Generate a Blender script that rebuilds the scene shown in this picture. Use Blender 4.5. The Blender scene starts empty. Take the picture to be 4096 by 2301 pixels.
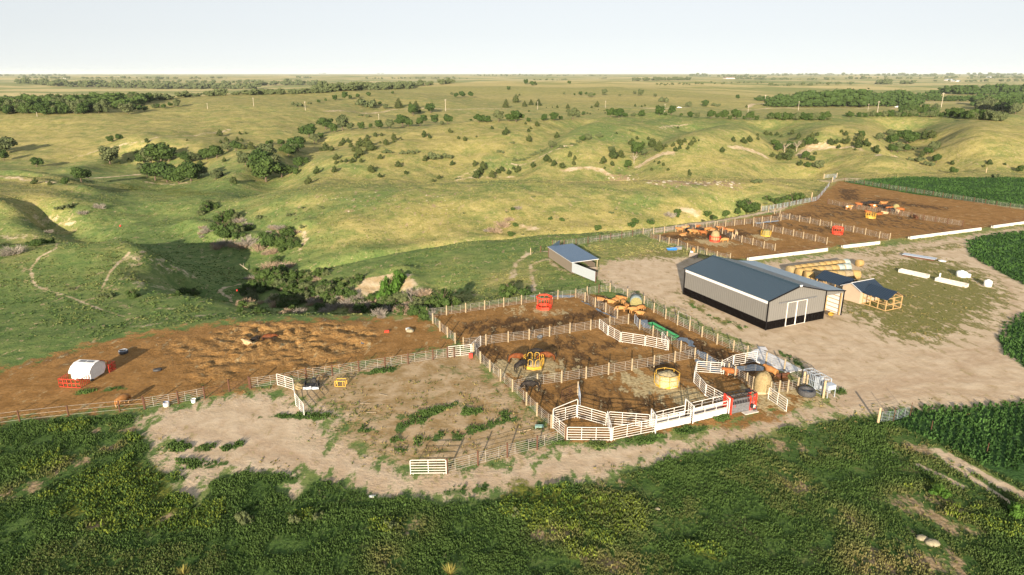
import bpy, math, random
import numpy as np
R = math.radians
C = bpy.context.scene.collection
sc = bpy.context.scene
# ------------------------------------------------------------------ camera, sky, sun, exposure
CAMH = 38.0
PITCH = R(17.44)
FPX = 1717.0                      # focal length in the 2576 px wide measuring frame
cam_data = bpy.data.cameras.new('camera'); cam = bpy.data.objects.new('camera', cam_data)
C.objects.link(cam); sc.camera = cam
cam.location = (0, 0, CAMH); cam.rotation_euler = (math.pi/2-PITCH, 0, 0)
cam_data.sensor_width = 36.0; cam_data.lens = 36.0*FPX/2576.0
cam_data.clip_start = 0.5; cam_data.clip_end = 80000.0
SUN_EL = R(13.5); SUN_AZ = R(9.85)       # the shadows run away from the camera, a little to the right
world = bpy.data.worlds.new('World'); sc.world = world; world.use_nodes = True
wn = world.node_tree.nodes; wl = world.node_tree.links
bg = wn['Background']; sky = wn.new('ShaderNodeTexSky'); sky.sky_type = 'NISHITA'; sky.sun_disc = False
sky.sun_elevation = SUN_EL; sky.sun_rotation = math.pi + SUN_AZ
sky.altitude = 600; sky.air_density = 1.0; sky.dust_density = 0.6; sky.ozone_density = 1.0
hs = wn.new('ShaderNodeHueSaturation'); hs.inputs['Saturation'].default_value = 0.42
gm = wn.new('ShaderNodeGamma'); gm.inputs['Gamma'].default_value = 0.42
wl.new(sky.outputs[0], hs.inputs['Color']); wl.new(hs.outputs[0], gm.inputs[0]); tc_ = wn.new('ShaderNodeTexCoord'); va = wn.new('ShaderNodeVectorMath'); va.operation = 'ADD'; va.inputs[1].default_value = (0, 0, .05); wl.new(tc_.outputs['Generated'], va.inputs[0]); wl.new(va.outputs[0], sky.inputs[0])
tn = wn.new('ShaderNodeMix'); tn.data_type = 'RGBA'; tn.blend_type = 'MULTIPLY'; tn.inputs[0].default_value = 1.0; tn.inputs[7].default_value = (1.00, 1.01, 1.03, 1)
wl.new(gm.outputs[0], tn.inputs[6]); wl.new(tn.outputs[2], bg.inputs[0]); bg.inputs[1].default_value = 0.15
sd = bpy.data.lights.new('sun', 'SUN'); sun = bpy.data.objects.new('sun', sd); C.objects.link(sun)
sd.energy = 4.4; sd.angle = R(0.6); sd.color = (1.0, 0.83, 0.62)
# light travels towards +Y / +X and down
sun.rotation_euler = (math.pi/2-SUN_EL, 0, -SUN_AZ)
sc.view_settings.view_transform = 'Standard'; sc.view_settings.look = 'None'
sc.view_settings.gamma = 1.0; sc.view_settings.use_curve_mapping = False
sc.view_settings.exposure = 1.42
sc.cycles.use_denoising = True
sc.cycles.max_bounces = 4; sc.cycles.diffuse_bounces = 2; sc.cycles.glossy_bounces = 2
sc.cycles.transparent_max_bounces = 6; sc.cycles.volume_bounces = 1
sc.cycles.caustics_reflective = False; sc.cycles.caustics_refractive = False

# ------------------------------------------------------------------ pixel <-> world (measuring frame 2576 x 1447)
SP, CP = math.sin(PITCH), math.cos(PITCH)
def ray(px, py):
    px = np.asarray(px, float); py = np.asarray(py, float)
    u = (px-1288.0)/FPX; v = (py-723.5)/FPX
    return u, CP - v*SP, -(SP + v*CP)        # direction x, y, z
def on_z(px, py, z=0.0):
    dx, dy, dz = ray(px, py); t = (z-CAMH)/dz
    return dx*t, dy*t
def proj(X, Y, Z):
    zc = Y*CP + (CAMH-Z)*SP; yc = Y*SP - (CAMH-Z)*CP
    return 1288.0 + FPX*X/zc, 723.5 - FPX*yc/zc
VIEWS = {'A1':(0,240,2.5117),'A2':(1024,240,2.5117),'A3':(2048,240,2.5117),'A4':(3072,240,2.5117),'A5':(0,760,2.5117),
 'A6':(800,760,2.5117),'A7':(1700,760,2.5117),'B1':(2560,700,3.349),'B2':(3328,700,3.349),'B3':(3100,950,2.5843),
 'B4':(2650,980,3.349),'B5':(2050,920,3.349),'B6':(1650,1130,3.349),'B7':(2280,1130,3.349),'C1':(2700,1350,3.349),
 'C2':(2100,1400,3.349),'C3':(1550,1600,3.349),'C4':(900,1400,3.349),'C5':(200,1350,3.349),'C6':(0,1550,3.349),
 'C7':(3300,1500,2.8945),'D1':(0,1850,2.5156),'D2':(1024,1850,2.5156),'D3':(2048,1750,2.5156),'D4':(3072,1750,2.5156),
 'E1':(700,1200,3.349),'E2':(3250,1000,5.72)}
KD = 2576.0/4096.0
def V(view, x, y):
    ox, oy, s = VIEWS[view]; return (ox+x/s)*KD, (oy+y/s)*KD
def VL(view, *pts): return [V(view, *p) for p in pts]

# ------------------------------------------------------------------ noise
def _hash(ix, iy, seed):
    h = (ix.astype(np.int64)*374761393 + iy.astype(np.int64)*668265263 + seed*974634777) & 0x7fffffff
    h = ((h ^ (h >> 13))*1274126177) & 0x7fffffff
    return ((h ^ (h >> 16)) & 0xffff)/65535.0
def vnoise(x, y, seed=0):
    x = np.asarray(x, float); y = np.asarray(y, float)
    ix = np.floor(x); iy = np.floor(y); fx = x-ix; fy = y-iy
    fx = fx*fx*fx*(fx*(fx*6-15)+10); fy = fy*fy*fy*(fy*(fy*6-15)+10)
    a = _hash(ix, iy, seed); b = _hash(ix+1, iy, seed); c = _hash(ix, iy+1, seed); d = _hash(ix+1, iy+1, seed)
    return (a*(1-fx)+b*fx)*(1-fy) + (c*(1-fx)+d*fx)*fy - 0.5
def fbm(x, y, seed=0, oct=4):
    s = 0; a = 1.0
    for o in range(oct):
        s = s + a*vnoise(x*(2**o)+o*17.3, y*(2**o)-o*9.1, seed+o); a *= 0.5
    return s
def seg_d2(X, Y, x0, y0, x1, y1):
    dx, dy = x1-x0, y1-y0; L = dx*dx+dy*dy+1e-9
    t = np.clip(((X-x0)*dx+(Y-y0)*dy)/L, 0, 1)
    return (X-x0-t*dx)**2 + (Y-y0-t*dy)**2
def line_d(X, Y, pts):
    d = np.full(np.shape(X), 1e18)
    for (a, b) in zip(pts[:-1], pts[1:]): d = np.minimum(d, seg_d2(X, Y, a[0], a[1], b[0], b[1]))
    return np.sqrt(d)
def poly_sd(X, Y, pts):                      # positive inside
    d = line_d(X, Y, list(pts)+[pts[0]]); ins = np.zeros(np.shape(X), bool); n = len(pts)
    for i in range(n):
        x0, y0 = pts[i]; x1, y1 = pts[(i+1) % n]
        if y0 == y1: continue
        c = ((y0 > Y) != (y1 > Y)) & (X < (x1-x0)*(Y-y0)/(y1-y0)+x0); ins ^= c
    return np.where(ins, d, -d)
def sstep(x, a, b):
    t = np.clip((x-a)/(b-a), 0, 1); return t*t*(3-2*t)

# ------------------------------------------------------------------ terrain: survey points (pixel x, pixel y, height)
CP_ = []
for y in (1440, 1250, 1100, 1000):
    for x in (-600, 0, 600, 1288, 1900, 2600, 3200): CP_.append((x, y, 0))
for x in (-500, -100, 200, 450, 700, 900, 1060, 1300, 1700, 2100, 2576, 3000): CP_.append((x, 890, 0))
for x in (1700, 2100, 2576, 3000): CP_.append((x, 740, 0)); CP_.append((x, 620, 0))
CP_ += [(-400,780,-.5),(0,800,-.5),(300,800,-.5),(600,806,-.4),(730,803,-.3),(225,752,-1),(321,750,-1.2),(488,746,-1.2),(526,754,-1.2),
 (563,777,-1.2),(644,790,-.9),(740,801,-.4),(800,801,-.3),(1000,799,0),(1074,790,0),
 (0,745,-.5),(100,700,0),(250,690,-.3),(330,700,-.8),(0,670,.5),(75,640,1),(175,608,1.6),(250,608,1.6),(333,638,.6),(400,660,-2),(450,688,-4.5),(500,700,-7),
 (-300,700,0),(-300,640,1),(400,715,-4),(455,722,-7),(560,700,-10),(600,725,-9),(620,640,-9.5),(500,650,-9.5),(500,600,-9),(350,570,-9),(300,540,-9),
 (60,520,-4),(0,502,-3),(150,512,-5),(100,560,-10),(0,590,-9),(200,575,-10),(-300,500,-2),(-300,580,-6),
 (200,430,-11),(270,440,-11),(330,405,-11),(150,405,-10),(0,400,-9),(-300,400,-7),(-300,440,-6),(400,500,-9.5),(300,490,-9),(500,530,-8.5),(450,560,-9),
 (480,520,-7.5),(550,500,-6),(560,560,-7),(700,600,-7),(760,520,-2),(769,487,.5),(650,500,-3),(900,560,-2),(900,605,-4.8),(1019,468,1.5),(1000,520,0),
 (1000,592,-5),(1288,452,1.6),(1288,520,-.6),(1288,575,-4.2),(1463,460,1.5),(1463,540,-3),(1500,562,-4.5),(1626,465,1.2),(1626,520,-2.5),(1640,548,-4.8),
 (1800,467,1),(1800,510,-2.5),(1820,532,-5),(1932,468,1),(1950,500,-1.5),(2000,480,-.3),(2060,458,0),
 (2110,450,0),(2300,448,0),(2576,448,0),(2900,448,0),(3200,448,0),(1700,600,0),(2000,540,0),(2300,500,0),(2576,560,0),(2900,560,0),
 (1780,562,-.2),(1500,600,-.7),(1382,592,-1.2),(1269,600,-1.8),(1147,613,-2.8),(1000,625,-4),(1000,660,-3.5),(821,642,-6.5),(821,680,-5.5),(720,660,-8.5),
 (1250,660,-1.3),(1100,650,-2.8),(1480,700,0),(1300,740,-.6),(1200,757,-.8),(1100,765,-1),(900,690,-4.5),(960,705,-4),
 (640,770,-7),(700,760,-6.5),(800,755,-6.2),(850,770,-6),(950,780,-5),(1050,775,-3.5),(730,705,-7),
 (560,470,-9),(700,470,-7),(900,455,-5.5),(1100,438,-5),(1290,432,-4.5),(1500,440,-4.5),(1700,445,-4),(1900,448,-3.5),(2050,440,-3),(2300,438,-2.5),(2576,433,-2.5),(2900,430,-2),
 (900,400,-1),(1100,380,1),(1290,370,3),(1500,370,4),(1700,370,5),(1900,350,6),(2150,340,7),(2400,340,8),(2576,350,8),
 (804,350,3),(894,328,5),(1045,321,7),(1145,313,8),(1288,312,9),(1463,303,9.5),(1614,297,10),(1763,302,10),(1932,307,10),(2107,299,10),(2383,298,10),(2483,307,10),(2576,318,9),(2900,330,8),
 (1045,298,-5),(1288,290,-5),(1500,284,-5),(1700,284,-5),(1900,282,-6),(2200,284,-7),(2500,282,-8),(2900,280,-8),
 (1288,262,0),(1500,262,0),(1800,262,-4),(2100,262,-7),(2400,262,-8),(2900,262,-8),(1288,240,4),(1600,240,5),(1900,240,0),(2200,240,-7),(2500,240,-8),(2900,240,-8),
 (-300,380,-8),(0,385,-8),(200,370,-6),(0,350,-4),(100,325,0),(0,298,5),(125,298,5),(275,290,6),(376,279,7),(451,254,12),(644,243,14),(894,231,15),(1158,213,17),
 (-300,300,4),(500,320,0),(650,290,5),(800,270,8),(620,350,-4),(376,362,-2),(250,384,-7),(700,320,0),(740,335,-2),(850,300,1),(950,290,1),(1000,268,4),(1100,248,7),
 (-300,262,-14),(100,262,-14),(350,258,-14),(0,240,-14),(300,235,-14),(600,222,-12),(-300,240,-14),(0,217,-8),(300,215,-8),(600,207,-5),
 (1288,204,20),(1600,205,12),(1900,206,0),(2200,210,-8),(2500,212,-8),(2900,212,-8)]
px = np.array([p[0] for p in CP_], float); py = np.array([p[1] for p in CP_], float); pz = np.array([p[2] for p in CP_], float)
cx, cy = on_z(px, py, pz)
# far country and the hidden dip behind the crests, given directly as X, Y, z
XY = []
for a in (-1.1, -.6, -.2, .2, .6, 1.1):
    XY += [(a*5200, 5200, -2), (a*9000, 9000, 2), (a*15000, 15000, 4), (a*30000, 30000, 0)]
    XY += [(a*20, 20, 0)]
cx = np.concatenate([cx, [p[0] for p in XY]]); cy = np.concatenate([cy, [p[1] for p in XY]]); cz = np.concatenate([pz, [p[2] for p in XY]])
def uv_(X, Y): Yc = np.maximum(Y, 20.0); return X/(Yc+6.0), np.log(Yc)
cu, cv = uv_(cx, cy)
def tps(r2): return r2*np.log(r2+1e-12)
n_ = len(cu); A_ = np.zeros((n_+3, n_+3))
A_[:n_, :n_] = tps((cu[:, None]-cu[None])**2+(cv[:, None]-cv[None])**2) + np.eye(n_)*2e-4
P_ = np.stack([np.ones(n_), cu, cv], 1); A_[:n_, n_:] = P_; A_[n_:, :n_] = P_.T
wts = np.linalg.solve(A_, np.concatenate([cz, [0, 0, 0]]))
def base_h(X, Y):
    u, v = uv_(X, Y); s = wts[n_] + wts[n_+1]*u + wts[n_+2]*v
    for i in range(n_): s = s + wts[i]*tps((u-cu[i])**2+(v-cv[i])**2)
    return s
def gz(pts, z): return [tuple(float(q) for q in on_z(x, y, z)) for x, y in pts]
# the level ground the farm stands on
PLATEAU = gz([(-900,1600),(-900,900),(0,880),(250,840),(560,812),(740,806),(1065,802),(1080,792),(1300,757),(1478,724),(1560,690),(1500,650),(1500,612),(1660,580),
              (1790,566),(1912,534),(2040,502),(2108,454),(2400,452),(3400,452),(3400,1600)], 0)
# carved (negative) and raised strokes: pixel line, height it lies at, depth, width in metres
STROKES = [
 ([(820,338),(894,320),(1045,313),(1145,305),(1288,303),(1463,294),(1614,289),(1763,293),(1932,298),(2107,290),(2383,289),(2483,297),(2576,308),(2800,325)], 6, -11, 26),
 ([(804,348),(894,328),(1045,321),(1145,313),(1288,312),(1463,303),(1614,297),(1763,302),(1932,307),(2107,299),(2383,298),(2483,307),(2576,318)], 9, 2.2, 16),
 ([(735,648),(821,638),(936,627),(1004,619),(1069,610),(1169,604),(1269,598),(1382,589),(1495,578),(1582,571),(1700,552),(1770,541),(1880,530)], -4, -3.2, 3.2),
 ([(600,700),(650,740),(720,752),(800,762),(880,775),(960,778),(1040,772),(1085,762)], -6, -1.0, 6),
 ([(880,745),(900,715),(960,690),(1010,690)], -4, 1.6, 3.5),
 ([(1030,700),(1060,735),(1080,750)], -3, 1.2, 3),
 ([(480,560),(520,575),(560,590),(620,600),(700,612),(760,600)], -8, 2.2, 4.5),
 ([(1190,447),(1240,425),(1300,400),(1380,372),(1440,352),(1490,343)], 0, -6, 13),
 ([(1200,452),(1290,427),(1400,390),(1480,362),(1590,340),(1730,322)], 0, 3.0, 10),
 ([(1570,430),(1590,405),(1620,385),(1680,368),(1740,355)], 0, -7, 14),
 ([(1630,425),(1700,395),(1800,380),(1880,376)], 0, 4, 14),
 ([(1990,425),(1985,400),(1960,370),(1930,345)], 0, -9, 14),
 ([(2080,430),(2060,405),(2060,385)], 0, -4, 9),
 ([(2020,395),(2060,372),(2120,368),(2180,380),(2230,410)], 0, 4.5, 12),
 ([(2260,395),(2275,370),(2270,345)], 0, -9, 15),
 ([(2400,410),(2370,395),(2350,372)], 0, -5, 10),
 ([(2400,390),(2480,360),(2576,345)], 0, 4, 16),
 ([(660,470),(690,430),(720,395),(770,370),(820,350)], -4, -6, 13),
 ([(360,450),(420,430),(500,405),(580,382),(660,366)], -7, -4.5, 11),
 ([(183,398),(250,380),(376,356),(501,344),(576,330)], -4, 3.0, 9),
 ([(560,440),(640,415),(690,395)], -5, 2.5, 9),
 ([(720,470),(800,440),(900,420),(1000,400)], -4, 2.4, 14),
 ([(1050,455),(1120,425),(1180,400)], -3, -3, 10),
 ([(0,424),(60,428),(110,438),(160,455)], -7, 2.6, 7),
 ([(0,447),(50,448),(100,452)], -9, -2, 6),
 ([(0,462),(90,464),(160,476),(220,486)], -7, 2.2, 6),
 ([(0,545),(70,540),(150,545),(220,560)], -6, -2.5, 7),
 ([(320,640),(380,668),(430,700)], -2, 1.2, 3.5),
 ([(700,325),(800,312),(900,300),(960,292)], 2, -4, 22),
 ([(760,300),(900,280),(1020,262)], 4, -3, 22),
 ([(1650,330),(1800,322),(1900,330)], 8, 2, 18),
]
HX = []                                        # strokes in world coordinates
for pts, z, dep, wid in STROKES: HX.append((gz(pts, z), dep*(.85 if min(p[1] for p in pts) < 425 else 1), wid))
# rows and columns of the ground sheet
rows = list(np.arange(-60, 36, 6.0)); y = 36.0
while y < 32000:
    rows.append(y)
    y += 0.42 if y < 60 else (0.5 if y < 120 else (0.75 if y < 300 else (0.75 + (y-300)*0.0055 if y < 900 else 4.05*(y/900)**1.6)))
rows = np.array(rows); K0 = 80.0
cols = np.concatenate([np.linspace(-2.2, -0.8, 90, endpoint=False), np.linspace(-0.8, 0.8, 1050, endpoint=False), np.linspace(0.8, 2.2, 90)])
GA, GY = np.meshgrid(cols, rows); GX = GA*(GY+K0)
def terrain(X, Y):
    s = base_h(X, Y); far = sstep(Y, 120, 200)
    near = (Y > 40) & (Y < 1500)
    for pts, dep, wid in HX:
        xs = [p[0] for p in pts]; ys = [p[1] for p in pts]; m = 3.2*wid
        k = (X > min(xs)-m) & (X < max(xs)+m) & (Y > min(ys)-m) & (Y < max(ys)+m)
        if k.any(): s[k] += dep*np.exp(-(line_d(X[k], Y[k], pts)/wid)**2)
    hill = fbm(X/70, Y/70, 3)*1.5 + fbm(X/17, Y/17, 7)*0.5
    farh = fbm(X/900, Y/900, 11)*16 + fbm(X/260, Y/260, 13)*4
    s = s + fbm(X/230, Y/230, 17)*5*sstep(Y, 560, 800)*(1-sstep(Y, 3000, 5000)) + hill*sstep(Y, 110, 190)*(1-sstep(Y, 1500, 4000)) + farh*sstep(Y, 1300, 4500)*(1-0.45*sstep(Y, 9000, 20000))
    sdp = poly_sd(X, Y, PLATEAU); mk = sstep(sdp, -7, 0)
    rough = (fbm(X/11, Y/11, 21, 4)*0.55+fbm(X/3.2, Y/3.2, 23, 3)*0.16)*sstep(Y, 120, 185)*(1-sstep(Y, 1000, 2000))
    s = s*(1-mk) + mk*0.0
    return s + rough*(1-mk)
GZ = terrain(GX, GY)
def H(X, Y):                                    # height of the finished sheet
    X = np.asarray(X, float); Y = np.asarray(Y, float); a = X/(Y+K0)
    j = np.clip(np.searchsorted(rows, Y)-1, 0, len(rows)-2); i = np.clip(np.searchsorted(cols, a)-1, 0, len(cols)-2)
    ty = np.clip((Y-rows[j])/(rows[j+1]-rows[j]), 0, 1); tx = np.clip((a-cols[i])/(cols[i+1]-cols[i]), 0, 1)
    return (GZ[j, i]*(1-tx)+GZ[j, i+1]*tx)*(1-ty) + (GZ[j+1, i]*(1-tx)+GZ[j+1, i+1]*tx)*ty
TY = np.concatenate([np.arange(38, 400, 0.5), np.geomspace(400, 30000, 1500)])
def W(px, py):                                  # where the line of sight through a pixel meets the ground
    px = np.atleast_1d(np.asarray(px, float)); py = np.atleast_1d(np.asarray(py, float))
    dx, dy, dz = ray(px, py); t = TY[None]/dy[:, None]
    X = dx[:, None]*t; Y = TY[None]+0*X; Z = CAMH+dz[:, None]*t
    hit = Z <= H(X, Y); k = np.where(hit.any(1), hit.argmax(1), len(TY)-1); r = np.arange(len(px))
    x, y = X[r, k], Y[r, k]; return x, y, H(x, y)
def W1(p): x, y, z = W(p[0], p[1]); return (float(x[0]), float(y[0]), float(z[0]))
def G(p, z=0.0): x, y = on_z(p[0], p[1], z); return (float(x), float(y), z)
# ------------------------------------------------------------------ materials helper
class NT:
    def __init__(s, name):
        s.m = bpy.data.materials.new(name); s.m.use_nodes = True; s.t = s.m.node_tree; s.n = s.t.nodes; s.l = s.t.links
        s.b = s.n['Principled BSDF']; s.b.inputs['Specular IOR Level'].default_value = 0.2
    def new(s, ty, **kw):
        nd = s.n.new(ty)
        for k, v in kw.items(): setattr(nd, k, v)
        return nd
    def inp(s, sock, v):
        if hasattr(v, 'is_linked') or isinstance(v, bpy.types.NodeSocket): s.l.new(v, sock)
        elif isinstance(v, tuple) and len(v) == 3 and sock.type == 'RGBA': sock.default_value = (*v, 1)
        else: sock.default_value = v
    def attr(s, name, comp=None):
        a = s.new('ShaderNodeAttribute', attribute_name=name)
        return a.outputs['Fac'] if comp is None else s.sep(a.outputs['Color'])[comp]
    def sep(s, c):
        k = s.new('ShaderNodeSeparateColor'); s.inp(k.inputs[0], c); return k.outputs
    def pos(s): return s.new('ShaderNodeNewGeometry').outputs['Position']
    def obj(s): return s.new('ShaderNodeTexCoord').outputs['Object']
    def mapv(s, v, sc=(1, 1, 1), rot=(0, 0, 0)):
        k = s.new('ShaderNodeMapping'); s.inp(k.inputs[0], v); k.inputs['Scale'].default_value = sc; k.inputs['Rotation'].default_value = rot; return k.outputs[0]
    def noise(s, v, scale, detail=4, rough=0.55, dist=0.0):
        k = s.new('ShaderNodeTexNoise'); s.inp(k.inputs['Vector'], v); k.inputs['Scale'].default_value = scale
        k.inputs['Detail'].default_value = detail; k.inputs['Roughness'].default_value = rough; k.inputs['Distortion'].default_value = dist; return k.outputs['Fac']
    def voro(s, v, scale):
        k = s.new('ShaderNodeTexVoronoi'); s.inp(k.inputs['Vector'], v); k.inputs['Scale'].default_value = scale; return k.outputs['Distance']
    def math(s, op, a, b=0.0, c=None, clamp=False):
        k = s.new('ShaderNodeMath', operation=op); k.use_clamp = clamp; s.inp(k.inputs[0], a); s.inp(k.inputs[1], b)
        if c is not None: s.inp(k.inputs[2], c)
        return k.outputs[0]
    def ramp(s, v, lo, hi):
        k = s.new('ShaderNodeMapRange'); k.interpolation_type = 'SMOOTHSTEP'; s.inp(k.inputs[0], v); k.inputs[1].default_value = lo; k.inputs[2].default_value = hi; return k.outputs[0]
    def mix(s, f, a, b):
        k = s.new('ShaderNodeMix', data_type='RGBA'); s.inp(k.inputs[0], f); s.inp(k.inputs[6], a); s.inp(k.inputs[7], b); return k.outputs[2]
    def mixf(s, f, a, b):
        k = s.new('ShaderNodeMix', data_type='FLOAT'); s.inp(k.inputs[0], f); s.inp(k.inputs[2], a); s.inp(k.inputs[3], b); return k.outputs[0]
    def bump(s, h, strength=0.5, dist=0.1):
        k = s.new('ShaderNodeBump'); s.inp(k.inputs['Height'], h); s.inp(k.inputs['Strength'], strength); s.inp(k.inputs['Distance'], dist); s.l.new(k.outputs[0], s.b.inputs['Normal'])
    def out(s, col=None, rough=None, metal=None, spec=None):
        if col is not None: s.inp(s.b.inputs['Base Color'], col)
        if rough is not None: s.inp(s.b.inputs['Roughness'], rough)
        if metal is not None: s.inp(s.b.inputs['Metallic'], metal)
        if spec is not None: s.inp(s.b.inputs['Specular IOR Level'], spec)
        return s.m

# ------------------------------------------------------------------ the ground's covers, as masks stored on its vertices
def soft(pts, w, z=0.0, hill=False):
    P = [W1(p)[:2] for p in pts] if hill else gz(pts, z)
    xs = [p[0] for p in P]; ys = [p[1] for p in P]; out = np.zeros(GX.shape)
    k = (GX > min(xs)-2*w-2) & (GX < max(xs)+2*w+2) & (GY > min(ys)-2*w-2) & (GY < max(ys)+2*w+2)
    if k.any(): out[k] = np.clip(0.5 + poly_sd(GX[k], GY[k], P)/(2*w), 0, 1)
    return out
def stroke(pts, w, hill=True, amp=1.0):
    w = w*1.25
    P = [W1(p)[:2] for p in pts] if hill else gz(pts, 0)
    xs = [p[0] for p in P]; ys = [p[1] for p in P]; out = np.zeros(GX.shape); m = 2.5*w+1
    k = (GX > min(xs)-m) & (GX < max(xs)+m) & (GY > min(ys)-m) & (GY < max(ys)+m)
    if k.any(): out[k] = amp*np.exp(-(line_d(GX[k], GY[k], P)/w)**2)
    return out
def mx(*a):
    r = a[0]
    for b in a[1:]: r = np.maximum(r, b)
    return r
DIRT = [(355,1048),(520,1015),(630,985),(760,1010),(870,1045),(800,1080),(850,1125),(960,1170),(1030,1200),(1130,1195),(1250,1170),(1430,1125),(1640,1108),(1830,1078),
 (1960,1035),(2075,1005),(2082,985),(2010,935),(1900,885),(1760,810),(1620,750),(1505,705),(1490,672),(1560,652),(1640,640),(1730,645),(1860,668),(2080,642),(2300,612),(2400,598),(2576,572),(2900,530),
 (2900,1000),(2576,1022),(2420,1030),(2330,1032),(2200,1042),(2060,1058),(1900,1098),(1700,1148),(1560,1188),(1500,1207),(1380,1218),(1290,1242),(1100,1260),(960,1250),(850,1214),(762,1194),
 (752,1235),(735,1255),(718,1240),(725,1200),(640,1192),(560,1190),(520,1215),(500,1255),(455,1240),(420,1190),(385,1150),(395,1120),(355,1085)]
CROPS = [[(2122,458),(2200,450),(2380,447),(2576,446),(3300,440),(3300,640),(2576,524),(2300,489)],
 [(2432,608),(2480,592),(2576,583),(3000,560),(3000,790),(2640,738),(2576,716),(2500,678),(2440,642)],
 [(2515,862),(2538,812),(2576,790),(3000,760),(3000,965),(2576,925),(2535,895)],
 [(2235,1045),(2330,1030),(2420,1028),(2576,1015),(3000,1000),(3000,1400),(2576,1222),(2440,1150),(2330,1100),(2260,1070)]]
dirt = soft(DIRT, 3.6)
dirt = mx(dirt, stroke([(1500,597),(1620,578),(1800,556)], 1.3, False, .9), stroke([(1650,583),(1850,548),(1960,528),(1975,520)], 1.0, False, .9),
 stroke([(2360,1135),(2450,1185),(2576,1250),(2700,1320)], 0.8, False, .95), stroke([(2320,1130),(2440,1200),(2576,1290)], 0.5, False, .7),
 stroke([(2310,1172),(2360,1195),(2420,1225)], 0.5, False, .85), stroke(VL('D4',(1200,130),(1320,180)), .4, False, .6))
island = mx(soft([(2118,775),(2150,700),(2210,662),(2300,648),(2400,655),(2480,690),(2535,740),(2500,800),(2440,835),(2330,860),(2250,850),(2180,812)], 5.0),
 soft([(2150,800),(2320,850),(2340,880),(2260,850),(2170,815)], 2.0)*.8, stroke([(1712,738),(1780,790),(1860,826)], 1.0, False, .62), stroke([(1650,745),(1800,810)], 1.2, False, .2),
 stroke([(2200,640),(2300,628),(2420,618)], 2.5, False, .6), soft([(1580,650),(1640,625),(1700,620),(1760,640),(1700,655)], 3.0)*.8)
crop = mx(*[soft(c, 2.6 if i else 1.5) for i, c in enumerate(CROPS)])
MUDS = [[(-300,960),(0,925),(100,902),(230,864),(400,832),(560,812),(740,803),(870,800),(1060,797),(1078,802),(1150,862),(1127,880),(900,917),(640,978),(350,1022),(0,1065),(-300,1100)],
 [(1078,790),(1300,757),(1452,737),(1500,742),(1640,775),(1800,850),(2010,963),(2060,1000),(2000,1022),(1900,1040),(1830,1064),(1640,1092),(1540,1112),(1420,1110),(1385,1075),(1195,887),(1150,862)],
 [(1642,592),(1800,562),(1960,535),(2040,507),(2110,455),(2180,462),(2576,528),(3000,590),(3000,520),(2576,562),(2200,606),(1890,652),(1840,650),(1640,598)]]
mud = mx(soft(MUDS[0], 5), soft(MUDS[1], 1.6), soft(MUDS[2], 2.2), stroke(VL('C1',(1100,900),(1250,1050)), 2.0, False, .6), stroke([(1830,1075),(1920,1045),(2000,1020)], 1.0, False, .75))
paddock = soft([(640,985),(900,918),(1125,880),(1195,890),(1385,1080),(1395,1110),(1250,1165),(1130,1192),(1010,1168),(940,1135),(850,1105),(870,1050),(760,1005)], 5.0)
ws = 1.0
weedpts = [VL('C4',(1520,370),(1800,320),(2100,290),(2350,220)), VL('C4',(1850,1080),(2350,1030)), VL('C4',(2350,900),(2570,890)), VL('C3',(150,230),(400,220),(650,160),(790,120)),
 VL('C3',(280,330),(430,300)), VL('C3',(920,60),(1000,180)), VL('C3',(1110,180),(1350,170),(1550,200),(1640,260),(1400,340)), VL('C3',(1120,420),(1300,390)),
 VL('C3',(20,400),(200,380)), VL('C3',(60,570),(350,570),(600,530),(780,460)), VL('C3',(130,690),(450,620)), VL('C3',(860,480),(980,530)), VL('C3',(1200,1190),(1560,1120)),
 VL('C3',(830,1230),(1000,1230)), VL('C4',(480,900),(1300,900)), VL('C4',(20,1330),(140,1290)), VL('C2',(560,1250),(900,1290),(1180,1290)), VL('C2',(1350,1240),(1650,1210)), VL('C2',(1820,1160),(2300,1080),(2570,960)),
 VL('C2',(0,1290),(300,1260),(520,1250)), VL('C1',(0,1270),(350,1160),(700,1080)), VL('D1',(1900,60),(2100,30)), VL('D1',(2050,170),(2500,140)), VL('D2',(40,140),(380,170)), VL('D2',(560,260),(780,300)),
 VL('D1',(1650,150),(1850,200)), [(430,1125),(520,1130)], [(450,1165),(560,1170)], VL('C5',(350,760),(1000,670)), VL('B4',(330,800),(800,1010),(1100,1110)), VL('C1',(1400,200),(1700,400)), VL('C1',(2070,660),(2200,740))]
weedst = mx(*[stroke(p, .75 if i not in (18, 19, 25) else .5, False, .62) for i, p in enumerate(weedpts)])
straw = mx(stroke(VL('C2',(1500,400),(1900,520),(2150,600)), 3.0, False, .8), stroke(VL('B6',(1250,1130),(1550,1230),(1800,1120)), 2.2, False, .95), stroke(VL('B1',(850,880),(1000,930),(1120,910)), 2.0, False, .9),
 stroke(VL('B1',(1600,830),(1750,850)), 1.8, False, .8), stroke(VL('B5',(60,1080),(500,1090)), 2.5, False, .5), stroke(VL('C1',(1100,700),(1200,900),(1500,850),(1850,860)), 1.8, False, .75),
 stroke(VL('C1',(1400,740),(1650,740)), 1.0, False, .9), stroke(VL('B2',(300,970),(440,970)), 1.2, False, .9), stroke(VL('B3',(1180,740),(1250,700)), 2.5, False, .4), stroke(VL('B3',(800,105),(920,100)), 1.0, False, .9))
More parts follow.
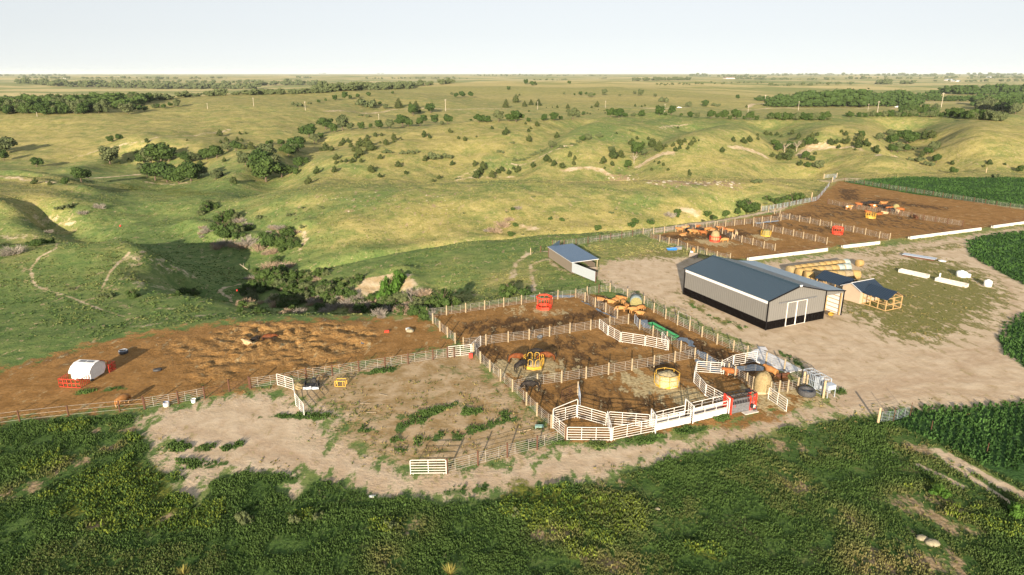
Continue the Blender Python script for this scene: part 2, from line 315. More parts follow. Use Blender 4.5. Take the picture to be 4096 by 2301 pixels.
dark = mx(stroke(VL('B2',(210,200),(240,320)), 3.5, False, .8), stroke(VL('B2',(680,330),(900,380),(1380,440)), 4.0, False, .75), stroke(VL('B2',(0,440),(200,560),(900,600)), 7, False, .55), stroke(VL('B2',(600,650),(1500,720)), 6, False, .5),
 stroke(VL('B1',(500,850),(900,850),(1300,780)), 4, False, .85), stroke(VL('B1',(1150,900),(700,980)), 4, False, .4), stroke(VL('B1',(2000,560),(2570,520)), 5, False, .6), stroke(VL('B1',(1700,650),(2570,760)), 5, False, .55),
 stroke(VL('B6',(850,600),(1100,560),(1400,500)), 2.2, False, .8), stroke(VL('B6',(1400,620),(2100,480),(2500,400)), 2.5, False, .8), stroke(VL('B6',(700,680),(1500,640)), 2.5, False, .5), stroke(VL('B6',(950,920),(1150,1050)), 3, False, .75),
 stroke(VL('B6',(2050,850),(2300,1000),(2100,1080)), 4, False, .65), stroke(VL('B7',(0,900),(250,950)), 4, False, .5), stroke(VL('B7',(450,840),(620,820)), 2, False, .6), stroke(VL('C2',(200,640),(600,700),(1400,420)), 6, False, .5),
 stroke(VL('C2',(1300,720),(2100,760)), 5, False, .6), stroke(VL('C2',(1730,220),(2000,260)), 1.8, False, .9), stroke(VL('C2',(2100,400),(2500,600)), 4, False, .5),
 stroke(VL('B7',(870,470),(1050,530),(1500,740),(1900,930),(2400,1080)), 1.6, False, 1.), stroke(VL('B7',(1700,950),(2100,1120),(2400,1200)), 1.5, False, .9), stroke(VL('C1',(800,450),(1200,400),(1500,560)), 2.0, False, .85),
 stroke(VL('B5',(1150,950),(1500,900),(1600,1060)), 2.5, False, .7), stroke(VL('E1',(700,500),(1100,640)), 5, False, .35), stroke(VL('E1',(0,650),(500,700)), 5, False, .3), stroke(VL('C5',(0,300),(300,330)), 4, False, .3),
 stroke(VL('B3',(100,1050),(340,1070)), 1.2, False, .7), stroke([(740,800),(900,803)], 2, False, .35))
churn = mx(stroke(VL('E1',(900,400),(1500,400),(1550,550),(1000,650),(750,500),(900,400)), 3.5, False, 1.), stroke(VL('E1',(1650,500),(2000,380),(2450,450),(2400,620),(2000,700),(1700,600),(1650,500)), 3.0, False, 1.),
 stroke(VL('E1',(500,850),(1100,760),(2000,830)), 3.5, False, .8), stroke(VL('E1',(0,600),(400,650),(600,1000)), 4.5, False, .7), stroke(VL('C5',(300,200),(700,120)), 3, False, .5), soft(MUDS[1], 1.)*.35, soft(MUDS[2], 1.)*.2)
GZ = GZ + np.clip((churn-.38)/.62, 0, 1)*(fbm(GX/1.5, GY/1.1, 71, 3)*.75+fbm(GX/.6, GY/.6, 73, 2)*.25)*(GY < 140)*np.clip(1-island-dirt, 0, 1)
yb = mx(stroke(VL('D1',(850,200),(1100,120),(1400,200),(1500,400)), 2.6, False, .8), stroke(VL('D1',(800,420),(1000,380),(1250,560),(1500,560),(1950,540)), 2.0, False, .9), stroke(VL('D3',(100,600),(350,650),(450,800)), 2.2, False, .95),
 stroke(VL('D3',(600,700),(1000,700),(1100,760)), 2.0, False, .85), stroke(VL('D3',(700,850),(900,950)), 1.6, False, .85), stroke(VL('D3',(620,1150),(740,1170)), .8, False, .8), stroke(VL('D3',(1850,1150),(2050,1180)), .8, False, .8),
 stroke(VL('D2',(380,540),(450,560)), .8, False, .7), stroke(VL('D2',(1200,640),(1400,650)), .8, False, .7), stroke(VL('C6',(850,560),(1000,540)), 1.2, False, .7), stroke(VL('C6',(1750,650),(1850,680)), 1.0, False, .7), stroke(VL('D4',(2000,750),(2300,900)), 3.0, False, .4),
 stroke(VL('C6',(500,1050),(650,1000)), 1.4, False, .7), stroke([(290,480),(330,470),(420,478),(500,490)], 8, True, .6))
tanp = .8*mx(stroke(VL('D4',(1400,650),(1500,740)), 1.5, False, .9), stroke(VL('D4',(1650,780),(1850,880)), 1.5, False, .9), stroke(VL('D4',(250,450),(320,500)), 1.5, False, .7), stroke(VL('D4',(780,820),(900,900)), 1.5, False, .6),
 stroke(VL('D4',(950,1250),(1350,1300),(1700,1250)), 2.0, False, .85), stroke(VL('D3',(820,1250),(1100,1310)), 1.6, False, .7), stroke(VL('D3',(390,980),(500,1000)), 1.3, False, .7), stroke(VL('D2',(1530,680),(1600,660)), 1.2, False, .6),
 stroke(VL('D2',(1270,950),(1300,1050)), 1.2, False, .6), stroke(VL('D1',(100,320),(300,240)), 1.2, False, .7), stroke(VL('D1',(500,120),(740,10)), 1.2, False, .65), stroke(VL('D4',(1650,610),(1800,690)), 1.5, False, .6),
 stroke(VL('D1',(910,655),(1000,645)), .5, False, .95), stroke(VL('D1',(1620,580),(1710,545)), .5, False, .95), stroke(VL('D4',(1430,100),(1600,150)), 1.2, False, .9), stroke(VL('D4',(30,60),(300,130)), 1.6, False, .6), stroke(VL('D3',(950,500),(1010,460)), 1.0, False, .6),
 stroke(VL('C6',(1430,820),(1560,800)), .8, False, .95), stroke(VL('C6',(1300,580),(1400,570)), .6, False, .9), stroke(VL('C6',(1650,590),(1780,560)), .6, False, .9), stroke(VL('C6',(880,1000),(1080,1000)), .8, False, .7))
bank = mx(stroke(VL('A2',(700,520),(1400,497),(1900,497),(2570,492)), 2.5, True, .7), stroke(VL('A3',(900,472),(1500,491),(2570,490)), 3, True, .8), stroke(VL('A4',(0,489),(700,487),(1280,486)), 3.5, True, .9), stroke(VL('A4',(1560,432),(2000,432)), 5, True, .9), stroke(VL('A3',(2370,478),(2440,440),(2560,435)), 4, True, .9),
 stroke(VL('A5',(680,520),(560,590),(400,680),(310,790),(330,920),(370,975),(480,1010),(740,1090),(1000,1200),(1250,1280)), .30, True, .8), stroke(VL('A5',(1300,640),(1210,710),(1100,840),(1060,920),(1010,1020)), .30, True, .8),
 stroke(VL('A1',(890,1185),(1200,1168),(1400,1150)), 1.2, True, 1), stroke(VL('A6',(400,950),(250,980),(190,1020),(300,1090),(420,1160)), .4, True, .9),
 stroke(VL('A3',(1290,1060),(1400,990),(1600,940)), 2.2, True, 1), stroke(VL('A3',(520,1110),(700,1085),(900,1110),(980,1160)), 1.8, True, .9), stroke(VL('A3',(2230,885),(2380,900),(2540,970)), 2.0, True, .9),
 stroke(VL('A4',(330,950),(420,870),(560,880)), 3, True, .9), stroke(VL('A4',(560,880),(850,870),(950,910)), 1.6, True, .8), stroke(VL('A4',(1100,960),(1280,970)), 1.5, True, .8), stroke(VL('A3',(0,1050),(440,900),(600,860)), 1.3, True, .6),
 stroke(VL('A2',(1650,1240),(2050,1170),(2250,1110)), 1.5, True, .5), stroke(VL('A2',(2000,1215),(2570,1175)), 1.6, True, .55), stroke(VL('A3',(1500,690),(1620,665),(1760,650)), 2, True, .6),
 soft(VL('A6',(1480,1080),(1640,900),(1940,830),(1850,960),(1720,1080)), .8, hill=True), soft(VL('A6',(2000,1000),(2080,830),(2180,940),(2120,1050)), .8, hill=True)*.9,
 stroke(VL('A7',(1100,1040),(1080,900),(1060,760),(1250,690)), .5, True, .75), stroke(VL('A7',(880,880),(910,740),(1050,640),(1230,620)), .8, True, .7), stroke(VL('A7',(1240,720),(1350,790),(1450,850)), .7, True, .7),
 stroke(VL('A5',(1300,720),(1600,760),(1850,810)), 2.5, True, .5), stroke(VL('A5',(1250,900),(1500,960),(1700,1000)), 2.0, True, .45), stroke(VL('A6',(1050,430),(1070,500),(1000,600)), .8, True, .7),
 stroke(VL('A5',(0,480),(250,470)), 3, True, .5), stroke(VL('A5',(300,250),(600,310),(720,340)), 2, True, .5), stroke(VL('A1',(0,1170),(300,1210),(550,1240)), 1.5, True, .7), stroke(VL('A1',(730,980),(1000,910),(1500,810),(2000,755),(2300,700)), 2.0, True, .55),
 stroke(VL('A6',(1760,1400),(1850,1340),(2150,1290)), .9, True, .9), stroke(VL('A4',(580,1220),(780,1190),(860,1190)), 3, True, .7), stroke(VL('A7',(1000,380),(1080,390)), 1.5, True, .9), stroke(VL('B1',(580,470),(740,520)), 1.5, True, .9),
 stroke(VL('A5',(1590,1190),(1750,1200)), .5, True, .6), stroke(VL('A5',(1980,1270),(2150,1250)), .8, True, .6), stroke(VL('A5',(1330,1380),(1600,1350)), 1, True, .5), stroke(VL('A1',(1480,1230),(1700,1245),(1900,1240)), 1.5, True, .6))
rocks = mx(stroke(VL('A3',(1100,1200),(1500,1222),(2150,1240)), 5, True, .9), stroke(VL('A2',(1290,1345),(1850,1380)), 9, True, .28), stroke(VL('A6',(1480,210),(1520,215)), 1, True, .9), stroke(VL('A6',(1400,80),(2400,140)), 14, True, .25))
DRYP = [(100,880,.05),(400,790,.1),(0,800,.05),(250,690,.22),(250,620,.28),(450,520,.12),(300,540,.15),(560,680,0),(500,620,0),(600,640,0),(540,740,0),(350,590,.03),(620,560,.15),(60,520,.65),(100,585,.35),(700,520,.35),(900,500,.3),(1100,480,.4),
 (900,560,.5),(1100,560,.8),(1250,520,.6),(1288,565,.9),(1450,510,.6),(1500,550,.85),(1600,500,.35),(1750,480,.35),(1700,530,.75),(1900,505,.5),(1288,465,.3),(1500,472,.35),(1000,640,.03),(1300,620,.06),(1500,600,.12),
 (1280,690,.5),(1150,690,.25),(1400,680,.2),(1500,456,.95),(1800,460,.85),(1550,640,.35),(1450,720,.15),(600,450,.3),(800,450,.5),(1000,420,.6),(1100,350,.75),(1200,380,.7),(900,430,.35),(1290,400,.35),(1400,340,.5),
 (1500,330,.15),(1700,312,.2),(1900,325,.25),(1500,400,.5),(1700,400,.5),(1800,420,.6),(1950,330,.4),(2200,330,.75),(2450,340,.75),(2500,400,.6),(2150,420,.6),(2100,305,.3),(2400,303,.35),(1288,270,.5),(1500,250,.75),
 (1700,280,.45),(1900,250,.75),(2300,272,.6),(1288,220,.85),(1600,220,.6),(2000,215,.7),(2400,215,.6),(100,340,.7),(300,320,.6),(500,300,.6),(200,385,.7),(400,380,.6),(700,300,.55),(800,265,.6),(300,420,.15),(200,450,.2),(900,345,.6),
 (60,460,.6),(100,212,.95),(400,215,.9),(650,198,.8),(1288,1300,.05),(2300,1300,.3),(100,1300,.1),(2300,700,.35),(1560,640,.6),(1620,620,.55),(1480,640,.4),(1700,620,.5),(-400,800,.1),(2900,700,.3),(600,480,.1),(1020,200,.9),(300,500,.1),(450,470,.1)]
dpx = np.array([p[0] for p in DRYP], float); dpy = np.array([p[1] for p in DRYP], float)
dx_, dy_, dz_ = W(dpx, dpy); du, dv = uv_(dx_, dy_); gu, gv = uv_(GX, GY); num = np.zeros(GX.shape); den = np.zeros(GX.shape)
for i in range(len(DRYP)):
    w_ = 1/((gu-du[i])**2+(gv-dv[i])**2+4e-4)**1.6; num += w_*DRYP[i][2]; den += w_
dry = np.clip(num/den*1.05+.08*sstep(GY, 190, 260), 0, 1)
# foreground weeds cover everything below the road edge
near = sstep(-GY, -150, -95)
flat = (1-np.clip(dirt*2.4-.5,0,1))*soft([(-900,1600),(-900,1125),(0,1072),(350,1046),(400,1120),(440,1170),(560,1165),(760,1160),(900,1190),(1100,1228),(1290,1215),(1500,1172),(1700,1115),(1900,1070),(2060,1035),(2330,1012),(3400,985),(3400,1600)], 2.0)
weedst = weedst*np.clip(.95+1.5*fbm(GX/2.4, GY/2.4, 81, 3), .2, 1.5); weed = mx(flat, weedst)
def grid_mesh(name, X, Y, Z):
    ny, nx = X.shape; me = bpy.data.meshes.new(name); co = np.stack([X, Y, Z], -1).reshape(-1, 3).astype(np.float32)
    idx = np.arange(ny*nx).reshape(ny, nx); f = np.stack([idx[:-1, :-1], idx[:-1, 1:], idx[1:, 1:], idx[1:, :-1]], -1).reshape(-1, 4).astype(np.int32)
    return raw_mesh(name, co, f)
def raw_mesh(name, co, f, smooth=True):
    co = np.asarray(co, np.float32); f = np.asarray(f, np.int32); k = f.shape[1]; me = bpy.data.meshes.new(name)
    me.vertices.add(len(co)); me.vertices.foreach_set('co', co.ravel()); me.loops.add(f.size); me.loops.foreach_set('vertex_index', f.ravel())
    me.polygons.add(len(f)); me.polygons.foreach_set('loop_start', np.arange(0, f.size, k, dtype=np.int32)); me.polygons.foreach_set('loop_total', np.full(len(f), k, np.int32))
    me.polygons.foreach_set('use_smooth', np.full(len(f), smooth, bool)); me.update(calc_edges=True); return me
def add_color(me, name, *chans):
    a = me.attributes.new(name, 'FLOAT_COLOR', 'POINT'); ch = list(chans)+[np.zeros(len(me.vertices))]*(4-len(chans))
    a.data.foreach_set('color', np.stack([np.asarray(c, np.float32).ravel() for c in ch], -1).astype(np.float32).ravel())
gme = grid_mesh('ground', GX, GY, GZ)
add_color(gme, 'ma', np.clip(dirt, 0, 1), np.clip(mud, 0, 1), np.clip(weed, 0, 1))
add_color(gme, 'mb', np.clip(dark, 0, 1), np.clip(bank, 0, 1), dry)
add_color(gme, 'mc', np.clip(straw, 0, 1), np.clip(crop, 0, 1), np.clip(paddock, 0, 1))
add_color(gme, 'md', np.clip(churn, 0, 1), np.clip(yb, 0, 1), np.clip(mx(tanp, rocks), 0, 1))
tracks = 0*GX
for tr_ in ([(2576,900),(2300,930),(2100,1000),(1900,1060),(1600,1140),(1300,1200),(1000,1215),(760,1160),(600,1080)], [(2576,1000),(2350,980),(2150,1010),(1950,1068),(1650,1150),(1350,1215),(1050,1232),(850,1190),(700,1130)], [(2560,760),(2520,860),(2400,930),(2200,980),(2050,1040)], [(2576,570),(2400,605),(2200,635),(2000,655),(1880,690)], [(2576,582),(2400,618),(2200,652),(2000,680)],
   [(2450,640),(2540,720),(2560,800),(2500,900),(2300,960),(2120,1000)], [(1600,660),(1620,720),(1720,790),(1850,860),(2000,900),(2200,900),(2400,880)], [(1560,665),(1590,730),(1700,810),(1830,880),(1980,930),(2200,960),(2450,950)], [(2000,820),(2100,870),(2300,900),(2500,880)], [(2576,960),(2350,950),(2150,980)], [(900,1100),(850,1160),(900,1225),(1100,1245)], [(420,1060),(600,1120),(760,1180),(960,1235)]):
    for o_ in (-5, 6): tracks = mx(tracks, stroke([(x, y+o_) for x, y in tr_], .26, False, .9))
add_color(gme, 'mf', tracks)
add_color(gme, 'me', np.clip(island, 0, 1), np.clip(rocks, 0, 1), np.clip((GY-700)/2500, 0, 1))
def ground_material():
    t = NT('ground_cover'); p = t.pos(); ma = t.sep(t.new('ShaderNodeAttribute', attribute_name='ma').outputs['Color']); mb = t.sep(t.new('ShaderNodeAttribute', attribute_name='mb').outputs['Color'])
    mc = t.sep(t.new('ShaderNodeAttribute', attribute_name='mc').outputs['Color']); md = t.sep(t.new('ShaderNodeAttribute', attribute_name='md').outputs['Color']); me_ = t.sep(t.new('ShaderNodeAttribute', attribute_name='me').outputs['Color'])
    n_f = t.noise(p, 2.6, 5, .65); n_m = t.noise(p, .42, 5, .62); n_c = t.noise(p, .06, 5, .6); n_s = t.noise(t.mapv(p, (1, .45, 1), (0, 0, .5)), .7, 5, .65); n_g = t.noise(p, .011, 5, .55)
    n_t = t.noise(p, .16, 6, .7, .6)
    # pasture: green to dry, mottled at every size
    g = t.mix(t.ramp(n_m, .3, .7), (.095, .165, .045), (.20, .255, .080)); g = t.mix(t.ramp(n_f, .35, .75), t.mix(.35, g, (.05, .085, .028)), g)
    d = t.mix(t.ramp(n_t, .3, .7), (.245, .23, .07), (.375, .325, .13)); d = t.mix(t.ramp(n_f, .3, .6), t.mix(.35, d, (.10, .11, .035)), d)
    na_ = t.ramp(mb[2], -.02, .34); dv_ = t.math('ADD', mb[2], t.math('MULTIPLY', t.math('MULTIPLY', t.math('SUBTRACT', n_t, .5), 1.5), na_)); dv_ = t.math('ADD', dv_, t.math('MULTIPLY', t.math('SUBTRACT', n_c, .5), t.math('MULTIPLY', na_, 1.1)))
    dv_ = t.math('ADD', dv_, t.math('MULTIPLY', t.math('SUBTRACT', n_f, .5), .5))
    col = t.mix(t.ramp(dv_, .05, .95), g, d); sp_ = t.noise(p, .9, 4, .75); col = t.mix(t.math('MULTIPLY', t.ramp(sp_, .56, .68), .55), col, (.06, .08, .028)); col = t.mix(t.math('MULTIPLY', t.ramp(sp_, .44, .34), t.math('MULTIPLY', mb[2], .7)), col, (.46, .38, .22))
    # far farmland: broad strips
    nfar = t.noise(t.mapv(p, (.0012, .0045, .001)), 1.0, 4, .6)
    fcol = t.mix(t.ramp(nfar, .46, .55), (.16, .22, .07), (.56, .47, .23)); col = t.mix(t.ramp(me_[2], .03, .5), col, t.mix(.35, fcol, col))
    n_e = t.math('ADD', t.math('MULTIPLY', n_s, .6), t.math('MULTIPLY', n_f, .4))
    def edge(mask, noise, k=.9, lo=.42, hi=.58): return t.ramp(t.math('ADD', mask, t.math('MULTIPLY', t.math('SUBTRACT', t.mixf(.5, noise, n_e), .5), k*3.0)), lo-.04, hi+.06)
    bk = t.mix(t.ramp(n_m, .35, .65), (.40, .30, .17), (.50, .42, .29)); col = t.mix(edge(mb[1], n_m, 1.1, .38, .68), col, bk)
    # weeds and grass round the road
    wcol = t.mix(t.ramp(n_m, .3, .7), (.042, .085, .020), (.080, .135, .034)); wcol = t.mix(t.ramp(n_t, .52, .72), wcol, (.15, .15, .06))
    # paddock
    pcol = t.mix(t.ramp(n_m, .35, .65), (.27, .19, .09), (.43, .33, .21)); pcol = t.mix(t.ramp(n_s, .52, .66), pcol, (.29, .185, .08)); pcol = t.mix(t.ramp(n_t, .58, .70), pcol, (.12, .135, .045))
    dcol = t.mix(t.ramp(n_m, .3, .7), (.44, .345, .235), (.56, .46, .335)); dcol = t.mix(t.ramp(n_s, .45, .8), dcol, (.40, .285, .19)); dcol = t.mix(t.ramp(n_f, .62, .8), dcol, (.34, .26, .18))
    col = t.mix(edge(mc[2], n_m), col, pcol)
    trk = t.sep(t.new('ShaderNodeAttribute', attribute_name='mf').outputs['Color'])[0]; dcol = t.mix(t.math('MULTIPLY', t.math('MULTIPLY', trk, t.ramp(n_c, .35, .6)), .55), dcol, (.36, .255, .17)); col = t.mix(edge(ma[0], n_s, .9), col, dcol)
    igr = t.mix(t.ramp(n_f, .35, .7), (.12, .135, .04), (.25, .215, .08)); igr = t.mix(t.ramp(n_s, .55, .68), igr, (.36, .28, .18))
    col = t.mix(edge(me_[0], n_s, 1.5, .40, .62), col, igr)
    mcol = t.mix(t.ramp(n_m, .3, .7), (.225, .120, .038), (.335, .188, .068)); mcol = t.mix(t.ramp(n_f, .3, .6), t.mix(.5, mcol, (.085, .05, .02)), mcol); mcol = t.mix(t.ramp(n_s, .55, .72), mcol, (.37, .24, .11))
    dk = t.mix(t.ramp(n_f, .3, .7), (.05, .028, .014), (.12, .068, .028)); mcol = t.mix(edge(mb[0], n_s, 1.3, .35, .75), mcol, dk)
    mcol = t.mix(t.math('MULTIPLY', t.ramp(md[0], .45, .9), t.ramp(n_f, .4, .62)), mcol, (.34, .21, .085)); col = t.mix(edge(ma[1], n_m, .9), col, mcol)
    col = t.mix(edge(mc[0], n_s, 1.4, .35, .65), col, t.mix(t.ramp(n_f, .35, .6), (.27, .205, .10), (.46, .38, .22)))
    col = t.mix(edge(ma[2], n_s, 1.0, .42, .6), col, wcol)
    col = t.mix(edge(md[1], n_m, 1.0, .4, .7), col, t.mix(t.ramp(n_f, .4, .6), (.05, .08, .015), (.16, .17, .03)))
    col = t.mix(edge(md[2], n_s, 1.2, .42, .7), col, t.mix(t.ramp(n_f, .4, .6), (.22, .16, .09), (.34, .26, .16)))
    rk = t.ramp(t.math('ADD', t.voro(t.mapv(p, (1, .6, 1)), .55), t.math('MULTIPLY', me_[1], -.35)), .10, .02); col = t.mix(t.math('MULTIPLY', rk, t.ramp(me_[1], .1, .4)), col, (.62, .55, .42))
    col = t.mix(edge(mc[1], n_m, .6), col, t.mix(t.ramp(n_f, .35, .65), (.022, .058, .016), (.055, .12, .033)))
    soil = t.math('MAXIMUM', ma[0], t.math('MAXIMUM', ma[1], mc[2]))
    amp = t.mixf(soil, .9, .30); amp = t.math('ADD', amp, t.math('MULTIPLY', md[0], .9))
    hgt = t.math('ADD', t.math('MULTIPLY', n_f, .30), t.math('MULTIPLY', n_m, .75)); hgt = t.math('ADD', hgt, t.math('MULTIPLY', n_s, t.math('MULTIPLY', md[0], .8)))
    t.bump(hgt, amp, .5)
    return t.out(col, .95, spec=.1)
ground = bpy.data.objects.new('ground', gme); C.objects.link(ground); ground['kind'] = 'structure'; gme.materials.append(ground_material())
# ------------------------------------------------------------------ object helpers
from mathutils import Vector, Matrix
def tag(o, label=None, cat=None, group=None, kind=None):
    if label: o['label'] = label
    if cat: o['category'] = cat
    if group: o['group'] = group
    if kind: o['kind'] = kind
    return o
def thing(name, label, cat, loc=(0, 0, 0), rz=0.0, group=None):
    o = bpy.data.objects.new(name, None); C.objects.link(o); o.location = loc; o.rotation_euler = (0, 0, rz); o.empty_display_size = .3
    return tag(o, label, cat, group)
class MB:
    def __init__(s): s.v = []; s.f = []
    def add(s, vs, fs):
        k = len(s.v); s.v += [tuple(v) for v in vs]; s.f += [tuple(i+k for i in f) for f in fs]; return s
    def box(s, c, d, rz=0.0):
        a, b, h = d[0]/2, d[1]/2, d[2]/2; cs, sn = math.cos(rz), math.sin(rz); vs = []
        for z in (-h, h):
            for x, y in ((-a, -b), (a, -b), (a, b), (-a, b)): vs.append((c[0]+x*cs-y*sn, c[1]+x*sn+y*cs, c[2]+z))
        return s.add(vs, [(3, 2, 1, 0), (4, 5, 6, 7), (0, 1, 5, 4), (1, 2, 6, 5), (2, 3, 7, 6), (3, 0, 4, 7)])
    def prism(s, poly, z0, z1):
        n = len(poly); zs = (lambda z: z if hasattr(z, '__len__') else [z]*n); a, b = zs(z0), zs(z1)
        vs = [(p[0], p[1], a[i]) for i, p in enumerate(poly)]+[(p[0], p[1], b[i]) for i, p in enumerate(poly)]
        return s.add(vs, [tuple(range(n-1, -1, -1)), tuple(range(n, 2*n))]+[(i, (i+1) % n, n+(i+1) % n, n+i) for i in range(n)])
    def bar(s, p, q, r, n=4, r2=None, cap=True):
        p, q = Vector(p), Vector(q); d = q-p
        if d.length < 1e-6: return s
        d.normalize(); u = d.cross(Vector((0, 0, 1))); u = Vector((1, 0, 0)) if u.length < 1e-3 else u.normalized(); w = d.cross(u); vs = []; r2 = r if r2 is None else r2
        for c, rr in ((p, r), (q, r2)):
            for i in range(n):
                a = 2*math.pi*(i+.5)/n; vs.append(c+u*math.cos(a)*rr+w*math.sin(a)*rr)
        fs = [(i, n+i, n+(i+1) % n, (i+1) % n) for i in range(n)]
        if cap: fs += [tuple(range(n)), tuple(range(2*n-1, n-1, -1))]
        return s.add(vs, fs)
    def path(s, pts, r, n=4):
        for a, b in zip(pts[:-1], pts[1:]): s.bar(a, b, r, n)
        return s
    def ring(s, c, R_, r, n=16, m=5, z=0):
        vs = []; 
        for i in range(n):
            a = 2*math.pi*i/n
            for j in range(m):
                b = 2*math.pi*j/m; rr = R_+r*math.cos(b); vs.append((c[0]+rr*math.cos(a), c[1]+rr*math.sin(a), c[2]+r*math.sin(b)))
        return s.add(vs, [(i*m+j, ((i+1) % n)*m+j, ((i+1) % n)*m+(j+1) % m, i*m+(j+1) % m) for i in range(n) for j in range(m)])
    def lathe(s, prof, n=20, c=(0, 0, 0)):
        vs = []
        for r, z in prof:
            for i in range(n):
                a = 2*math.pi*i/n; vs.append((c[0]+r*math.cos(a), c[1]+r*math.sin(a), c[2]+z))
        return s.add(vs, [(k*n+i, k*n+(i+1) % n, (k+1)*n+(i+1) % n, (k+1)*n+i) for k in range(len(prof)-1) for i in range(n)])
    def build(s, name, mat, parent=None, smooth=False):
        me = bpy.data.meshes.new(name); me.from_pydata([tuple(v) for v in s.v], [], s.f); me.materials.append(mat)
        if smooth: me.polygons.foreach_set('use_smooth', [True]*len(me.polygons))
        me.update(); o = bpy.data.objects.new(name, me); C.objects.link(o); o.parent = parent; return o
def inst(me, name, parent=None, loc=(0, 0, 0), rot=(0, 0, 0), scale=(1, 1, 1)):
    o = bpy.data.objects.new(name, me); C.objects.link(o); o.parent = parent; o.location = loc; o.rotation_euler = rot; o.scale = scale; return o
def copy_tree(o, parent=None):
    c = o.copy(); C.objects.link(c); c.parent = parent
    for ch in o.children: copy_tree(ch, c)
    return c
def paint(name, col, rough=.5, metal=0., var=.18, scale=3., spec=.4, bump=0., dirt=None):
    t = NT(name); p = t.obj(); n = t.noise(p, scale, 4, .6); dk = tuple(c*(1-var) for c in col); lt = tuple(min(1, c*(1+var*.6)) for c in col)
    c = t.mix(t.ramp(n, .3, .7), dk, lt)
    if dirt: c = t.mix(t.ramp(t.noise(p, scale*2.3, 5, .7), .56, .7), c, dirt)
    if bump: t.bump(t.noise(p, scale*6, 4, .6), bump, .05)
    return t.out(c, rough, metal, spec)
M = {}
M['wood'] = paint('weathered_post_wood', (.34, .275, .18), .9, var=.3, scale=5, bump=.4)
M['rust'] = paint('rusty_pipe', (.105, .048, .03), .8, var=.35, scale=6)
M['galv'] = paint('galvanised_steel', (.41, .39, .36), .5, .2, var=.15, scale=4)
M['galvb'] = paint('bluish_galvanised_steel', (.50, .57, .66), .4, .35, var=.15, scale=4)
M['white'] = paint('white_powder_coat', (.70, .68, .64), .45, var=.08, scale=2, dirt=(.62, .55, .46))
M['red'] = paint('red_paint', (.62, .045, .025), .5, var=.2, scale=3)
M['orange'] = paint('orange_red_paint', (.58, .05, .025), .5, var=.15, scale=3)
M['yellow'] = paint('yellow_paint', (.50, .31, .045), .5, var=.18, scale=3, dirt=(.35, .22, .08))
M['black'] = paint('black_steel', (.03, .03, .032), .5, .2, var=.4, scale=5)
M['grey'] = paint('grey_steel', (.20, .21, .23), .5, .4, var=.3, scale=5)
M['concrete'] = paint('white_concrete', (.56, .53, .49), .9, var=.14, scale=1.2, dirt=(.5, .44, .36), bump=.3)
M['slab'] = paint('pale_concrete_slab', (.66, .68, .70), .8, var=.2, scale=.7, dirt=(.30, .21, .12), bump=.2)
M['tyre'] = paint('black_tyre_rubber', (.06, .062, .068), .75, var=.3, scale=6)
M['hay'] = paint('golden_hay', (.40, .28, .12), 1., var=.35, scale=9, bump=1., spec=.05)
M['hayg'] = paint('grey_green_hay', (.26, .24, .11), 1., var=.35, scale=9, bump=1., spec=.05)
M['hayd'] = paint('dusty_hay', (.33, .26, .14), 1., var=.35, scale=9, bump=1., spec=.05)
M['haygrey'] = paint('weathered_grey_hay', (.30, .25, .17), 1., var=.4, scale=6, bump=1., spec=.05)
M['net'] = paint('pale_blue_net_wrap', (.30, .37, .36), .7, var=.2, scale=3)
M['green'] = paint('green_trough_paint', (.045, .25, .10), .45, var=.15, scale=3)
M['timber'] = paint('new_timber', (.42, .28, .13), .8, var=.2, scale=4)
M['timberl'] = paint('pale_timber', (.44, .34, .21), .8, var=.2, scale=4)
M['plywood'] = paint('cream_plywood', (.42, .335, .25), .8, var=.06, scale=.8)
M['blue'] = paint('blue_plastic', (.02, .16, .50), .4, var=.2)
M['bwhite'] = paint('white_plastic_tank', (.78, .80, .80), .4, var=.08)
M['sheet'] = paint('white_corrugated_sheet', (.58, .64, .70), .5, .1, var=.08, scale=1)
M['teal'] = paint('pale_teal_plastic', (.25, .42, .38), .5)
def ribbed(name, col, axis=0, pitch=.30, rough=.4, metal=.2, var=.08, depth=.03, spec=.5):
    t = NT(name); p = t.obj(); xyz = t.new('ShaderNodeSeparateXYZ'); t.l.new(p, xyz.inputs[0])
    w = t.math('FRACT', t.math('DIVIDE', xyz.outputs[axis], pitch)); rib = t.math('SUBTRACT', 1.0, t.ramp(t.math('ABSOLUTE', t.math('SUBTRACT', w, .5)), .08, .22))
    n = t.noise(p, .8, 4, .6); c = t.mix(n, tuple(k*(1-var) for k in col), tuple(k*(1+var) for k in col)); c = t.mix(t.math('MULTIPLY', rib, .22), c, tuple(k*.55 for k in col))
    t.bump(rib, .7, depth); return t.out(c, rough, metal, spec)
M['barnroof'] = ribbed('blue_ribbed_roof', (.045, .080, .112), 1, .46, .35, .25)
M['barnwall'] = ribbed('grey_ribbed_wall', (.165, .163, .155), 1, .46, .6, .0)
M['barnwallx'] = ribbed('grey_ribbed_gable', (.165, .163, .155), 0, .46, .6, .0)
M['wains'] = ribbed('black_ribbed_wainscot', (.006, .005, .005), 1, .46, .9, .0, spec=.04)
M['wainsx'] = ribbed('black_ribbed_wainscot_end', (.006, .005, .005), 0, .46, .9, .0, spec=.04)
M['trim'] = paint('black_trim', (.010, .009, .010), .8, spec=.1)
M['eave'] = paint('white_eave_panel', (.60, .61, .64), .4, var=.04)
M['shedroof'] = ribbed('blue_shed_roof', (.10, .17, .26), 1, .35, .3, .5)
M['shedwall'] = ribbed('tan_shed_wall', (.22, .185, .15), 1, .35, .6, .1)
M['navyroof'] = ribbed('navy_ribbed_roof', (.018, .036, .065), 1, .4, .35, .2)
M['navyroofx'] = ribbed('navy_ribbed_roof_cross', (.018, .036, .065), 0, .4, .35, .2)

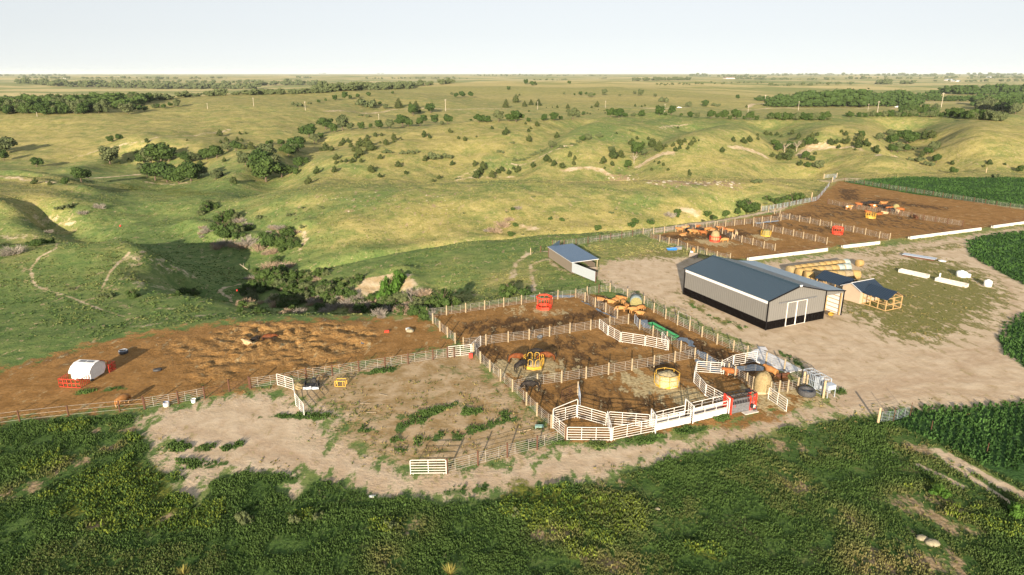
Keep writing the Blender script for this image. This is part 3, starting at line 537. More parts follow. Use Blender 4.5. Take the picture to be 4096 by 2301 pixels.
# ------------------------------------------------------------------ the grey barn
pN, pL, pR = [Vector(G(V('B4', *q))) for q in ((1380, 1140), (248, 670), (2135, 988))]
pP = Vector(G(V('B4', 2365, 935)))
ex = (pR-pN); Wd = ex.length; ex.normalize(); ey = Vector((-ex.y, ex.x, 0)); Ln = (pL-pN).dot(ey); Lt = (pP-pN).dot(ex)-Wd
rzb = math.atan2(ex.y, ex.x); EH, RH, LH = 4.85, 6.42, 4.28
print('barn', Wd, Ln, Lt)
barn = thing('barn', 'large grey metal barn with blue ribbed roof and black wainscot', 'barn', pN, rzb)
h1 = 1.36
MB().prism([(0, 0), (0, Ln), (-.06, Ln), (-.06, 0)], h1, EH-.62).build('wall', M['barnwall'], barn)['label'] = 'long grey ribbed wall'
MB().prism([(-.061, 0), (-.061, Ln), (-.10, Ln), (-.10, 0)], EH-.62, EH-.04).build('eave_panel', M['eave'], barn)
MB().prism([(0, 0), (0, Ln), (-.075, Ln), (-.075, 0)], 0, h1).build('wainscot', M['wains'], barn)
MB().prism([(Wd, 0), (Wd+.06, 0), (Wd+.06, Ln), (Wd, Ln)], 0, EH).build('wall', M['barnwall'], barn)
def gable(y, out, name, m):
    b = MB(); y0, y1 = (y, y+out) if out > 0 else (y+out, y)
    pr = [(0, h1), (Wd, h1), (Wd, EH-.1), (Wd/2, RH-.12), (0, EH-.1)]
    vs = [(x, y0, z) for x, z in pr]+[(x, y1, z) for x, z in pr]; n = 5
    b.add(vs, [tuple(range(n)), tuple(range(2*n-1, n-1, -1))]+[(i, n+i, n+(i+1) % n, (i+1) % n) for i in range(n)]); return b.build(name, m, barn)
gable(0, -.06, 'wall', M['barnwallx'])['label'] = 'grey gable wall with sliding doors'
gable(Ln, .06, 'wall', M['barnwallx'])
MB().box((Wd/2, -.04, h1/2), (Wd, .08, h1)).build('wainscot', M['wainsx'], barn)
MB().box((Wd/2, Ln+.04, h1/2), (Wd, .08, h1)).build('wainscot', M['wainsx'], barn)
def slab_roof(name, x0, z0, x1, z1, y0, y1, m, parent, th=.10):
    return MB().add([(x0, y0, z0), (x1, y0, z1), (x1, y1, z1), (x0, y1, z0), (x0, y0, z0-th), (x1, y0, z1-th), (x1, y1, z1-th), (x0, y1, z0-th)],
      [(0, 1, 2, 3), (7, 6, 5, 4), (0, 4, 5, 1), (1, 5, 6, 2), (2, 6, 7, 3), (3, 7, 4, 0)]).build(name, m, parent)
sl = (RH-EH)/(Wd/2)
roof = slab_roof('roof', -.25, EH-.25*sl+.06, Wd/2, RH+.06, -.25, Ln+.25, M['barnroof'], barn)
slab_roof('roof', Wd/2, RH+.06, Wd+.1, EH+.06-.1*sl, -.25, Ln+.25, M['barnroof'], barn)
MB().bar((Wd/2, -.28, RH+.10), (Wd/2, Ln+.28, RH+.10), .13).build('ridge_cap', M['barnroof'], roof)
MB().box((Wd/2, -.36, RH+.06), (.45, .16, .24)).build('ridge_end', M['eave'], roof)
LX = Wd+Lt
slab_roof('lean_to_roof', Wd+.101, EH+.06-.1*sl, LX+.15, LH+.05, -.25, Ln+.25, ribbed('ribbed_roof_sky_sheen', (.17, .26, .34), 1, .46, .3, .4), barn)  # roof blue lightened in the base colour to stand for reflected sky
tr = MB()
for (x0, z0, x1, z1) in ((-.25, EH-.25*sl, Wd/2, RH), (Wd/2, RH, Wd+.1, EH-.1*sl), (Wd+.1, EH-.1*sl, LX+.15, LH)):
    for yy in (-.29, Ln+.29): tr.bar((x0, yy, z0-.02), (x1, yy, z1-.02), .11)
for x, y, z in ((-.1, -.1, EH), (-.1, Ln+.1, EH), (Wd+.05, -.1, EH-.1), (LX+.06, -.1, LH), (LX+.06, Ln+.1, LH)): MB().bar((x, y, 0), (x, y, z), .11).build('corner_trim', M['trim'], barn)
tr.build('trim', M['trim'], barn)
# lean-to: fascia wall above the opening, outer wall with girts and posts
MB().add([(Wd+.09, -.06, EH-.15), (LX, -.06, LH-.08), (LX, -.06, LH-.40), (Wd+.09, -.06, EH-.95), (Wd+.09, 0, EH-.15), (LX, 0, LH-.08), (LX, 0, LH-.40), (Wd+.09, 0, EH-.95)],
 [(0, 3, 2, 1), (4, 5, 6, 7), (0, 1, 5, 4), (1, 2, 6, 5), (2, 3, 7, 6), (3, 0, 4, 7)]).build('lean_to_fascia', M['barnwallx'], barn)
ow = MB().box((LX+.02, Ln/2, LH/2), (.05, Ln, LH-.1)).build('lean_to_wall', M['eave'], barn)
g = MB()
for z in (.25, .95, 1.65, 2.35, 3.05, 3.75): g.box((LX-.05, Ln/2, z), (.06, Ln-.1, .11))
g.build('girt', M['timber'], ow)
for y in np.linspace(.12, Ln-.12, 8): MB().box((LX-.16, float(y), LH/2-.05), (.18, .18, LH-.15)).build('post', M['timber'], ow)
# sliding doors
def dpt(f): return (f*Wd)
def bx_of(q):                                    # position along the gable of a pixel at ground level
    return (Vector(G(V('B4', *q)))-pN).dot(ex)
d0, d1, d2 = bx_of((1648, 1098)), bx_of((1778, 1072)), bx_of((1905, 1043)); DH = 3.95
for a, b_ in ((d0, d1), (d1, d2)):
    d = MB().box(((a+b_)/2, -.115, DH/2+.4), (b_-a-.02, .05, DH-.8)).box(((a+b_)/2, -.115, .4), (b_-a-.02, .052, .8))
    dr = MB().box(((a+b_)/2, -.115, (DH+h1)/2), (b_-a-.02, .05, DH-h1)).build('sliding_door', M['barnwallx'], barn)
    MB().box(((a+b_)/2, -.113, h1/2), (b_-a-.02, .045, h1)).build('kick_panel', M['wainsx'], dr)
    MB().bar((a+.04, -.16, .02), (a+.04, -.16, DH), .07).bar((b_-.04, -.165, .02), (b_-.04, -.165, DH), .07).bar((a, -.16, DH), (b_, -.16, DH), .055).bar((a, -.16, .05), (b_, -.16, .05), .04).build('frame', M['white'], dr)
MB().box((6.05, -.16, DH+.17), (8.1, .10, .16)).build('door_track', M['grey'], barn)
# crates and a yellow barrow under the lean-to
def b2w(x, y, z=0): return pN+ex*x+ey*y+Vector((0, 0, z))
for i, (x, y, zz) in enumerate(((Wd+.45, 1.3, 0), (Wd+1.15, 1.5, 0), (Wd+.5, 1.35, .62))):
    t_ = thing('crate', ['wooden crate on the lean-to floor next to the barn wall', 'wooden crate on the lean-to floor nearer the yellow barrow', 'wooden crate stacked on top of another under the lean-to'][i], 'crate', b2w(x, y, zz), rzb)
    b = MB()
    for k in range(4): b.box((0, -.26, .08+.15*k), (.62, .03, .10)); b.box((0, .26, .08+.15*k), (.62, .03, .10)); b.box((-.3, 0, .08+.15*k), (.03, .5, .10)); b.box((.3, 0, .08+.15*k), (.03, .5, .10))
    b.build('slats', M['timber'], t_); MB().box((0, 0, .30), (.5, .42, .5)).build('contents', M['timberl'], t_)
wb = thing('wheelbarrow', 'yellow wheelbarrow tipped up at the mouth of the lean-to', 'wheelbarrow', b2w(Wd+1.9, -.1), rzb+.5)
MB().add([(-.35, -.3, .35), (.45, -.25, .30), (.45, .25, .30), (-.35, .3, .35), (-.5, -.4, .75), (.7, -.35, .62), (.7, .35, .62), (-.5, .4, .75)], [(3, 2, 1, 0), (0, 1, 5, 4), (1, 2, 6, 5), (2, 3, 7, 6), (3, 0, 4, 7)]).build('tray', M['yellow'], wb)
MB().ring((0, 0, 0), .17, .05, 14, 6).build('wheel', M['tyre'], wb).matrix_local = Matrix.Translation((.8, 0, .22)) @ Matrix.Rotation(math.pi/2, 4, 'X')
MB().path([(.8, .08, .22), (-.3, .28, .42), (-1.0, .3, .6)], .02).path([(.8, -.08, .22), (-.3, -.28, .42), (-1.0, -.3, .6)], .02).bar((-.4, .3, .45), (-.45, .3, 0), .02).bar((-.4, -.3, .45), (-.45, -.3, 0), .02).build('handle_frame', M['black'], wb)

# ------------------------------------------------------------------ the low blue-roofed shed and its windbreak wings
sA, sB, sC = Vector(G(V('B5', 488, 368))), Vector(G(V('B5', 800, 582))), Vector(G(V('B5', 1070, 520)))
sx = (sB-sA); SL = sx.length; sx.normalize(); sy = Vector((-sx.y, sx.x, 0)); SD = abs((sC-sB).dot(sy)); rzs = math.atan2(sx.y, sx.x)
print('shed', SL, SD)
shed = thing('shed', 'low open shed with bright blue roof and tan back wall', 'shed', sA, rzs)
HB, HF = 2.35, 3.0
HB, HF = 2.40, 2.62
MB().box((SL/2, 0, HB/2), (SL, .08, HB-.02)).build('wall', M['shedwall'], shed).rotation_euler = (0, 0, 0)
MB().add([(SL-.04, .05, 0), (SL-.04, SD, 0), (SL-.04, SD, .9), (SL-.04, .05, .9), (SL+.02, .05, 0), (SL+.02, SD, 0), (SL+.02, SD, .9), (SL+.02, .05, .9)], [(0, 1, 2, 3), (7, 6, 5, 4), (0, 4, 5, 1), (1, 5, 6, 2), (2, 6, 7, 3), (3, 7, 4, 0)]).build('end_wall', M['shedwall'], shed)
MB().box((0, SD/2, HB/2), (.08, SD-.1, HB-.05)).build('end_wall', M['shedwall'], shed)
MB().box((SL/2, SD*.99, .9), (SL*.9, .06, 1.3)).build('inner_lining', M['shedwall'], shed)
slab = MB().add([(-.3, -.25, HB-.02), (SL+.3, -.25, HB-.02), (SL+.3, SD+.35, HF), (-.3, SD+.35, HF), (-.3, -.25, HB-.1), (SL+.3, -.25, HB-.1), (SL+.3, SD+.35, HF-.08), (-.3, SD+.35, HF-.08)],
 [(0, 1, 2, 3), (7, 6, 5, 4), (0, 4, 5, 1), (1, 5, 6, 2), (2, 6, 7, 3), (3, 7, 4, 0)]); slab.build('roof', ribbed('blue_shed_roof_sheet', (.085, .16, .26), 0, .35, .3, .45), shed)
MB().bar((SL+.3, -.25, HB-.08), (SL+.3, SD+.35, HF-.06), .06).build('trim', M['eave'], shed); MB().bar((-.3, -.25, HB-.12), (SL+.24, -.25, HB-.12), .05).build('trim', M['eave'], shed)
for x in np.linspace(.1, SL-.1, 4): MB().bar((float(x), SD+.2, 0), (float(x), SD+.2, HF-.1), .09, 6).build('post', M['wood'], shed)
# wings
wv = Vector(G(V('B5', 1108, 710)))-sB
w1 = thing('windbreak_panel', 'pale corrugated windbreak wing jutting from the near end of the blue shed', 'windbreak', sB, math.atan2(wv.y, wv.x)); WL = wv.length
MB().box((WL/2, -.08, 1.28), (WL, .05, 1.95)).build('sheet', ribbed('pale_corrugated_sheet', (.42, .47, .52), 2, .22, .5, .1), w1)
for x_ in (0, WL/2, WL): MB().bar((x_, .06, 0), (x_, .06, 2.2), .10).build('post', M['rust'], w1)
MB().box((WL/2, .02, 1.7), (WL, .06, .12)).box((WL/2, .02, .8), (WL, .06, .12)).build('rail', M['rust'], w1)
w2 = thing('windbreak_panel', 'upright blue sheet windbreak wing at the far end of the blue shed', 'windbreak', sA, rzs+math.pi*.5+.62)
MB().add([(.1, -.03, .3), (4.2, -.03, .3), (4.2, -.03, 3.0), (.1, -.03, 2.3), (.1, .03, .3), (4.2, .03, .3), (4.2, .03, 3.0), (.1, .03, 2.3)], [(0, 3, 2, 1), (4, 5, 6, 7), (0, 1, 5, 4), (1, 2, 6, 5), (2, 3, 7, 6), (3, 0, 4, 7)]).build('sheet', M['shedroof'], w2)
MB().bar((0, .1, 0), (0, .1, 2.4), .09).build('post', M['rust'], w2); MB().bar((4.3, .0, 0), (4.3, .0, 3.0), .09).build('post', M['rust'], w2)
for q, h, m_, lb in (((242, 332), 1.55, 'wood', 'lone pale wooden post left of the blue shed'), ((378, 300), 1.5, 'rust', 'dark steel post between the pale post and the blue shed')):
    p_ = G(V('B5', *q)); o_ = MB().bar((0, 0, 0), (0, 0, h), .11, 8).build('fence_post', M[m_]); o_.location = p_; tag(o_, lb, 'post')

# ------------------------------------------------------------------ the half-built cream house with timber-frame wings
c0, c1, c2_ = Vector(G(V('E2', 660, 1100))), Vector(G(V('E2', 1075, 1215))), Vector(G(V('E2', 1520, 1390)))
c3 = Vector(G(V('E2', 1890, 1310)))
hy = (c3-c2_); hy.normalize(); hx = Vector((hy.y, -hy.x, 0))           # hx: along the wings to the right and near, hy: away
gw = (c1-c0).dot(hx); wl_ = (c2_-c1).dot(hx); off = (c2_-c1).dot(hy); WDp = (c3-c2_).length
print('coop', gw, wl_, off, WDp)
rzh = math.atan2(hx.y, hx.x)
coop = thing('kennel_building', 'cream plywood hut with navy roofs and open timber frame wings', 'hut', c0, rzh)
gw = max(gw, 3.6); D_ = 5.0; HW, HRg = 2.35, 3.35
MB().box((gw/2, 0, HW/2), (gw, .1, HW)).add([(0, -.05, HW), (gw, -.05, HW), (gw/2, -.05, HRg-.1), (0, .05, HW), (gw, .05, HW), (gw/2, .05, HRg-.1)], [(0, 1, 2), (5, 4, 3), (0, 2, 5, 3), (1, 4, 5, 2)]).build('wall', M['plywood'], coop)
MB().box((gw, D_/2+.06, HW/2), (.1, D_, HW)).build('wall', M['plywood'], coop); MB().box((0, D_/2+.06, HW/2), (.1, D_, HW)).build('wall', M['plywood'], coop); MB().box((gw/2, D_+.1, HW/2), (gw, .1, HW)).build('wall', M['plywood'], coop)
slab_roof('roof', -.3, HW-.02, gw/2, HRg, -.35, D_+.4, M['navyroof'], coop); slab_roof('roof', gw/2, HRg, gw+.3, HW-.02, -.35, D_+.4, M['navyroof'], coop)
MB().path([(-.3, -.38, HW-.05), (gw/2, -.38, HRg-.04), (gw+.3, -.38, HW-.05)], .05).build('trim', M['eave'], coop); MB().bar((gw/2, -.33, HRg+.03), (gw/2, D_+.4, HRg+.03), .06).build('ridge_cap', M['eave'], coop)
def wing(x0, x1, yb, dp, lab, open_side):
    w = MB(); hw, hr = 2.15, 3.25; n = 4; xs = np.linspace(x0, x1, n)
    for x in xs:
        for y in (yb, yb+dp): w.box((float(x), y, hw/2), (.13, .13, hw))
    for y in (yb, yb+dp):
        for z in (.08, 1.05, hw-.08): w.box(((x0+x1)/2, y, z), (abs(x1-x0), .07, .12))
    for x in (x0, x1):
        for z in (.08, 1.05, hw-.08): w.box((x, yb+dp/2, z), (.07, dp, .12))
        w.bar((x, yb, hw), (x, yb+dp/2, hr-.08), .06).bar((x, yb+dp, hw), (x, yb+dp/2, hr-.08), .06); w.box((x, yb+dp/2, hw/2), (.11, .11, hw))
    w.build('timber_frame', M['timber'], coop)['label'] = lab
    r = MB(); X0, X1 = min(x0, x1)-.3, max(x0, x1)+.3
    r.add([(X0, yb-.35, hw-.1), (X1, yb-.35, hw-.1), (X1, yb+dp/2, hr), (X0, yb+dp/2, hr), (X1, yb+dp+.35, hw-.1), (X0, yb+dp+.35, hw-.1),
           (X0, yb-.35, hw-.16), (X1, yb-.35, hw-.16), (X1, yb+dp/2, hr-.06), (X0, yb+dp/2, hr-.06), (X1, yb+dp+.35, hw-.16), (X0, yb+dp+.35, hw-.16)],
          [(0, 1, 2, 3), (3, 2, 4, 5), (7, 6, 9, 8), (8, 9, 11, 10), (0, 6, 7, 1), (4, 10, 11, 5), (1, 7, 8, 2), (2, 8, 10, 4), (0, 3, 9, 6), (3, 5, 11, 9)])
    r.build('roof', M['navyroofx'], coop)
wing(gw+.1, gw+max(wl_, 4.5), max(0.3, off*0+.6), max(2.6, WDp*.95), 'open timber frame wing on the near side', 1)
wing(-.1, -6.0, .6, max(2.6, WDp*.95), 'open timber frame wing on the far side', -1)
# ------------------------------------------------------------------ fences
def D2(view, *q): return V(view, *q)
_meshes = {}
def post_mesh(kind, h):
    k = (kind, round(h, 1))
    if k not in _meshes:
        b = MB()
        if kind == 'wood': b.bar((0, 0, -.1), (0, 0, h), .12, 8, .10)
        elif kind == 'pale': b.bar((0, 0, -.1), (0, 0, h), .14, 8, .13)
        elif kind == 'tpost': b.bar((0, 0, -.1), (0, 0, h), .035, 4)
        else: b.bar((0, 0, -.1), (0, 0, h), .085, 8)
        o = b.build('post', M['wood' if kind in ('wood',) else 'rust']); me = o.data
        if kind == 'pale': me.materials[0] = M['timberl']
        bpy.data.objects.remove(o); _meshes[k] = me
    return _meshes[k]
def fence(pts, label, post='wood', rails=6, top=1.38, m='galv', r=.017, ph=1.72, stays=2, group=None, posts=True, name='livestock_fence', low=.16):
    P = [W1(p) if hillfence else G(p) for p in pts]; o = Vector(P[0]); t_ = thing(name, label, 'fence', o, 0, group)
    for i, p in enumerate(P):
        if posts is True or (posts and i in posts): inst(post_mesh(post, ph), 'post', t_, Vector(p)-o, (0, 0, i*.7))
    for a, b in zip(P[:-1], P[1:]):
        a, b = Vector(a)-o, Vector(b)-o; mb = MB(); n = Vector((-(b-a).y, (b-a).x, 0)).normalized()*.13
        for k in range(rails):
            z = low+(top-low)*k/(rails-1); mb.bar(a+n+Vector((0, 0, z)), b+n+Vector((0, 0, z)), r, 4, cap=False)
        for k in range(stays):
            c = a.lerp(b, (k+.6)/(stays+.2)); mb.bar(c+n+Vector((0, 0, low)), c+n+Vector((0, 0, top)), r*1.1, 4)
        mb.build('rail_panel', M[m], t_)
    return t_
hillfence = False
fence(VL('B6', (195,470),(458,440),(714,405),(967,370),(1223,330),(1460,295),(1703,262),(1947,225),(2185,205)), 'long wood post fence along the far edge of the pen with the red feeder')
fence(VL('B6', (195,470),(275,550),(370,655),(470,738),(573,820)), 'short fence closing the left end of the red feeder pen')
fence(VL('B6', (683,882),(985,840),(1283,800),(1563,768),(1836,725),(2108,680),(2386,638))+VL('B7', (530,590),(780,557)), 'fence between the red feeder pen and the horse pen')
fence(VL('B7', (75,205),(200,255),(337,330),(478,400),(633,480)), 'fence between the red feeder pen and the calves, above a strip of water')
fence(VL('B7', (75,205),(228,175)), 'single fence span at the corner behind the calf pen', stays=1)
fence(VL('B7', (228,175),(385,145),(535,125)), 'dark post fence span behind the calf pen, nearest the shed', post='dark')
fence(VL('B7', (535,125),(768,205),(990,305),(1122,405),(1280,490),(1437,572)), 'wood post fence between the calf pen and the gravel yard')
fence(VL('B7', (1600,645),(1765,730),(1967,830),(2185,925))+VL('C1', (965,262),(1215,355),(1460,452),(1690,592)), 'fence along the yard from the bow gate past the concrete slab')
fence(VL('B7', (930,635),(1108,720),(1295,800),(1480,930),(1667,1025)), 'wood post fence beside the green trough')
fence(VL('C1', (262,292),(420,375),(620,455),(712,505),(800,545),(955,637),(1040,690)), 'fence from the horse pen corner to the tall hay bale', stays=2)
fence([V('B6', 1340,1462)]+VL('C2', (165,482),(490,440),(817,385),(1118,330),(1430,275),(1725,228),(2003,170),(2270,122)), 'fence between the horse pen and the pen with the hay filled yellow feeder')
fence(VL('B6', (820,965),(912,1080),(1038,1195),(1180,1320),(1340,1462))+VL('C2', (20,740),(160,885),(350,1050)), 'long diagonal fence along the left side of the horse pens')
fence(VL('C4', (345,520),(715,470),(1090,390),(1440,350),(1795,290),(2145,240),(2455,190))+VL('B6', (275,1040),(470,1012)), 'long fence with brown posts above the weedy paddock', post='dark', ph=1.6)
fence(VL('C5', (1265,962),(1725,890),(2075,822)), 'pair of leaning steel panels between brown posts beside the blue tub', post='dark')
fence([V('C5', 2075,822), V('C4', 60,560), V('C4', 330,522)], 'thin rusty wire gate section between two brown post fences', post='dark', rails=7, m='rust', r=.012, top=1.2)
fence([(-120,1080)]+VL('C6', (-60,500),(265,455),(920,385),(1605,320),(1945,290)), 'sparse wire fence on brown posts at the far left', post='dark', rails=3, m='galv', r=.013, top=1.25, stays=0, ph=1.35)
fence(VL('C3', (800,990),(1212,880),(1605,770),(2005,670),(2385,540)), 'bottom fence with dark posts between the paddock and the road', post='dark')
fence(VL('B5', (535,228),(690,220),(850,208),(1010,180),(1170,155),(1313,135),(1462,115),(1608,88),(1745,55)), 'dark post fence running from the blue shed to the feedlots', post='dark')
fence(VL('B1', (40,795),(180,793),(325,778),(478,762),(610,747),(740,735),(890,720),(1030,706),(1145,692),(1265,682),(1395,668),(1518,652),(1632,640),(1748,628),(1885,613),(2000,598)), 'fence along the upper edge of the feedlots, beside the two track road')
fence(VL('B1', (145,850),(263,895),(385,930),(508,950),(630,1010),(768,1055),(890,1088),(1028,1125),(1205,1155)), 'near fence of the first feedlot, where a calf reaches through')
fence(VL('B1', (145,850),(40,795)), 'short gate like fence panel at the corner of the first feedlot', post='wood')
fence(VL('B1', (1000,705),(1100,790),(1230,865),(1360,905),(1507,940),(1657,985),(1805,1020)), 'fence behind the red bale feeder dividing the first two feedlots')
fence(VL('B1', (1518,690),(1645,725),(1775,762),(1908,790),(2050,822),(2183,855),(2345,890),(2500,930)), 'fence between the second and the third feedlot')
fence(VL('B1', (1620,487),(1720,500),(1800,525),(1870,557),(2000,598),(2132,625),(2272,650),(2408,680),(2555,710))+VL('B2', (130,740),(282,770),(443,802),(630,850),(770,872)), 'fence running past the empty red feeder to the long white bunk')
fence(VL('B1', (1620,487),(1720,475),(1815,460),(1910,442),(2000,425),(2090,405),(2180,388),(2300,365),(2370,350),(2410,310),(2450,260),(2500,200),(2540,150)), 'bluish steel panel fence curving round the top corner of the feedlots', m='galvb', post='dark', r=.032)
fence(VL('A4', (645,1225),(690,1180),(560,1190)), 'short end of steel panels at the far corner of the feedlot', m='galvb', post='pale', r=.03)
fence(VL('B2', (-60,388),(150,435),(310,462),(460,485),(620,505),(770,530),(900,550),(1050,570),(1222,610),(1380,632),(1545,660),(1745,690)), 'thin fence behind the yellow ring feeder, in front of the black cattle', post='dark')
fence(VL('B2', (165,88),(300,112),(430,130),(540,150),(650,170),(760,190),(880,208),(990,222),(1110,243),(1230,262),(1350,282),(1480,302),(1610,325),(1750,345),(1900,368),(2050,392),(2200,418),(2380,445),(2570,470),(2760,500)), 'long dark post fence between the feedlot and the green crop field', post='dark', m='galv', ph=1.55)
fence(VL('C7', (610,560),(790,545),(980,490)), 'short woven wire fence with rusty posts at the field corner', post='tpost', rails=7, m='galvb', r=.012, ph=1.9, top=1.3, posts=(1, 2))
for q, h, k, lb in ((V('C7', 612,562), 2.0, 'pale', 'thick cream wooden corner post at the field corner'), (V('C7', 1225,650), 1.3, 'tpost', 'rusty stake standing in the crop near the field corner'), (V('C7', 1872,905), 1.2, 'tpost', 'pale topped stake deep in the crop field'),
                    (V('C1', 1985,808), 2.3, 'pale', 'stout white painted post beside the grey loading chute'), (V('B6', 558,1010), 1.6, 'dark', 'brown post behind the white gate panel above the paddock'),
                    (V('A4', 435,1415), 2.6, 'pale', 'tall white post in the bluish fence at the feedlot bend'), (V('A4', 2190,1135), 2.2, 'pale', 'small white marker post beyond the green field')):
    x, y, z = W1(q) if q[1] < 700 else G(q); o_ = inst(post_mesh(k, h), 'fence_post', None, (x, y, z)); tag(o_, lb, 'post')
def wire_gate(): pass
# bow-topped gates
def bow_gate(a, b, label, h=1.5, bow=2.3, m='galv'):
    A, B = Vector(G(a)), Vector(G(b)); L = (B-A).length; t_ = thing('bow_gate', label, 'gate', A, math.atan2((B-A).y, (B-A).x))
    f = MB(); f.bar((0, 0, 0), (0, 0, bow), .045).bar((L, 0, 0), (L, 0, bow), .045).bar((0, 0, bow), (L, 0, bow), .04); f.build('bow_frame', M[m], t_)
    g = MB()
    for k in range(6): g.bar((.08, 0, .2+k*(h-.2)/5), (L-.08, 0, .2+k*(h-.2)/5), .03)
    for x in (.08, L/2, L-.08): g.bar((x, 0, .2), (x, 0, h), .032)
    g.build('rails', M[m], t_); return t_
bow_gate(V('B7', 1437,572), V('B7', 1600,645), 'tall bow topped gate in the yard fence opposite the barn')
# ------------------------------------------------------------------ portable white panels
_pan = {}
def panel(a, b, label, h=1.62, m='white', rails=6, group='white portable corral panels', sheet=False, rx=0, r=.036, name='corral_panel', z0=0):
    A, B = Vector(G(a)), Vector(G(b)); L = max((B-A).length, .8); t_ = thing(name, label, 'panel', A, math.atan2((B-A).y, (B-A).x), group)
    f = MB(); c = .12
    f.path([(0, 0, .04), (0, 0, h-c), (c*.35, 0, h-c*.35), (c, 0, h), (L-c, 0, h), (L-c*.35, 0, h-c*.35), (L, 0, h-c), (L, 0, .04)], r*1.1, 6)
    f.bar((0, 0, .16), (L, 0, .16), r)
    for x in (.25, L-.25): f.bar((x, 0, .16), (x, 0, 0), r*.9)
    f.build('frame', M[m], t_)
    g = MB()
    for k in range(1, rails-1): z = .16+(h-.16)*k/(rails-1); g.bar((0, 0, z), (L, 0, z), r*.85, 4, cap=False)
    n = 2 if L > 4.3 else 1
    for k in range(n): g.bar((L*(k+1)/(n+1), 0, .16), (L*(k+1)/(n+1), 0, h), r*.95)
    g.build('rails', M[m], t_)
    if sheet: MB().box((L/2, -.045, .48), (L-.06, .02, .80)).build('sheeting', M[m], t_)
    return t_
LB = [
 ('B7', (390,620), (503,712), 'white panel hinged on the fence, leftmost of the row curving through the horse pen'),
 ('B7', (512,710), (668,802), 'second white panel of the row curving through the horse pen, angled down to the right'),
 ('B7', (682,803), (998,852), 'third white panel of the curving row, nearly level, below the green trough'),
 ('B7', (1010,852), (1298,915), 'fourth white panel of the curving row, ending at the swung gate'),
 ('B7', (1225,795), (1316,915), 'narrow white gate swung half open at the end of the curving row'),
 ('B6', (480,1005), (800,975), 'white panel lying along the brown post fence above the paddock'),
 ('B6', (782,975), (915,850), 'white panel angled up to the middle fence from the paddock corner'),
 ('C4', (705,475), (922,545), 'white gate standing away from the paddock fence near the box blade'),
 ('C4', (922,545), (950,745), 'white panel seen almost edge on in the paddock'),
 ('C4', (950,745), (1064,890), 'bent white panel reaching towards the road in the paddock'),
 ('C3', (310,1000), (788,995), 'lone white panel beside the road at the end of the bottom fence'),
 ('C2', (372,1045), (545,1195), 'white panel leading from the bow gate to the bottom corner post'),
 ('C2', (388,985), (688,905), 'white panel under the tall white bow'),
 ('C2', (702,910), (1082,1018), 'white panel right of the tall white bow, sloping down right'),
 ('C2', (1118,1000), (1662,1042), 'long white panel along the back of the crowding tub'),
 ('C2', (562,1215), (1142,1222), 'long white panel nearest the road, bottom left of the tub'),
 ('C2', (1172,1215), (1735,1100), 'long white panel between the tub corner and the white alley'),
 ('C2', (1098,985), (1158,1225), 'white sweep gate crossing the crowding tub'),
 ('C1', (250,605), (283,465), 'white panel seen nearly end on left of the pen with the hay bale'),
 ('C1', (285,468), (650,495), 'white gate panel facing the road in front of the standing water'),
 ('C1', (250,605), (402,785), 'white panel sloping down right towards the red and black chute, upper of two'),
 ('C1', (408,790), (628,915), 'white panel sloping down right towards the red and black chute, lower of two'),
 ('C1', (612,470), (772,388), 'white panel angled up in front of the concrete slab'),
 ('C1', (780,385), (1090,330), 'white panel standing at the left end of the concrete slab'),
 ('C1', (1245,830), (1487,1000), 'white gate open onto the gravel right of the tall hay bale'),
]
for v, a, b, lb in LB: panel(V(v, *a), V(v, *b), lb)
# white alley with sheeted sides
al = [(V('C2', 1752,1085), V('C2', 2212,985), 'sheeted white alley side nearest the road, left half'), (V('C1', 235,1140), V('C1', 690,1030), 'sheeted white alley side nearest the road, right half'),
      (V('C2', 1690,1035), V('C2', 2130,925), 'sheeted white alley side at the back, left half'), (V('C1', 200,1060), V('C1', 640,955), 'sheeted white alley side at the back, right half')]
for a, b, lb in al: panel(a, b, lb, h=1.75, rails=5, sheet=True, group='sheeted sides of the white cattle alley', name='sheeted_panel')
def arch(a, b, label, h=2.15, gate=False):
    A, B = Vector(G(a)), Vector(G(b)); L = (B-A).length; t_ = thing('gate_arch', label, 'frame', A, math.atan2((B-A).y, (B-A).x))
    MB().bar((0, 0, 0), (0, 0, h), .07).bar((L, 0, 0), (L, 0, h), .07).bar((0, 0, h), (L, 0, h), .07).build('frame', M['white'], t_)
    g = MB()
    for k in range(7): g.bar((.08, 0, .3+k*.26), (L*.62, 0, .3+k*.26), .03)
    g.bar((L*.62, 0, .2), (L*.62, 0, h-.1), .035); g.build('slide_gate', M['white'], t_)
arch(V('C2', 1745,1120), V('C2', 1680,1020), 'white arch with slide gate at the left mouth of the alley')
arch(V('C2', 2245,985), V('C2', 2135,880), 'white arch with slide gate halfway along the alley')
arch(V('C1', 715,1030), V('C1', 640,950), 'white arch joining the alley to the red and black chute', h=2.0)
A_, B_ = V('C2', 372,1045), V('C2', 700,905)
bw = thing('bow_gate', 'tall white bow spanning above a panel at the left corner of the tub', 'gate', G(A_), 0); v_ = Vector(G(B_))-Vector(G(A_))
MB().path([(0, -.1, 0), (0, -.1, 2.25), v_*.03+Vector((0, -.1, 2.4)), v_*.97+Vector((0, -.1, 2.4)), v_+Vector((0, -.1, 2.25)), v_+Vector((0, -.1, 0))], .05, 6).build('bow_frame', M['white'], bw)
fp = inst(post_mesh('pale', 1.75), 'fence_post', None, G(V('C2', 543,1200))); tag(fp, 'tan corner post beside the lowest white panels', 'post')
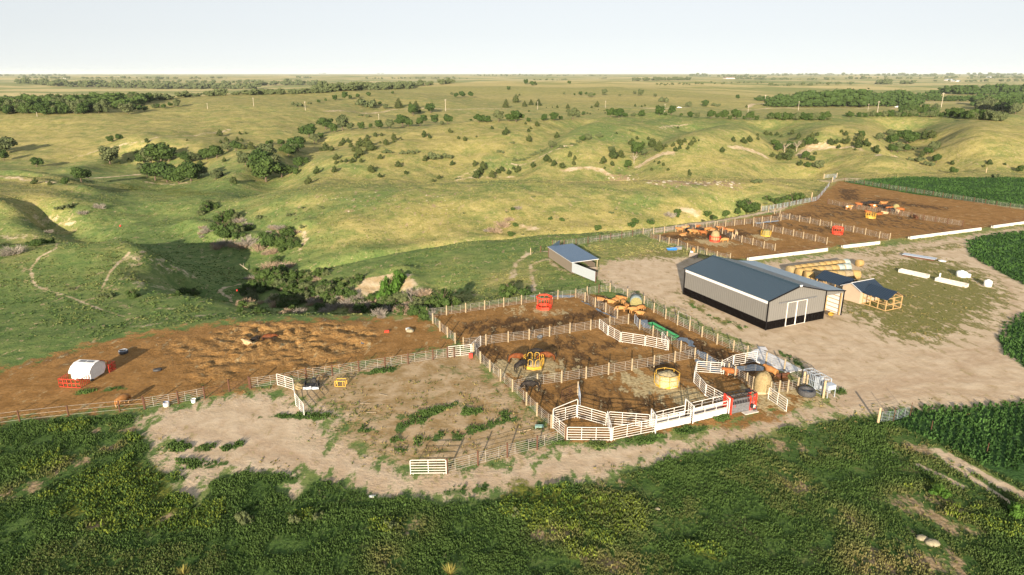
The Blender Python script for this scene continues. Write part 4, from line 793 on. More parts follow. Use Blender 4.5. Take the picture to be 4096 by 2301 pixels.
# dark rail gate with post in the yellow feeder pen
panel(V('C2', 492,695), V('C2', 702,600), 'dark unpainted gate hanging from a wooden post in the yellow feeder pen', h=1.5, m='rust', group=None, r=.022, name='rail_gate')
panel(V('C2', 712,600), V('C2', 738,740), 'pale steel gate seen end on below the wooden post', h=1.5, m='galvb', group=None, name='rail_gate')
tag(inst(post_mesh('wood', 1.8), 'fence_post', None, G(V('C2', 708,600))), 'wooden gate post standing alone in the yellow feeder pen', 'post')
panel(V('B7', 862,545), V('B7', 928,635), 'pale steel gate ajar at the left end of the trough lane', h=1.5, m='galvb', group=None, r=.028, name='rail_gate')
fence(VL('C1', (1275,760),(1390,745),(1505,735),(1640,700),(1760,665)), 'fence behind the cut tyre tank', post='wood', stays=1)
# ------------------------------------------------------------------ white feed bunks
def bunk(a, b, label, h=.72, w=.75):
    A, B = Vector(G(a)), Vector(G(b)); L = (B-A).length; t_ = thing('feed_bunk', label, 'trough', A, math.atan2((B-A).y, (B-A).x), 'white concrete feed bunks along the feedlots'); m = MB()
    prof = [(0, 0), (.10, h), (.22, h), (.26, .28), (w-.2, .28), (w-.14, h*.72), (w-.04, h*.72), (w, 0)]; n = len(prof)
    m.add([(0, y, z) for y, z in prof]+[(L, y, z) for y, z in prof], [tuple(range(n-1, -1, -1)), tuple(range(n, 2*n))]+[(i, (i+1) % n, n+(i+1) % n, n+i) for i in range(n)])
    m.build('concrete', M['concrete'], t_)
    r_ = MB(); k = int(L/3.0)
    for i in range(k+1): r_.bar((L*i/k, w+.15, 0), (L*i/k, w+.15, 1.35), .035)
    r_.bar((0, w+.15, 1.2), (L, w+.15, 1.2), .02).bar((0, w+.15, .95), (L, w+.15, .95), .015); r_.build('cable_rail', M['rust'], t_)
bunk(V('B1', 1462,1152), V('B1', 2517,1022), 'long white bunk immediately behind the barn roof')
bunk(V('B2', 152,985), V('B2', 645,930), 'shortest white bunk, second from the barn')
bunk(V('B2', 1052,865), V('B2', 2002,742), 'longest white bunk, third from the barn')
bunk(V('B2', 2165,715), V('B2', 2900,615), 'white bunk running off the right edge of the picture')
# ------------------------------------------------------------------ ring feeders
def feeder(p, R_, H_, m, label, n=8, sheet=.42, hay=None, hayh=1.0, loops=False, rz=0, top=None, up=12, group='round hay feeders'):
    x, y, z = G(p); t_ = thing('hay_feeder', label, 'feeder', (x, y, z), rz, group); P = lambda r, k, z: (r*math.cos(2*math.pi*k/n), r*math.sin(2*math.pi*k/n), z)
    s = MB()
    for k in range(n):
        a, b = P(R_, k, 0), P(R_, k+1, 0); c, d = P(R_-.03, k, 0), P(R_-.03, k+1, 0)
        s.add([a, b, (b[0], b[1], sheet), (a[0], a[1], sheet), c, d, (d[0], d[1], sheet), (c[0], c[1], sheet)], [(0, 1, 2, 3), (7, 6, 5, 4), (3, 2, 6, 7), (0, 4, 5, 1)])
    s.build('base_panel', m, t_)
    if top:
        s = MB()
        for k in range(n):
            a, b = P(R_+.02, k, 0), P(R_+.02, k+1, 0); c, d = P(R_-.02, k, 0), P(R_-.02, k+1, 0)
            s.add([(a[0], a[1], H_-top), (b[0], b[1], H_-top), (b[0], b[1], H_), (a[0], a[1], H_), (c[0], c[1], H_-top), (d[0], d[1], H_-top), (d[0], d[1], H_), (c[0], c[1], H_)], [(0, 1, 2, 3), (7, 6, 5, 4), (3, 2, 6, 7), (0, 4, 5, 1)])
        s.build('top_ring', m, t_)
    elif not loops: MB().path([P(R_, k, H_) for k in range(n+1)], .04).path([P(R_, k, H_*.62) for k in range(n+1)], .025).build('top_ring', m, t_)
    u = MB()
    if loops:
        for k in range(n):
            a0 = 2*math.pi*(k+.18)/n; a1 = 2*math.pi*(k+.82)/n; q = lambda a, z: (R_*math.cos(a), R_*math.sin(a), z)
            u.path([q(a0, sheet), q(a0, H_*.85), q((a0*3+a1)/4, H_*.98), q((a0+a1*3)/4, H_*.98), q(a1, H_*.85), q(a1, sheet)], .045, 5)
    else:
        for k in range(up):
            a = 2*math.pi*k/up; rr = R_*(math.cos(math.pi/n)/math.cos((a % (2*math.pi/n))-math.pi/n)); u.bar((rr*math.cos(a), rr*math.sin(a), sheet), (rr*math.cos(a), rr*math.sin(a), H_), .04, 5)
    u.build('upright_bars', m, t_)
    if hay:
        o = hay_lump(R_*.86, hayh, hay); o.location = (x, y, z+.02)
        o.scale = (1.12, 1.12, 1) if 'overflowing' in label else (1, 1, 1); tag(o, hay_label(label), 'hay', 'hay inside the round feeders')
    return t_
def hay_label(l): return 'loose hay heaped inside the ' + l.split(' feeder')[0].replace('the ', '') + ' feeder'
def hay_lump(r, h, m, name='hay_pile'):
    b = MB(); n = 22; pr = [(r, 0), (r*.99, h*.25), (r*.93, h*.6), (r*.72, h*.86), (r*.4, h*.97), (.02, h)]; b.lathe(pr, n)
    rnd = random.Random(int(r*1000)); b.v = [(x*(1+rnd.uniform(-.07, .07)), y*(1+rnd.uniform(-.07, .07)), z*(1+rnd.uniform(-.08, .06))) for x, y, z in b.v]
    return b.build(name, m, None, True)
feeder(V('B6', 1762,345), 1.35, 2.15, M['orange'], 'tall empty red feeder in the pen below the blue shed', n=6, sheet=.50, top=.28, up=9, rz=.1)
feeder(V('B1', 1003,885), 1.30, 1.30, M['orange'], 'red feeder packed with a big round bale among tan cattle', n=12, sheet=.45, top=.22, hay=M['hayd'], hayh=2.5, up=14)
feeder(V('B2', 70,790), 1.30, 1.75, M['orange'], 'empty red feeder in the third feedlot', n=10, sheet=.42, top=.25, up=14)
feeder(V('B1', 1685,815), 1.25, 1.25, M['yellow'], 'yellow feeder holding a greenish bale in the second feedlot', n=6, sheet=.3, hay=M['hayg'], hayh=1.6)
feeder(V('B2', 515,575), 1.35, 1.35, M['yellow'], 'empty yellow feeder in front of the black cattle', n=8, sheet=.42)
feeder(V('B6', 1625,1125), 1.35, 1.55, M['yellow'], 'yellow loop topped feeder with horses eating round it', n=8, sheet=.42, loops=True, hay=M['haygrey'], hayh=.75)
M['hayp'] = paint('pale_loose_hay', (.44, .38, .24), 1., var=.3, scale=7, bump=1., spec=.05)
feeder(V('C2', 1895,455), 1.6, 1.55, M['yellow'], 'yellow feeder overflowing with hay in the pen above the white alley', n=8, sheet=.30, hay=M['hayp'], hayh=1.6, up=8)
# ------------------------------------------------------------------ bales
def bale_mesh(r, L, mat, net=None):
    b = MB(); n = 20; pr = [(.02, 0), (r*.9, 0), (r, .08), (r*1.01, L*.5), (r, L-.08), (r*.9, L), (.02, L)]; b.lathe(pr, n)
    rnd = random.Random(int(L*100)); b.v = [(x*(1+rnd.uniform(-.015, .015)), y*(1+rnd.uniform(-.015, .015)), z) for x, y, z in b.v]
    o = b.build('round_bale', mat, None, True); me = o.data
    if net: me.materials.append(net); [setattr(f, 'material_index', 1) for f in me.polygons if abs(f.normal.z) < .5]
    bpy.data.objects.remove(o); return me
BAL = [bale_mesh(.88, 1.5, M['hay']), bale_mesh(.88, 1.5, M['hayd']), bale_mesh(.88, 1.5, M['haygrey']), bale_mesh(.88, 1.5, M['hayd'], M['net'])]
names_row = ['farthest row', 'middle row', 'nearest row']
rb = random.Random(5)
for ri, (a, b, n) in enumerate(((V('B3', 130,385), V('B3', 775,300), 12), (V('B3', 225,410), V('B3', 815,348), 11), (V('B3', 300,440), V('B3', 880,428), 9))):
    A, B = Vector(G(a)), Vector(G(b)); d = (B-A); L = d.length; d.normalize(); az = math.atan2(d.y, d.x); k = int(L/1.56)
    for i in range(k):
        last = i == k-1; sel = 3 if (last and ri < 2) or (ri == 1 and i == k-2) else (0 if last else rb.choice([0, 0, 1, 1]));
        if ri == 2 and i in (1, 2, 5): sel = 2
        o = inst(BAL[sel], 'round_bale', None, A+d*(i*1.56)+Vector((0, 0, .87)), (0, math.pi/2, az+rb.uniform(-.03, .03)), (rb.uniform(.96, 1.03),)*2+(1,))
        lb = 'round hay bale in the %s of the long bale stack behind the hut' % names_row[ri]
        if last: lb = ['pale blue net wrapped bale ending the farthest bale row', 'pale blue net wrapped bale ending the middle bale row', 'big golden bale ending the nearest bale row by the navy roofed hut'][ri]
        tag(o, lb, 'hay bale', 'round bales in three long rows behind the hut')
o = inst(BAL[0], 'round_bale', None, Vector(G(V('B3', 845,300)))+Vector((0, 0, .7)), (0, math.pi/2, .3), (.8, .8, .8)); tag(o, 'single small golden bale off the right end of the bale rows', 'hay bale')
o = inst(bale_mesh(1.0, 1.9, M['hayg'], M['net']), 'round_bale', None, Vector(G(V('B5', 1650,1010)))+Vector((0, 0, 1.0)), (math.pi/2, 0, -.15), (1, 1, 1)); tag(o, 'big green ended bale with pale wrap standing in the calf pen', 'hay bale')
o = inst(bale_mesh(.8, 1.3, M['hayg'], M['hayd']), 'round_bale', None, Vector(G(V('B2', 840,455)))+Vector((0, 0, .8)), (math.pi/2, 0, -.2), (1, 1, 1)); tag(o, 'greenish bale at the right end of the black cattle', 'hay bale')
hb = hay_lump(1.05, 2.3, M['hayd'], 'hay_bale'); hb.location = G(V('C1', 1165,720)); hb.scale = (1, 1, 1); tag(hb, 'tall loose hay bale beside the red and black chute', 'hay bale')
hb.location = (hb.location.x, hb.location.y, 0.3)
MB().box((0, 0, .15), (1.9, 1.9, .3)).build('pallet', M['timberl'], hb).location = (0, 0, -.3)
# ------------------------------------------------------------------ trees, bushes and dead brush
def leaf_mat(name, a, b, c=None, sc_=.9):
    t = NT(name); oi = t.new('ShaderNodeObjectInfo').outputs['Random']; n = t.noise(t.obj(), 4.0, 3, .6); n2 = t.noise(t.pos(), sc_, 4, .7)
    f = t.math('ADD', t.math('MULTIPLY', n2, .6), t.math('MULTIPLY', n, .4)); col = t.mix(t.ramp(f, .35, .65), a, b)
    col = t.mix(t.math('MULTIPLY', oi, .45), col, c or tuple(k*1.5 for k in b)); t.inp(t.b.inputs['Subsurface Weight'], 0.0)
    tr = t.new('ShaderNodeBsdfTranslucent'); t.inp(tr.inputs[0], col); mx_ = t.new('ShaderNodeMixShader'); mx_.inputs[0].default_value = .25
    t.out(col, .8, spec=.25); out = t.n['Material Output']; t.l.new(t.b.outputs[0], mx_.inputs[1]); t.l.new(tr.outputs[0], mx_.inputs[2]); t.l.new(mx_.outputs[0], out.inputs[0]); return t.m
M['cedar'] = leaf_mat('cedar_foliage', (.032, .055, .016), (.065, .092, .026), (.11, .12, .038))
M['leaf'] = leaf_mat('tree_foliage', (.030, .064, .015), (.068, .120, .028), (.095, .14, .035))
M['leafb'] = leaf_mat('bright_foliage', (.045, .115, .015), (.09, .19, .03), (.10, .20, .03))
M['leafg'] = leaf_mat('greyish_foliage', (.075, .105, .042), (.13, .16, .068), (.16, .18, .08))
M['bark'] = paint('tree_bark', (.12, .09, .065), .95, var=.3)
M['twig'] = paint('dead_twigs', (.36, .27, .19), .95, var=.35, scale=2)
M['twigg'] = paint('grey_dead_twigs', (.28, .25, .215), .95, var=.35, scale=2)
M['deadwood'] = paint('bleached_dead_wood', (.34, .29, .22), .9, var=.25)
def leaf_cloud(rng, blobs, n, size, flat=.35, core=True):
    V_ = []; F_ = []; tot = sum(b[3]**2 for b in blobs)
    k0 = 0
    for (cx_, cy_, cz_, r, sq) in blobs:
        m = max(8, int(n*r*r/tot)); d = rng.normal(size=(m, 3)); d /= np.linalg.norm(d, axis=1)[:, None]; rad = r*(rng.uniform(.55, 1.06, m)**.6)
        c = np.stack([cx_+d[:, 0]*rad, cy_+d[:, 1]*rad, cz_+d[:, 2]*rad*sq], 1); nn = d*(1-flat)+rng.normal(size=(m, 3))*flat+np.array([0, 0, .15]); nn /= np.linalg.norm(nn, axis=1)[:, None]
        up = rng.normal(size=(m, 3)); u = np.cross(nn, up); u /= np.linalg.norm(u, axis=1)[:, None]; w = np.cross(nn, u); s = size*rng.uniform(.6, 1.3, m)[:, None]
        q = np.stack([c-u*s, c-w*s*.7, c+u*s, c+w*s*.7], 1).reshape(-1, 3); V_.append(q); F_.append(np.arange(m*4).reshape(-1, 4)+k0); k0 += m*4
        if core:
            a = np.linspace(0, 2*np.pi, 7)[:-1]; ring = []
            for zz, rr in ((-.6, .5), (0, .74), (.55, .48)): ring.append(np.stack([cx_+np.cos(a)*r*rr, cy_+np.sin(a)*r*rr, np.full(6, cz_+zz*r*sq)], 1))
            ring = np.concatenate(ring+[np.array([[cx_, cy_, cz_+.75*r*sq]])]); V_.append(ring)
            f = [[k*6+i, k*6+(i+1) % 6, (k+1)*6+(i+1) % 6, (k+1)*6+i] for k in range(2) for i in range(6)]+[[12+i, 12+(i+1) % 6, 18, 18] for i in range(6)]
            F_.append(np.array([x for x in f[:12]])+k0); F_.append(np.array([[12+i, 12+(i+1) % 6, 18, 12+i] for i in (0,)])[:0].reshape(0, 4)+k0); k0 += 19
    return np.concatenate(V_), np.concatenate(F_)
def crown_proto(kind, seed, n):
    rng = np.random.default_rng(seed); bl = []
    if kind == 'cedar':
        for i in range(7): a = rng.uniform(0, 6.28); z = rng.uniform(.12, .7); rr = .30*(1-.62*z); bl.append((math.cos(a)*rr*.75, math.sin(a)*rr*.75, z*.95, .24*(1.15-.6*z), 1.15))
        bl.append((0, 0, .40, .30, 1.2)); bl.append((.03, 0, .78, .15, 1.4)); sz = .062
    elif kind == 'conif':
        for i in range(9): z = i/9; rr = .46*(1-z)**.8+.03; bl.append((rng.uniform(-.04, .04), rng.uniform(-.04, .04), .12+z*1.15, rr, .42))
        sz = .055
    elif kind == 'tree':
        for i in range(12): a = rng.uniform(0, 6.28); z = rng.uniform(.25, .72); rr = rng.uniform(.08, .33); bl.append((math.cos(a)*rr, math.sin(a)*rr, z, rng.uniform(.13, .22), .85))
        bl.append((0, 0, .48, .30, .9)); sz = .045
    elif kind == 'bushy':
        for i in range(11): a = rng.uniform(0, 6.28); rr = rng.uniform(.05, .38); z = rng.uniform(.08, .45)*(1.15-rr); bl.append((math.cos(a)*rr, math.sin(a)*rr, z, rng.uniform(.13, .22), .9))
        sz = .042
    else:
        for i in range(9): a = rng.uniform(0, 6.28); rr = rng.uniform(.05, .40); bl.append((math.cos(a)*rr, math.sin(a)*rr, rng.uniform(.05, .2), rng.uniform(.10, .17), .8))
        sz = .045
    v, f = leaf_cloud(rng, bl, n, sz); v[:, 2] = np.maximum(v[:, 2], -.03); return v, f
def dead_proto(seed, n=130):
    rnd = random.Random(seed); b = MB()
    for i in range(n):
        a = rnd.uniform(0, 6.28); r0 = rnd.uniform(0, .32); x, y = math.cos(a)*r0, math.sin(a)*r0; a2 = a+rnd.uniform(-.9, .9); L = rnd.uniform(.12, .30); el = rnd.uniform(.1, 1.2)
        p = (x, y, rnd.uniform(0, .12)); q = (x+math.cos(a2)*L*math.cos(el), y+math.sin(a2)*L*math.cos(el), p[2]+L*math.sin(el)); b.bar(p, q, .008, 3, .003, cap=False)
        for k in range(2):
            a3 = a2+rnd.uniform(-1, 1); m = [p[j]*.4+q[j]*.6 for j in range(3)]; b.bar(m, (m[0]+math.cos(a3)*.1, m[1]+math.sin(a3)*.1, m[2]+rnd.uniform(0, .1)), .005, 3, .002, cap=False)
    return b
PRO = {}
for kind, seeds, n, mats in (('cedar', 4, 330, ['cedar']), ('conif', 2, 600, ['cedar']), ('tree', 4, 1500, ['leaf', 'leaf', 'leafg']), ('bushy', 4, 1300, ['leaf', 'leaf', 'leafb', 'leafg']), ('shrub', 3, 420, ['leafg', 'leaf'])):
    for mt in set(mats):
        L_ = []
        for s in range(seeds):
            v, f = crown_proto(kind, s*7+len(kind), n); me = raw_mesh('crown', v, f, False); me.materials.append(M[mt]); L_.append(me)
        PRO[(kind, mt)] = L_
for mt in ('twig', 'twigg'):
    L_ = []
    for s in range(3): o = dead_proto(s+3).build('brush', M[mt]); L_.append(o.data); bpy.data.objects.remove(o)
    PRO[('dead', mt)] = L_
tm = MB(); tm.bar((0, 0, -.05), (.02, 0, .30), .035, 7, .024, False)
for i in range(6): a = i*1.05+.3; tm.bar((.02, 0, .22+.02*i), (.02+math.cos(a)*.2, math.sin(a)*.2, .5+.03*(i % 3)), .016, 5, .006, False)
o = tm.build('trunk', M['bark']); TRUNK = o.data; bpy.data.objects.remove(o)
rt = random.Random(11)
KN = {'cedar': ('cedar_bush', 'bush'), 'conif': ('conifer', 'tree'), 'tree': ('leafy_tree', 'tree'), 'bushy': ('leafy_bush', 'bush'), 'shrub': ('low_shrub', 'shrub'), 'dead': ('dead_brush', 'dead brush')}
def plant(kind, x, y, z, w, h, mt, label, group, parts=False):
    nm, cat = KN[kind]; me = rt.choice(PRO[(kind, mt)]); rz = rt.uniform(0, 6.28); sxy = w/(1.0 if kind != 'cedar' else .92)
    if kind == 'cedar': sxy = w/.82
    sz = h/{'cedar': .98, 'conif': 1.35, 'tree': .86, 'bushy': .60, 'shrub': .36, 'dead': .42}[kind]
    if parts:
        t_ = thing(nm, label, cat, (x, y, z-.05), rz, group); inst(me, 'crown', t_, (0, 0, 0), (0, 0, 0), (sxy, sxy, sz)); inst(TRUNK, 'trunk', t_, (0, 0, 0), (0, 0, 0), (sxy, sxy, sz))
    else: tag(inst(me, nm, None, (x, y, z-.08), (0, 0, rz), (sxy, sxy, sz)), label, cat, group)
TREES = []   # view, code, list of (x, base y, width) in that view
TREES += [('A2', 'c', [(1950,735,55),(1200,775,45),(1262,770,40),(1120,790,45),(1385,810,70),(1465,805,25),(1250,840,30),(1385,832,35),(1308,855,75),(1690,775,70),(1745,788,45),(2035,795,35),(2100,818,55),(2215,778,25),(2370,695,40),(2510,750,80),
 (850,865,55),(880,835,50),(930,835,50),(955,880,55),(700,912,90),(765,915,70),(650,915,40),(1050,870,110),(1120,870,120),(1160,905,110),(1030,955,110),(980,920,60),(1005,995,60),(975,1030,60),(910,1030,40),(955,1035,45),(1055,1035,50),(860,1030,35),
 (805,1050,45),(805,1000,70),(1248,995,55),(1432,1075,75),(1158,1130,90),(1505,1150,50),(1245,1185,60),(1700,1020,65),(1975,1060,60),(2198,1068,65),(2280,1100,85),(2220,1185,100),(2255,1140,70),(2370,1185,80),(2430,1140,60),(2470,1120,65),(2540,1150,55),
 (1840,1195,55),(1780,1225,40),(612,1145,75),(790,1130,65),(528,1245,85)]),
 ('A2', 's', [(1820,990,190),(1950,985,120),(1730,990,90),(1570,940,120),(1480,945,90),(1320,935,110),(2570,840,60),(2020,1200,60),(2460,935,95),(1130,575,70),(1050,565,60),(420,465,110),(540,445,70),(1100,470,210),(1170,470,90),(1180,500,30)]),
 ('A2', 't', [(255,865,100),(425,920,170),(420,845,100),(535,780,170),(650,790,80),(700,700,150),(870,710,180),(160,850,60),(120,855,60),(590,840,110),(330,970,150),(380,930,110),(100,1000,200),(60,1100,230),(180,1130,220),(100,1225,260),(260,1180,190),
 (400,1160,90),(440,1080,130),(500,1045,90),(780,730,110),(950,705,90),(1060,700,90),(1150,690,60),(1230,690,130),(1340,690,120),(1475,670,180),(1530,672,100),(1690,630,100),(1650,665,110),(1800,640,110),(1925,648,120),(2160,615,35),(2240,632,120),(2320,630,110),
 (2440,625,130),(2540,620,120),(1580,560,140),(1640,540,60),(1755,535,140),(1245,455,50),(1300,495,75),(1130,368,60),(795,410,70),(890,395,90),(1025,385,60),(950,395,50),(700,420,40),(628,437,45),(1375,343,40),(1965,360,50),(2065,375,90),(2155,378,80),(2010,380,60),(2535,305,50),(1410,640,60),(1870,655,60)]),
 ('A2', 'f', [(1435,485,105),(1550,465,50),(1610,490,85),(2510,480,80)]),
 ('A3', 'f', [(125,470,60),(190,455,60),(265,460,75),(560,488,50)]),
 ('A3', 'c', [(250,670,60),(165,720,40),(187,695,35),(135,650,35),(170,822,80),(450,785,65),(345,1025,90),(380,1030,50),(425,1065,75),(505,1090,80),(580,970,55),(630,1010,50),(620,1055,50),(215,1085,75),(60,1130,75),(15,1105,45),(1050,745,28),(1200,855,75),(1255,800,45),
 (1325,865,35),(1370,805,38),(1425,840,50),(1480,915,100),(1400,880,90),(1545,880,50),(1620,870,50),(1670,830,45),(1690,855,70),(1732,825,50),(1685,900,45),(1640,920,55),(1765,900,45),(1800,860,65),(1825,800,30),(1840,835,40),(1875,820,25),(2110,930,65),(2222,820,50),
 (2325,838,75),(2385,820,65),(2465,765,35),(2470,805,40),(2550,760,50),(1665,690,30),(1020,990,110),(1090,980,90),(920,1045,85),(1005,1065,55),(930,1095,30),(1430,1028,25),(1477,1045,40),(1520,1065,42),(1568,1115,38),(1402,1112,38),(1785,1165,45),(1780,1130,40),
 (40,430,80),(235,250,40),(855,475,60),(800,485,30),(1238,468,28),(1302,475,22),(1333,468,25),(345,485,15),(405,485,15),(455,485,30),(170,520,22),(757,545,25),(785,550,22),(935,540,20),(925,515,16),(868,505,16),(2355,480,25),(75,360,25)]),
 ('A3', 's', [(1210,720,60),(870,775,100),(620,855,70),(600,850,60),(510,890,70),(555,890,40),(460,890,50),(110,1010,70),(40,1015,90),(160,990,60),(210,960,80),(260,945,70),(320,920,80),(670,830,70),(2460,1235,110),(1215,1155,40),(1075,1145,60),(1135,1305,40),(210,1380,50),(1535,425,140),(2045,465,90),(420,1340,30)]),
 ('A3', 't', [(400,890,110),(760,810,90),(710,820,80),(490,895,60),(1250,950,180),(1330,960,100),(1170,1090,120),(1000,930,90),(140,245,60),(200,260,60),(525,350,35),(627,358,30),(690,358,60),(745,355,40),(790,380,70),(825,365,45),(928,355,70),(1085,370,35),(1235,345,50),(1290,360,80),
 (1440,375,50),(1775,475,75),(1938,470,95),(2262,393,60),(2485,405,70),(575,245,45),(720,555,60),(40,625,150),(90,600,80),(165,625,60),(320,620,90),(420,610,120),(490,605,60),(610,600,150),(660,580,60),(990,578,110),(1075,578,140),(1130,575,70),(1220,570,60),(1300,570,90),
 (1480,560,120),(1600,555,110),(1540,565,50),(1790,580,80),(1860,585,70),(1700,570,50),(2000,590,120),(2070,590,80),(2130,590,110),(2240,600,120),(2390,605,110),(2330,600,50),(2460,610,60),(2190,600,60)]),
 ('A4', 'c', [(240,750,55),(25,760,40),(90,760,40),(135,775,30),(305,790,60),(495,760,40),(780,760,50),(740,730,35),(440,800,60),(480,845,60),(625,852,65),(685,850,60),(740,840,45),(790,845,75),(340,880,70),(985,870,80),(900,880,90),(920,830,90),(1085,940,85),(475,955,35),(320,1060,60),
 (1570,800,90),(1640,790,90),(1545,975,55),(1850,1055,45),(2225,1050,50),(2170,1080,25),(2380,1055,25),(710,890,45),(875,910,25),(40,980,60),(110,1000,70),(200,1000,110)]),
 ('A4', 't', [(405,860,120),(60,870,100),(100,920,110),(215,900,100),(375,1005,110),(440,1025,80),(400,1085,80),(515,1100,110),(940,780,90),(1120,815,110),(1230,780,100),(1250,850,140),(1400,850,170),(1460,820,120),(1340,780,100),(1240,930,100),(1300,930,120),(1380,920,100),(1600,950,100),(1660,920,100),
 (1690,890,60),(1690,1035,105),(1700,880,70),(1853,1148,85),(2540,1130,80)]),
 ('A4', 's', [(1450,905,110),(1480,1020,120),(2280,1180,90),(1550,1000,70),(1620,1060,100)]),
 ('A1', 't', [(65,400,45),(1115,830,90),(1195,805,70),(1105,1045,180),(370,1075,110),(1450,1050,160),(1520,1060,200),(1620,1050,240),(1700,1020,160),(1560,1210,210),(1680,1230,220),(1800,1240,210),(1920,1220,210),(2000,1180,140),(1480,1170,150),(820,1230,150),(670,1260,100),(1860,1030,140),
 (1930,1030,120),(2080,1000,130),(2180,990,140),(2170,1200,120),(2290,915,120),(2370,915,120),(2470,1060,170),(2540,1040,120),(0,930,150),(60,945,170),(40,1010,110),(1545,490,50),(1585,485,55),(1650,493,60),(1710,472,55),(1780,475,85),(1240,530,100),(1290,545,120),(1340,515,90),(1410,520,70),(1460,520,70)]),
 ('A1', 'c', [(355,1248,70),(505,1258,45),(1385,970,60),(2020,1065,70),(2255,1025,50),(2345,1240,75),(2230,1170,50),(2210,765,70),(2275,815,50),(2220,838,40),(2385,815,40),(2430,820,40),(2115,920,45),(2450,900,60),(2520,895,80),(2412,750,35),(2470,745,30),(1880,815,22),(1480,840,50),(1300,1030,50),(1200,1045,30)]),
 ('A6', 'b', [(250,490,240),(170,400,120),(330,300,150),(230,330,170),(385,495,110),(490,405,105),(300,265,60),(700,570,190),(790,565,170),(900,570,170),(640,480,90),(860,470,140),(950,560,100),(60,225,100),(100,190,140),(450,1040,100),(520,1000,150),(620,1020,190),(700,930,240),(800,955,210),
 (640,900,150),(900,1020,140),(950,905,150),(1040,880,120),(1000,960,120),(1200,860,120),(1160,862,90),(1060,1060,130),(860,1180,160),(940,1170,130),(1000,1065,100),(1120,1030,90),(1200,1010,110),(1380,930,80),(1540,940,100),(1600,900,100),(1280,1100,170),(1330,1120,160),(1380,1080,90),
 (400,1222,75),(570,1232,90),(1950,1200,150),(2000,1240,130),(570,830,80),(770,720,90)]),
 ('A6', 'g', [(1850,1120,170),(1900,1060,190),(1960,1000,170),(2020,925,120),(1990,865,90)]),
 ('A6', 's', [(1035,385,70),(600,290,100),(650,280,40),(905,260,80),(965,300,40),(1290,800,80),(1270,1000,70),(1480,980,60),(1640,880,70),(640,1228,60),(2050,1150,60),(2430,1080,80),(1035,187,65),(1210,180,50),(1240,190,40)]),
 ('A6', 'd', [(400,330,140),(100,420,130),(60,440,140),(250,570,190),(180,560,120),(480,560,240),(600,620,200),(730,640,160),(800,400,140),(740,400,100),(960,430,90),(850,800,160),(700,790,200),(520,900,110),(760,1100,160),(1100,1120,140),(1000,1240,150),(1350,1200,200),(1500,1180,220),(1620,1200,200),
 (1750,1150,150),(1800,1260,180),(2150,1080,240),(2250,1060,190),(2100,1150,150),(1300,960,100),(1180,910,90),(880,1230,120),(1450,1130,150),(1560,1090,120)]),
 ('A5', 'b', [(1340,1080,120),(1850,1058,120),(1950,1058,110),(1780,1062,80),(380,560,120),(330,560,90),(510,537,80)]), ('A5', 's', [(720,1000,60),(1100,1080,110),(1000,1075,70),(690,190,110),(600,200,90)]), ('A5', 'd', [(150,645,230),(50,665,110),(490,435,80),(1430,640,60),(1000,190,120),(830,250,110)]),
 ('A7', 'd', [(700,430,180),(780,380,180),(850,320,120),(930,200,100),(620,420,90)]), ('A7', 's', [(980,450,40),(395,240,35),(1085,75,40),(820,230,40),(1730,250,30),(1870,240,60),(1910,200,40),(1430,290,30),(1300,420,50),(1240,450,30),(2270,315,90),(400,1140,90)]),
 ('A7', 'b', [(905,370,60),(870,460,80),(880,205,60),(1260,300,50),(1375,312,60),(1740,402,95),(2110,330,80),(2070,380,90),(2530,240,80),(850,1062,230),(790,1082,120),(1010,1062,120),(180,1172,280),(100,1190,180),(270,1170,170),(60,1120,80),(170,1060,60)]),
 ('B1', 'b', [(505,560,90),(1440,485,250),(1350,455,140),(1550,475,130),(1700,340,100),(1830,385,130),(1900,370,120),(2040,355,170),(2120,335,150),(890,560,120),(140,660,110)]), ('B1', 't', [(1150,580,150),(1300,550,120),(1000,605,90)]), ('B1', 's', [(1560,105,130),(660,20,60),(2190,335,60),(1690,395,70),(2380,220,80)]), ('B1', 'd', [(400,565,190)]),
]
WHERE = {'A1': 'in the hills at the left', 'A2': 'on the hillside left of centre', 'A3': 'on the hillside in the middle distance', 'A4': 'in the gullies of the right hand hills', 'A5': 'on the grassy mound and valley at the left', 'A6': 'in the ravine above the muddy lot', 'A7': 'on the creek bank behind the blue shed', 'B1': 'beside the creek behind the feedlots'}
CODE = {'c': ('cedar', 'cedar', .95), 't': ('tree', 'leaf', .80), 's': ('shrub', 'leafg', .42), 'f': ('conif', 'cedar', 1.15), 'b': ('bushy', 'leaf', .72), 'g': ('bushy', 'leafb', 1.0), 'd': ('dead', 'twig', .5)}
LBL = {'c': 'dark rounded cedar bush', 't': 'green leafy tree', 's': 'low grey green shrub', 'f': 'dark pointed conifer', 'b': 'dense green bush', 'g': 'bright green bush below the pale bare bank', 'd': 'pale tangle of dead brush'}
NT_ = {}
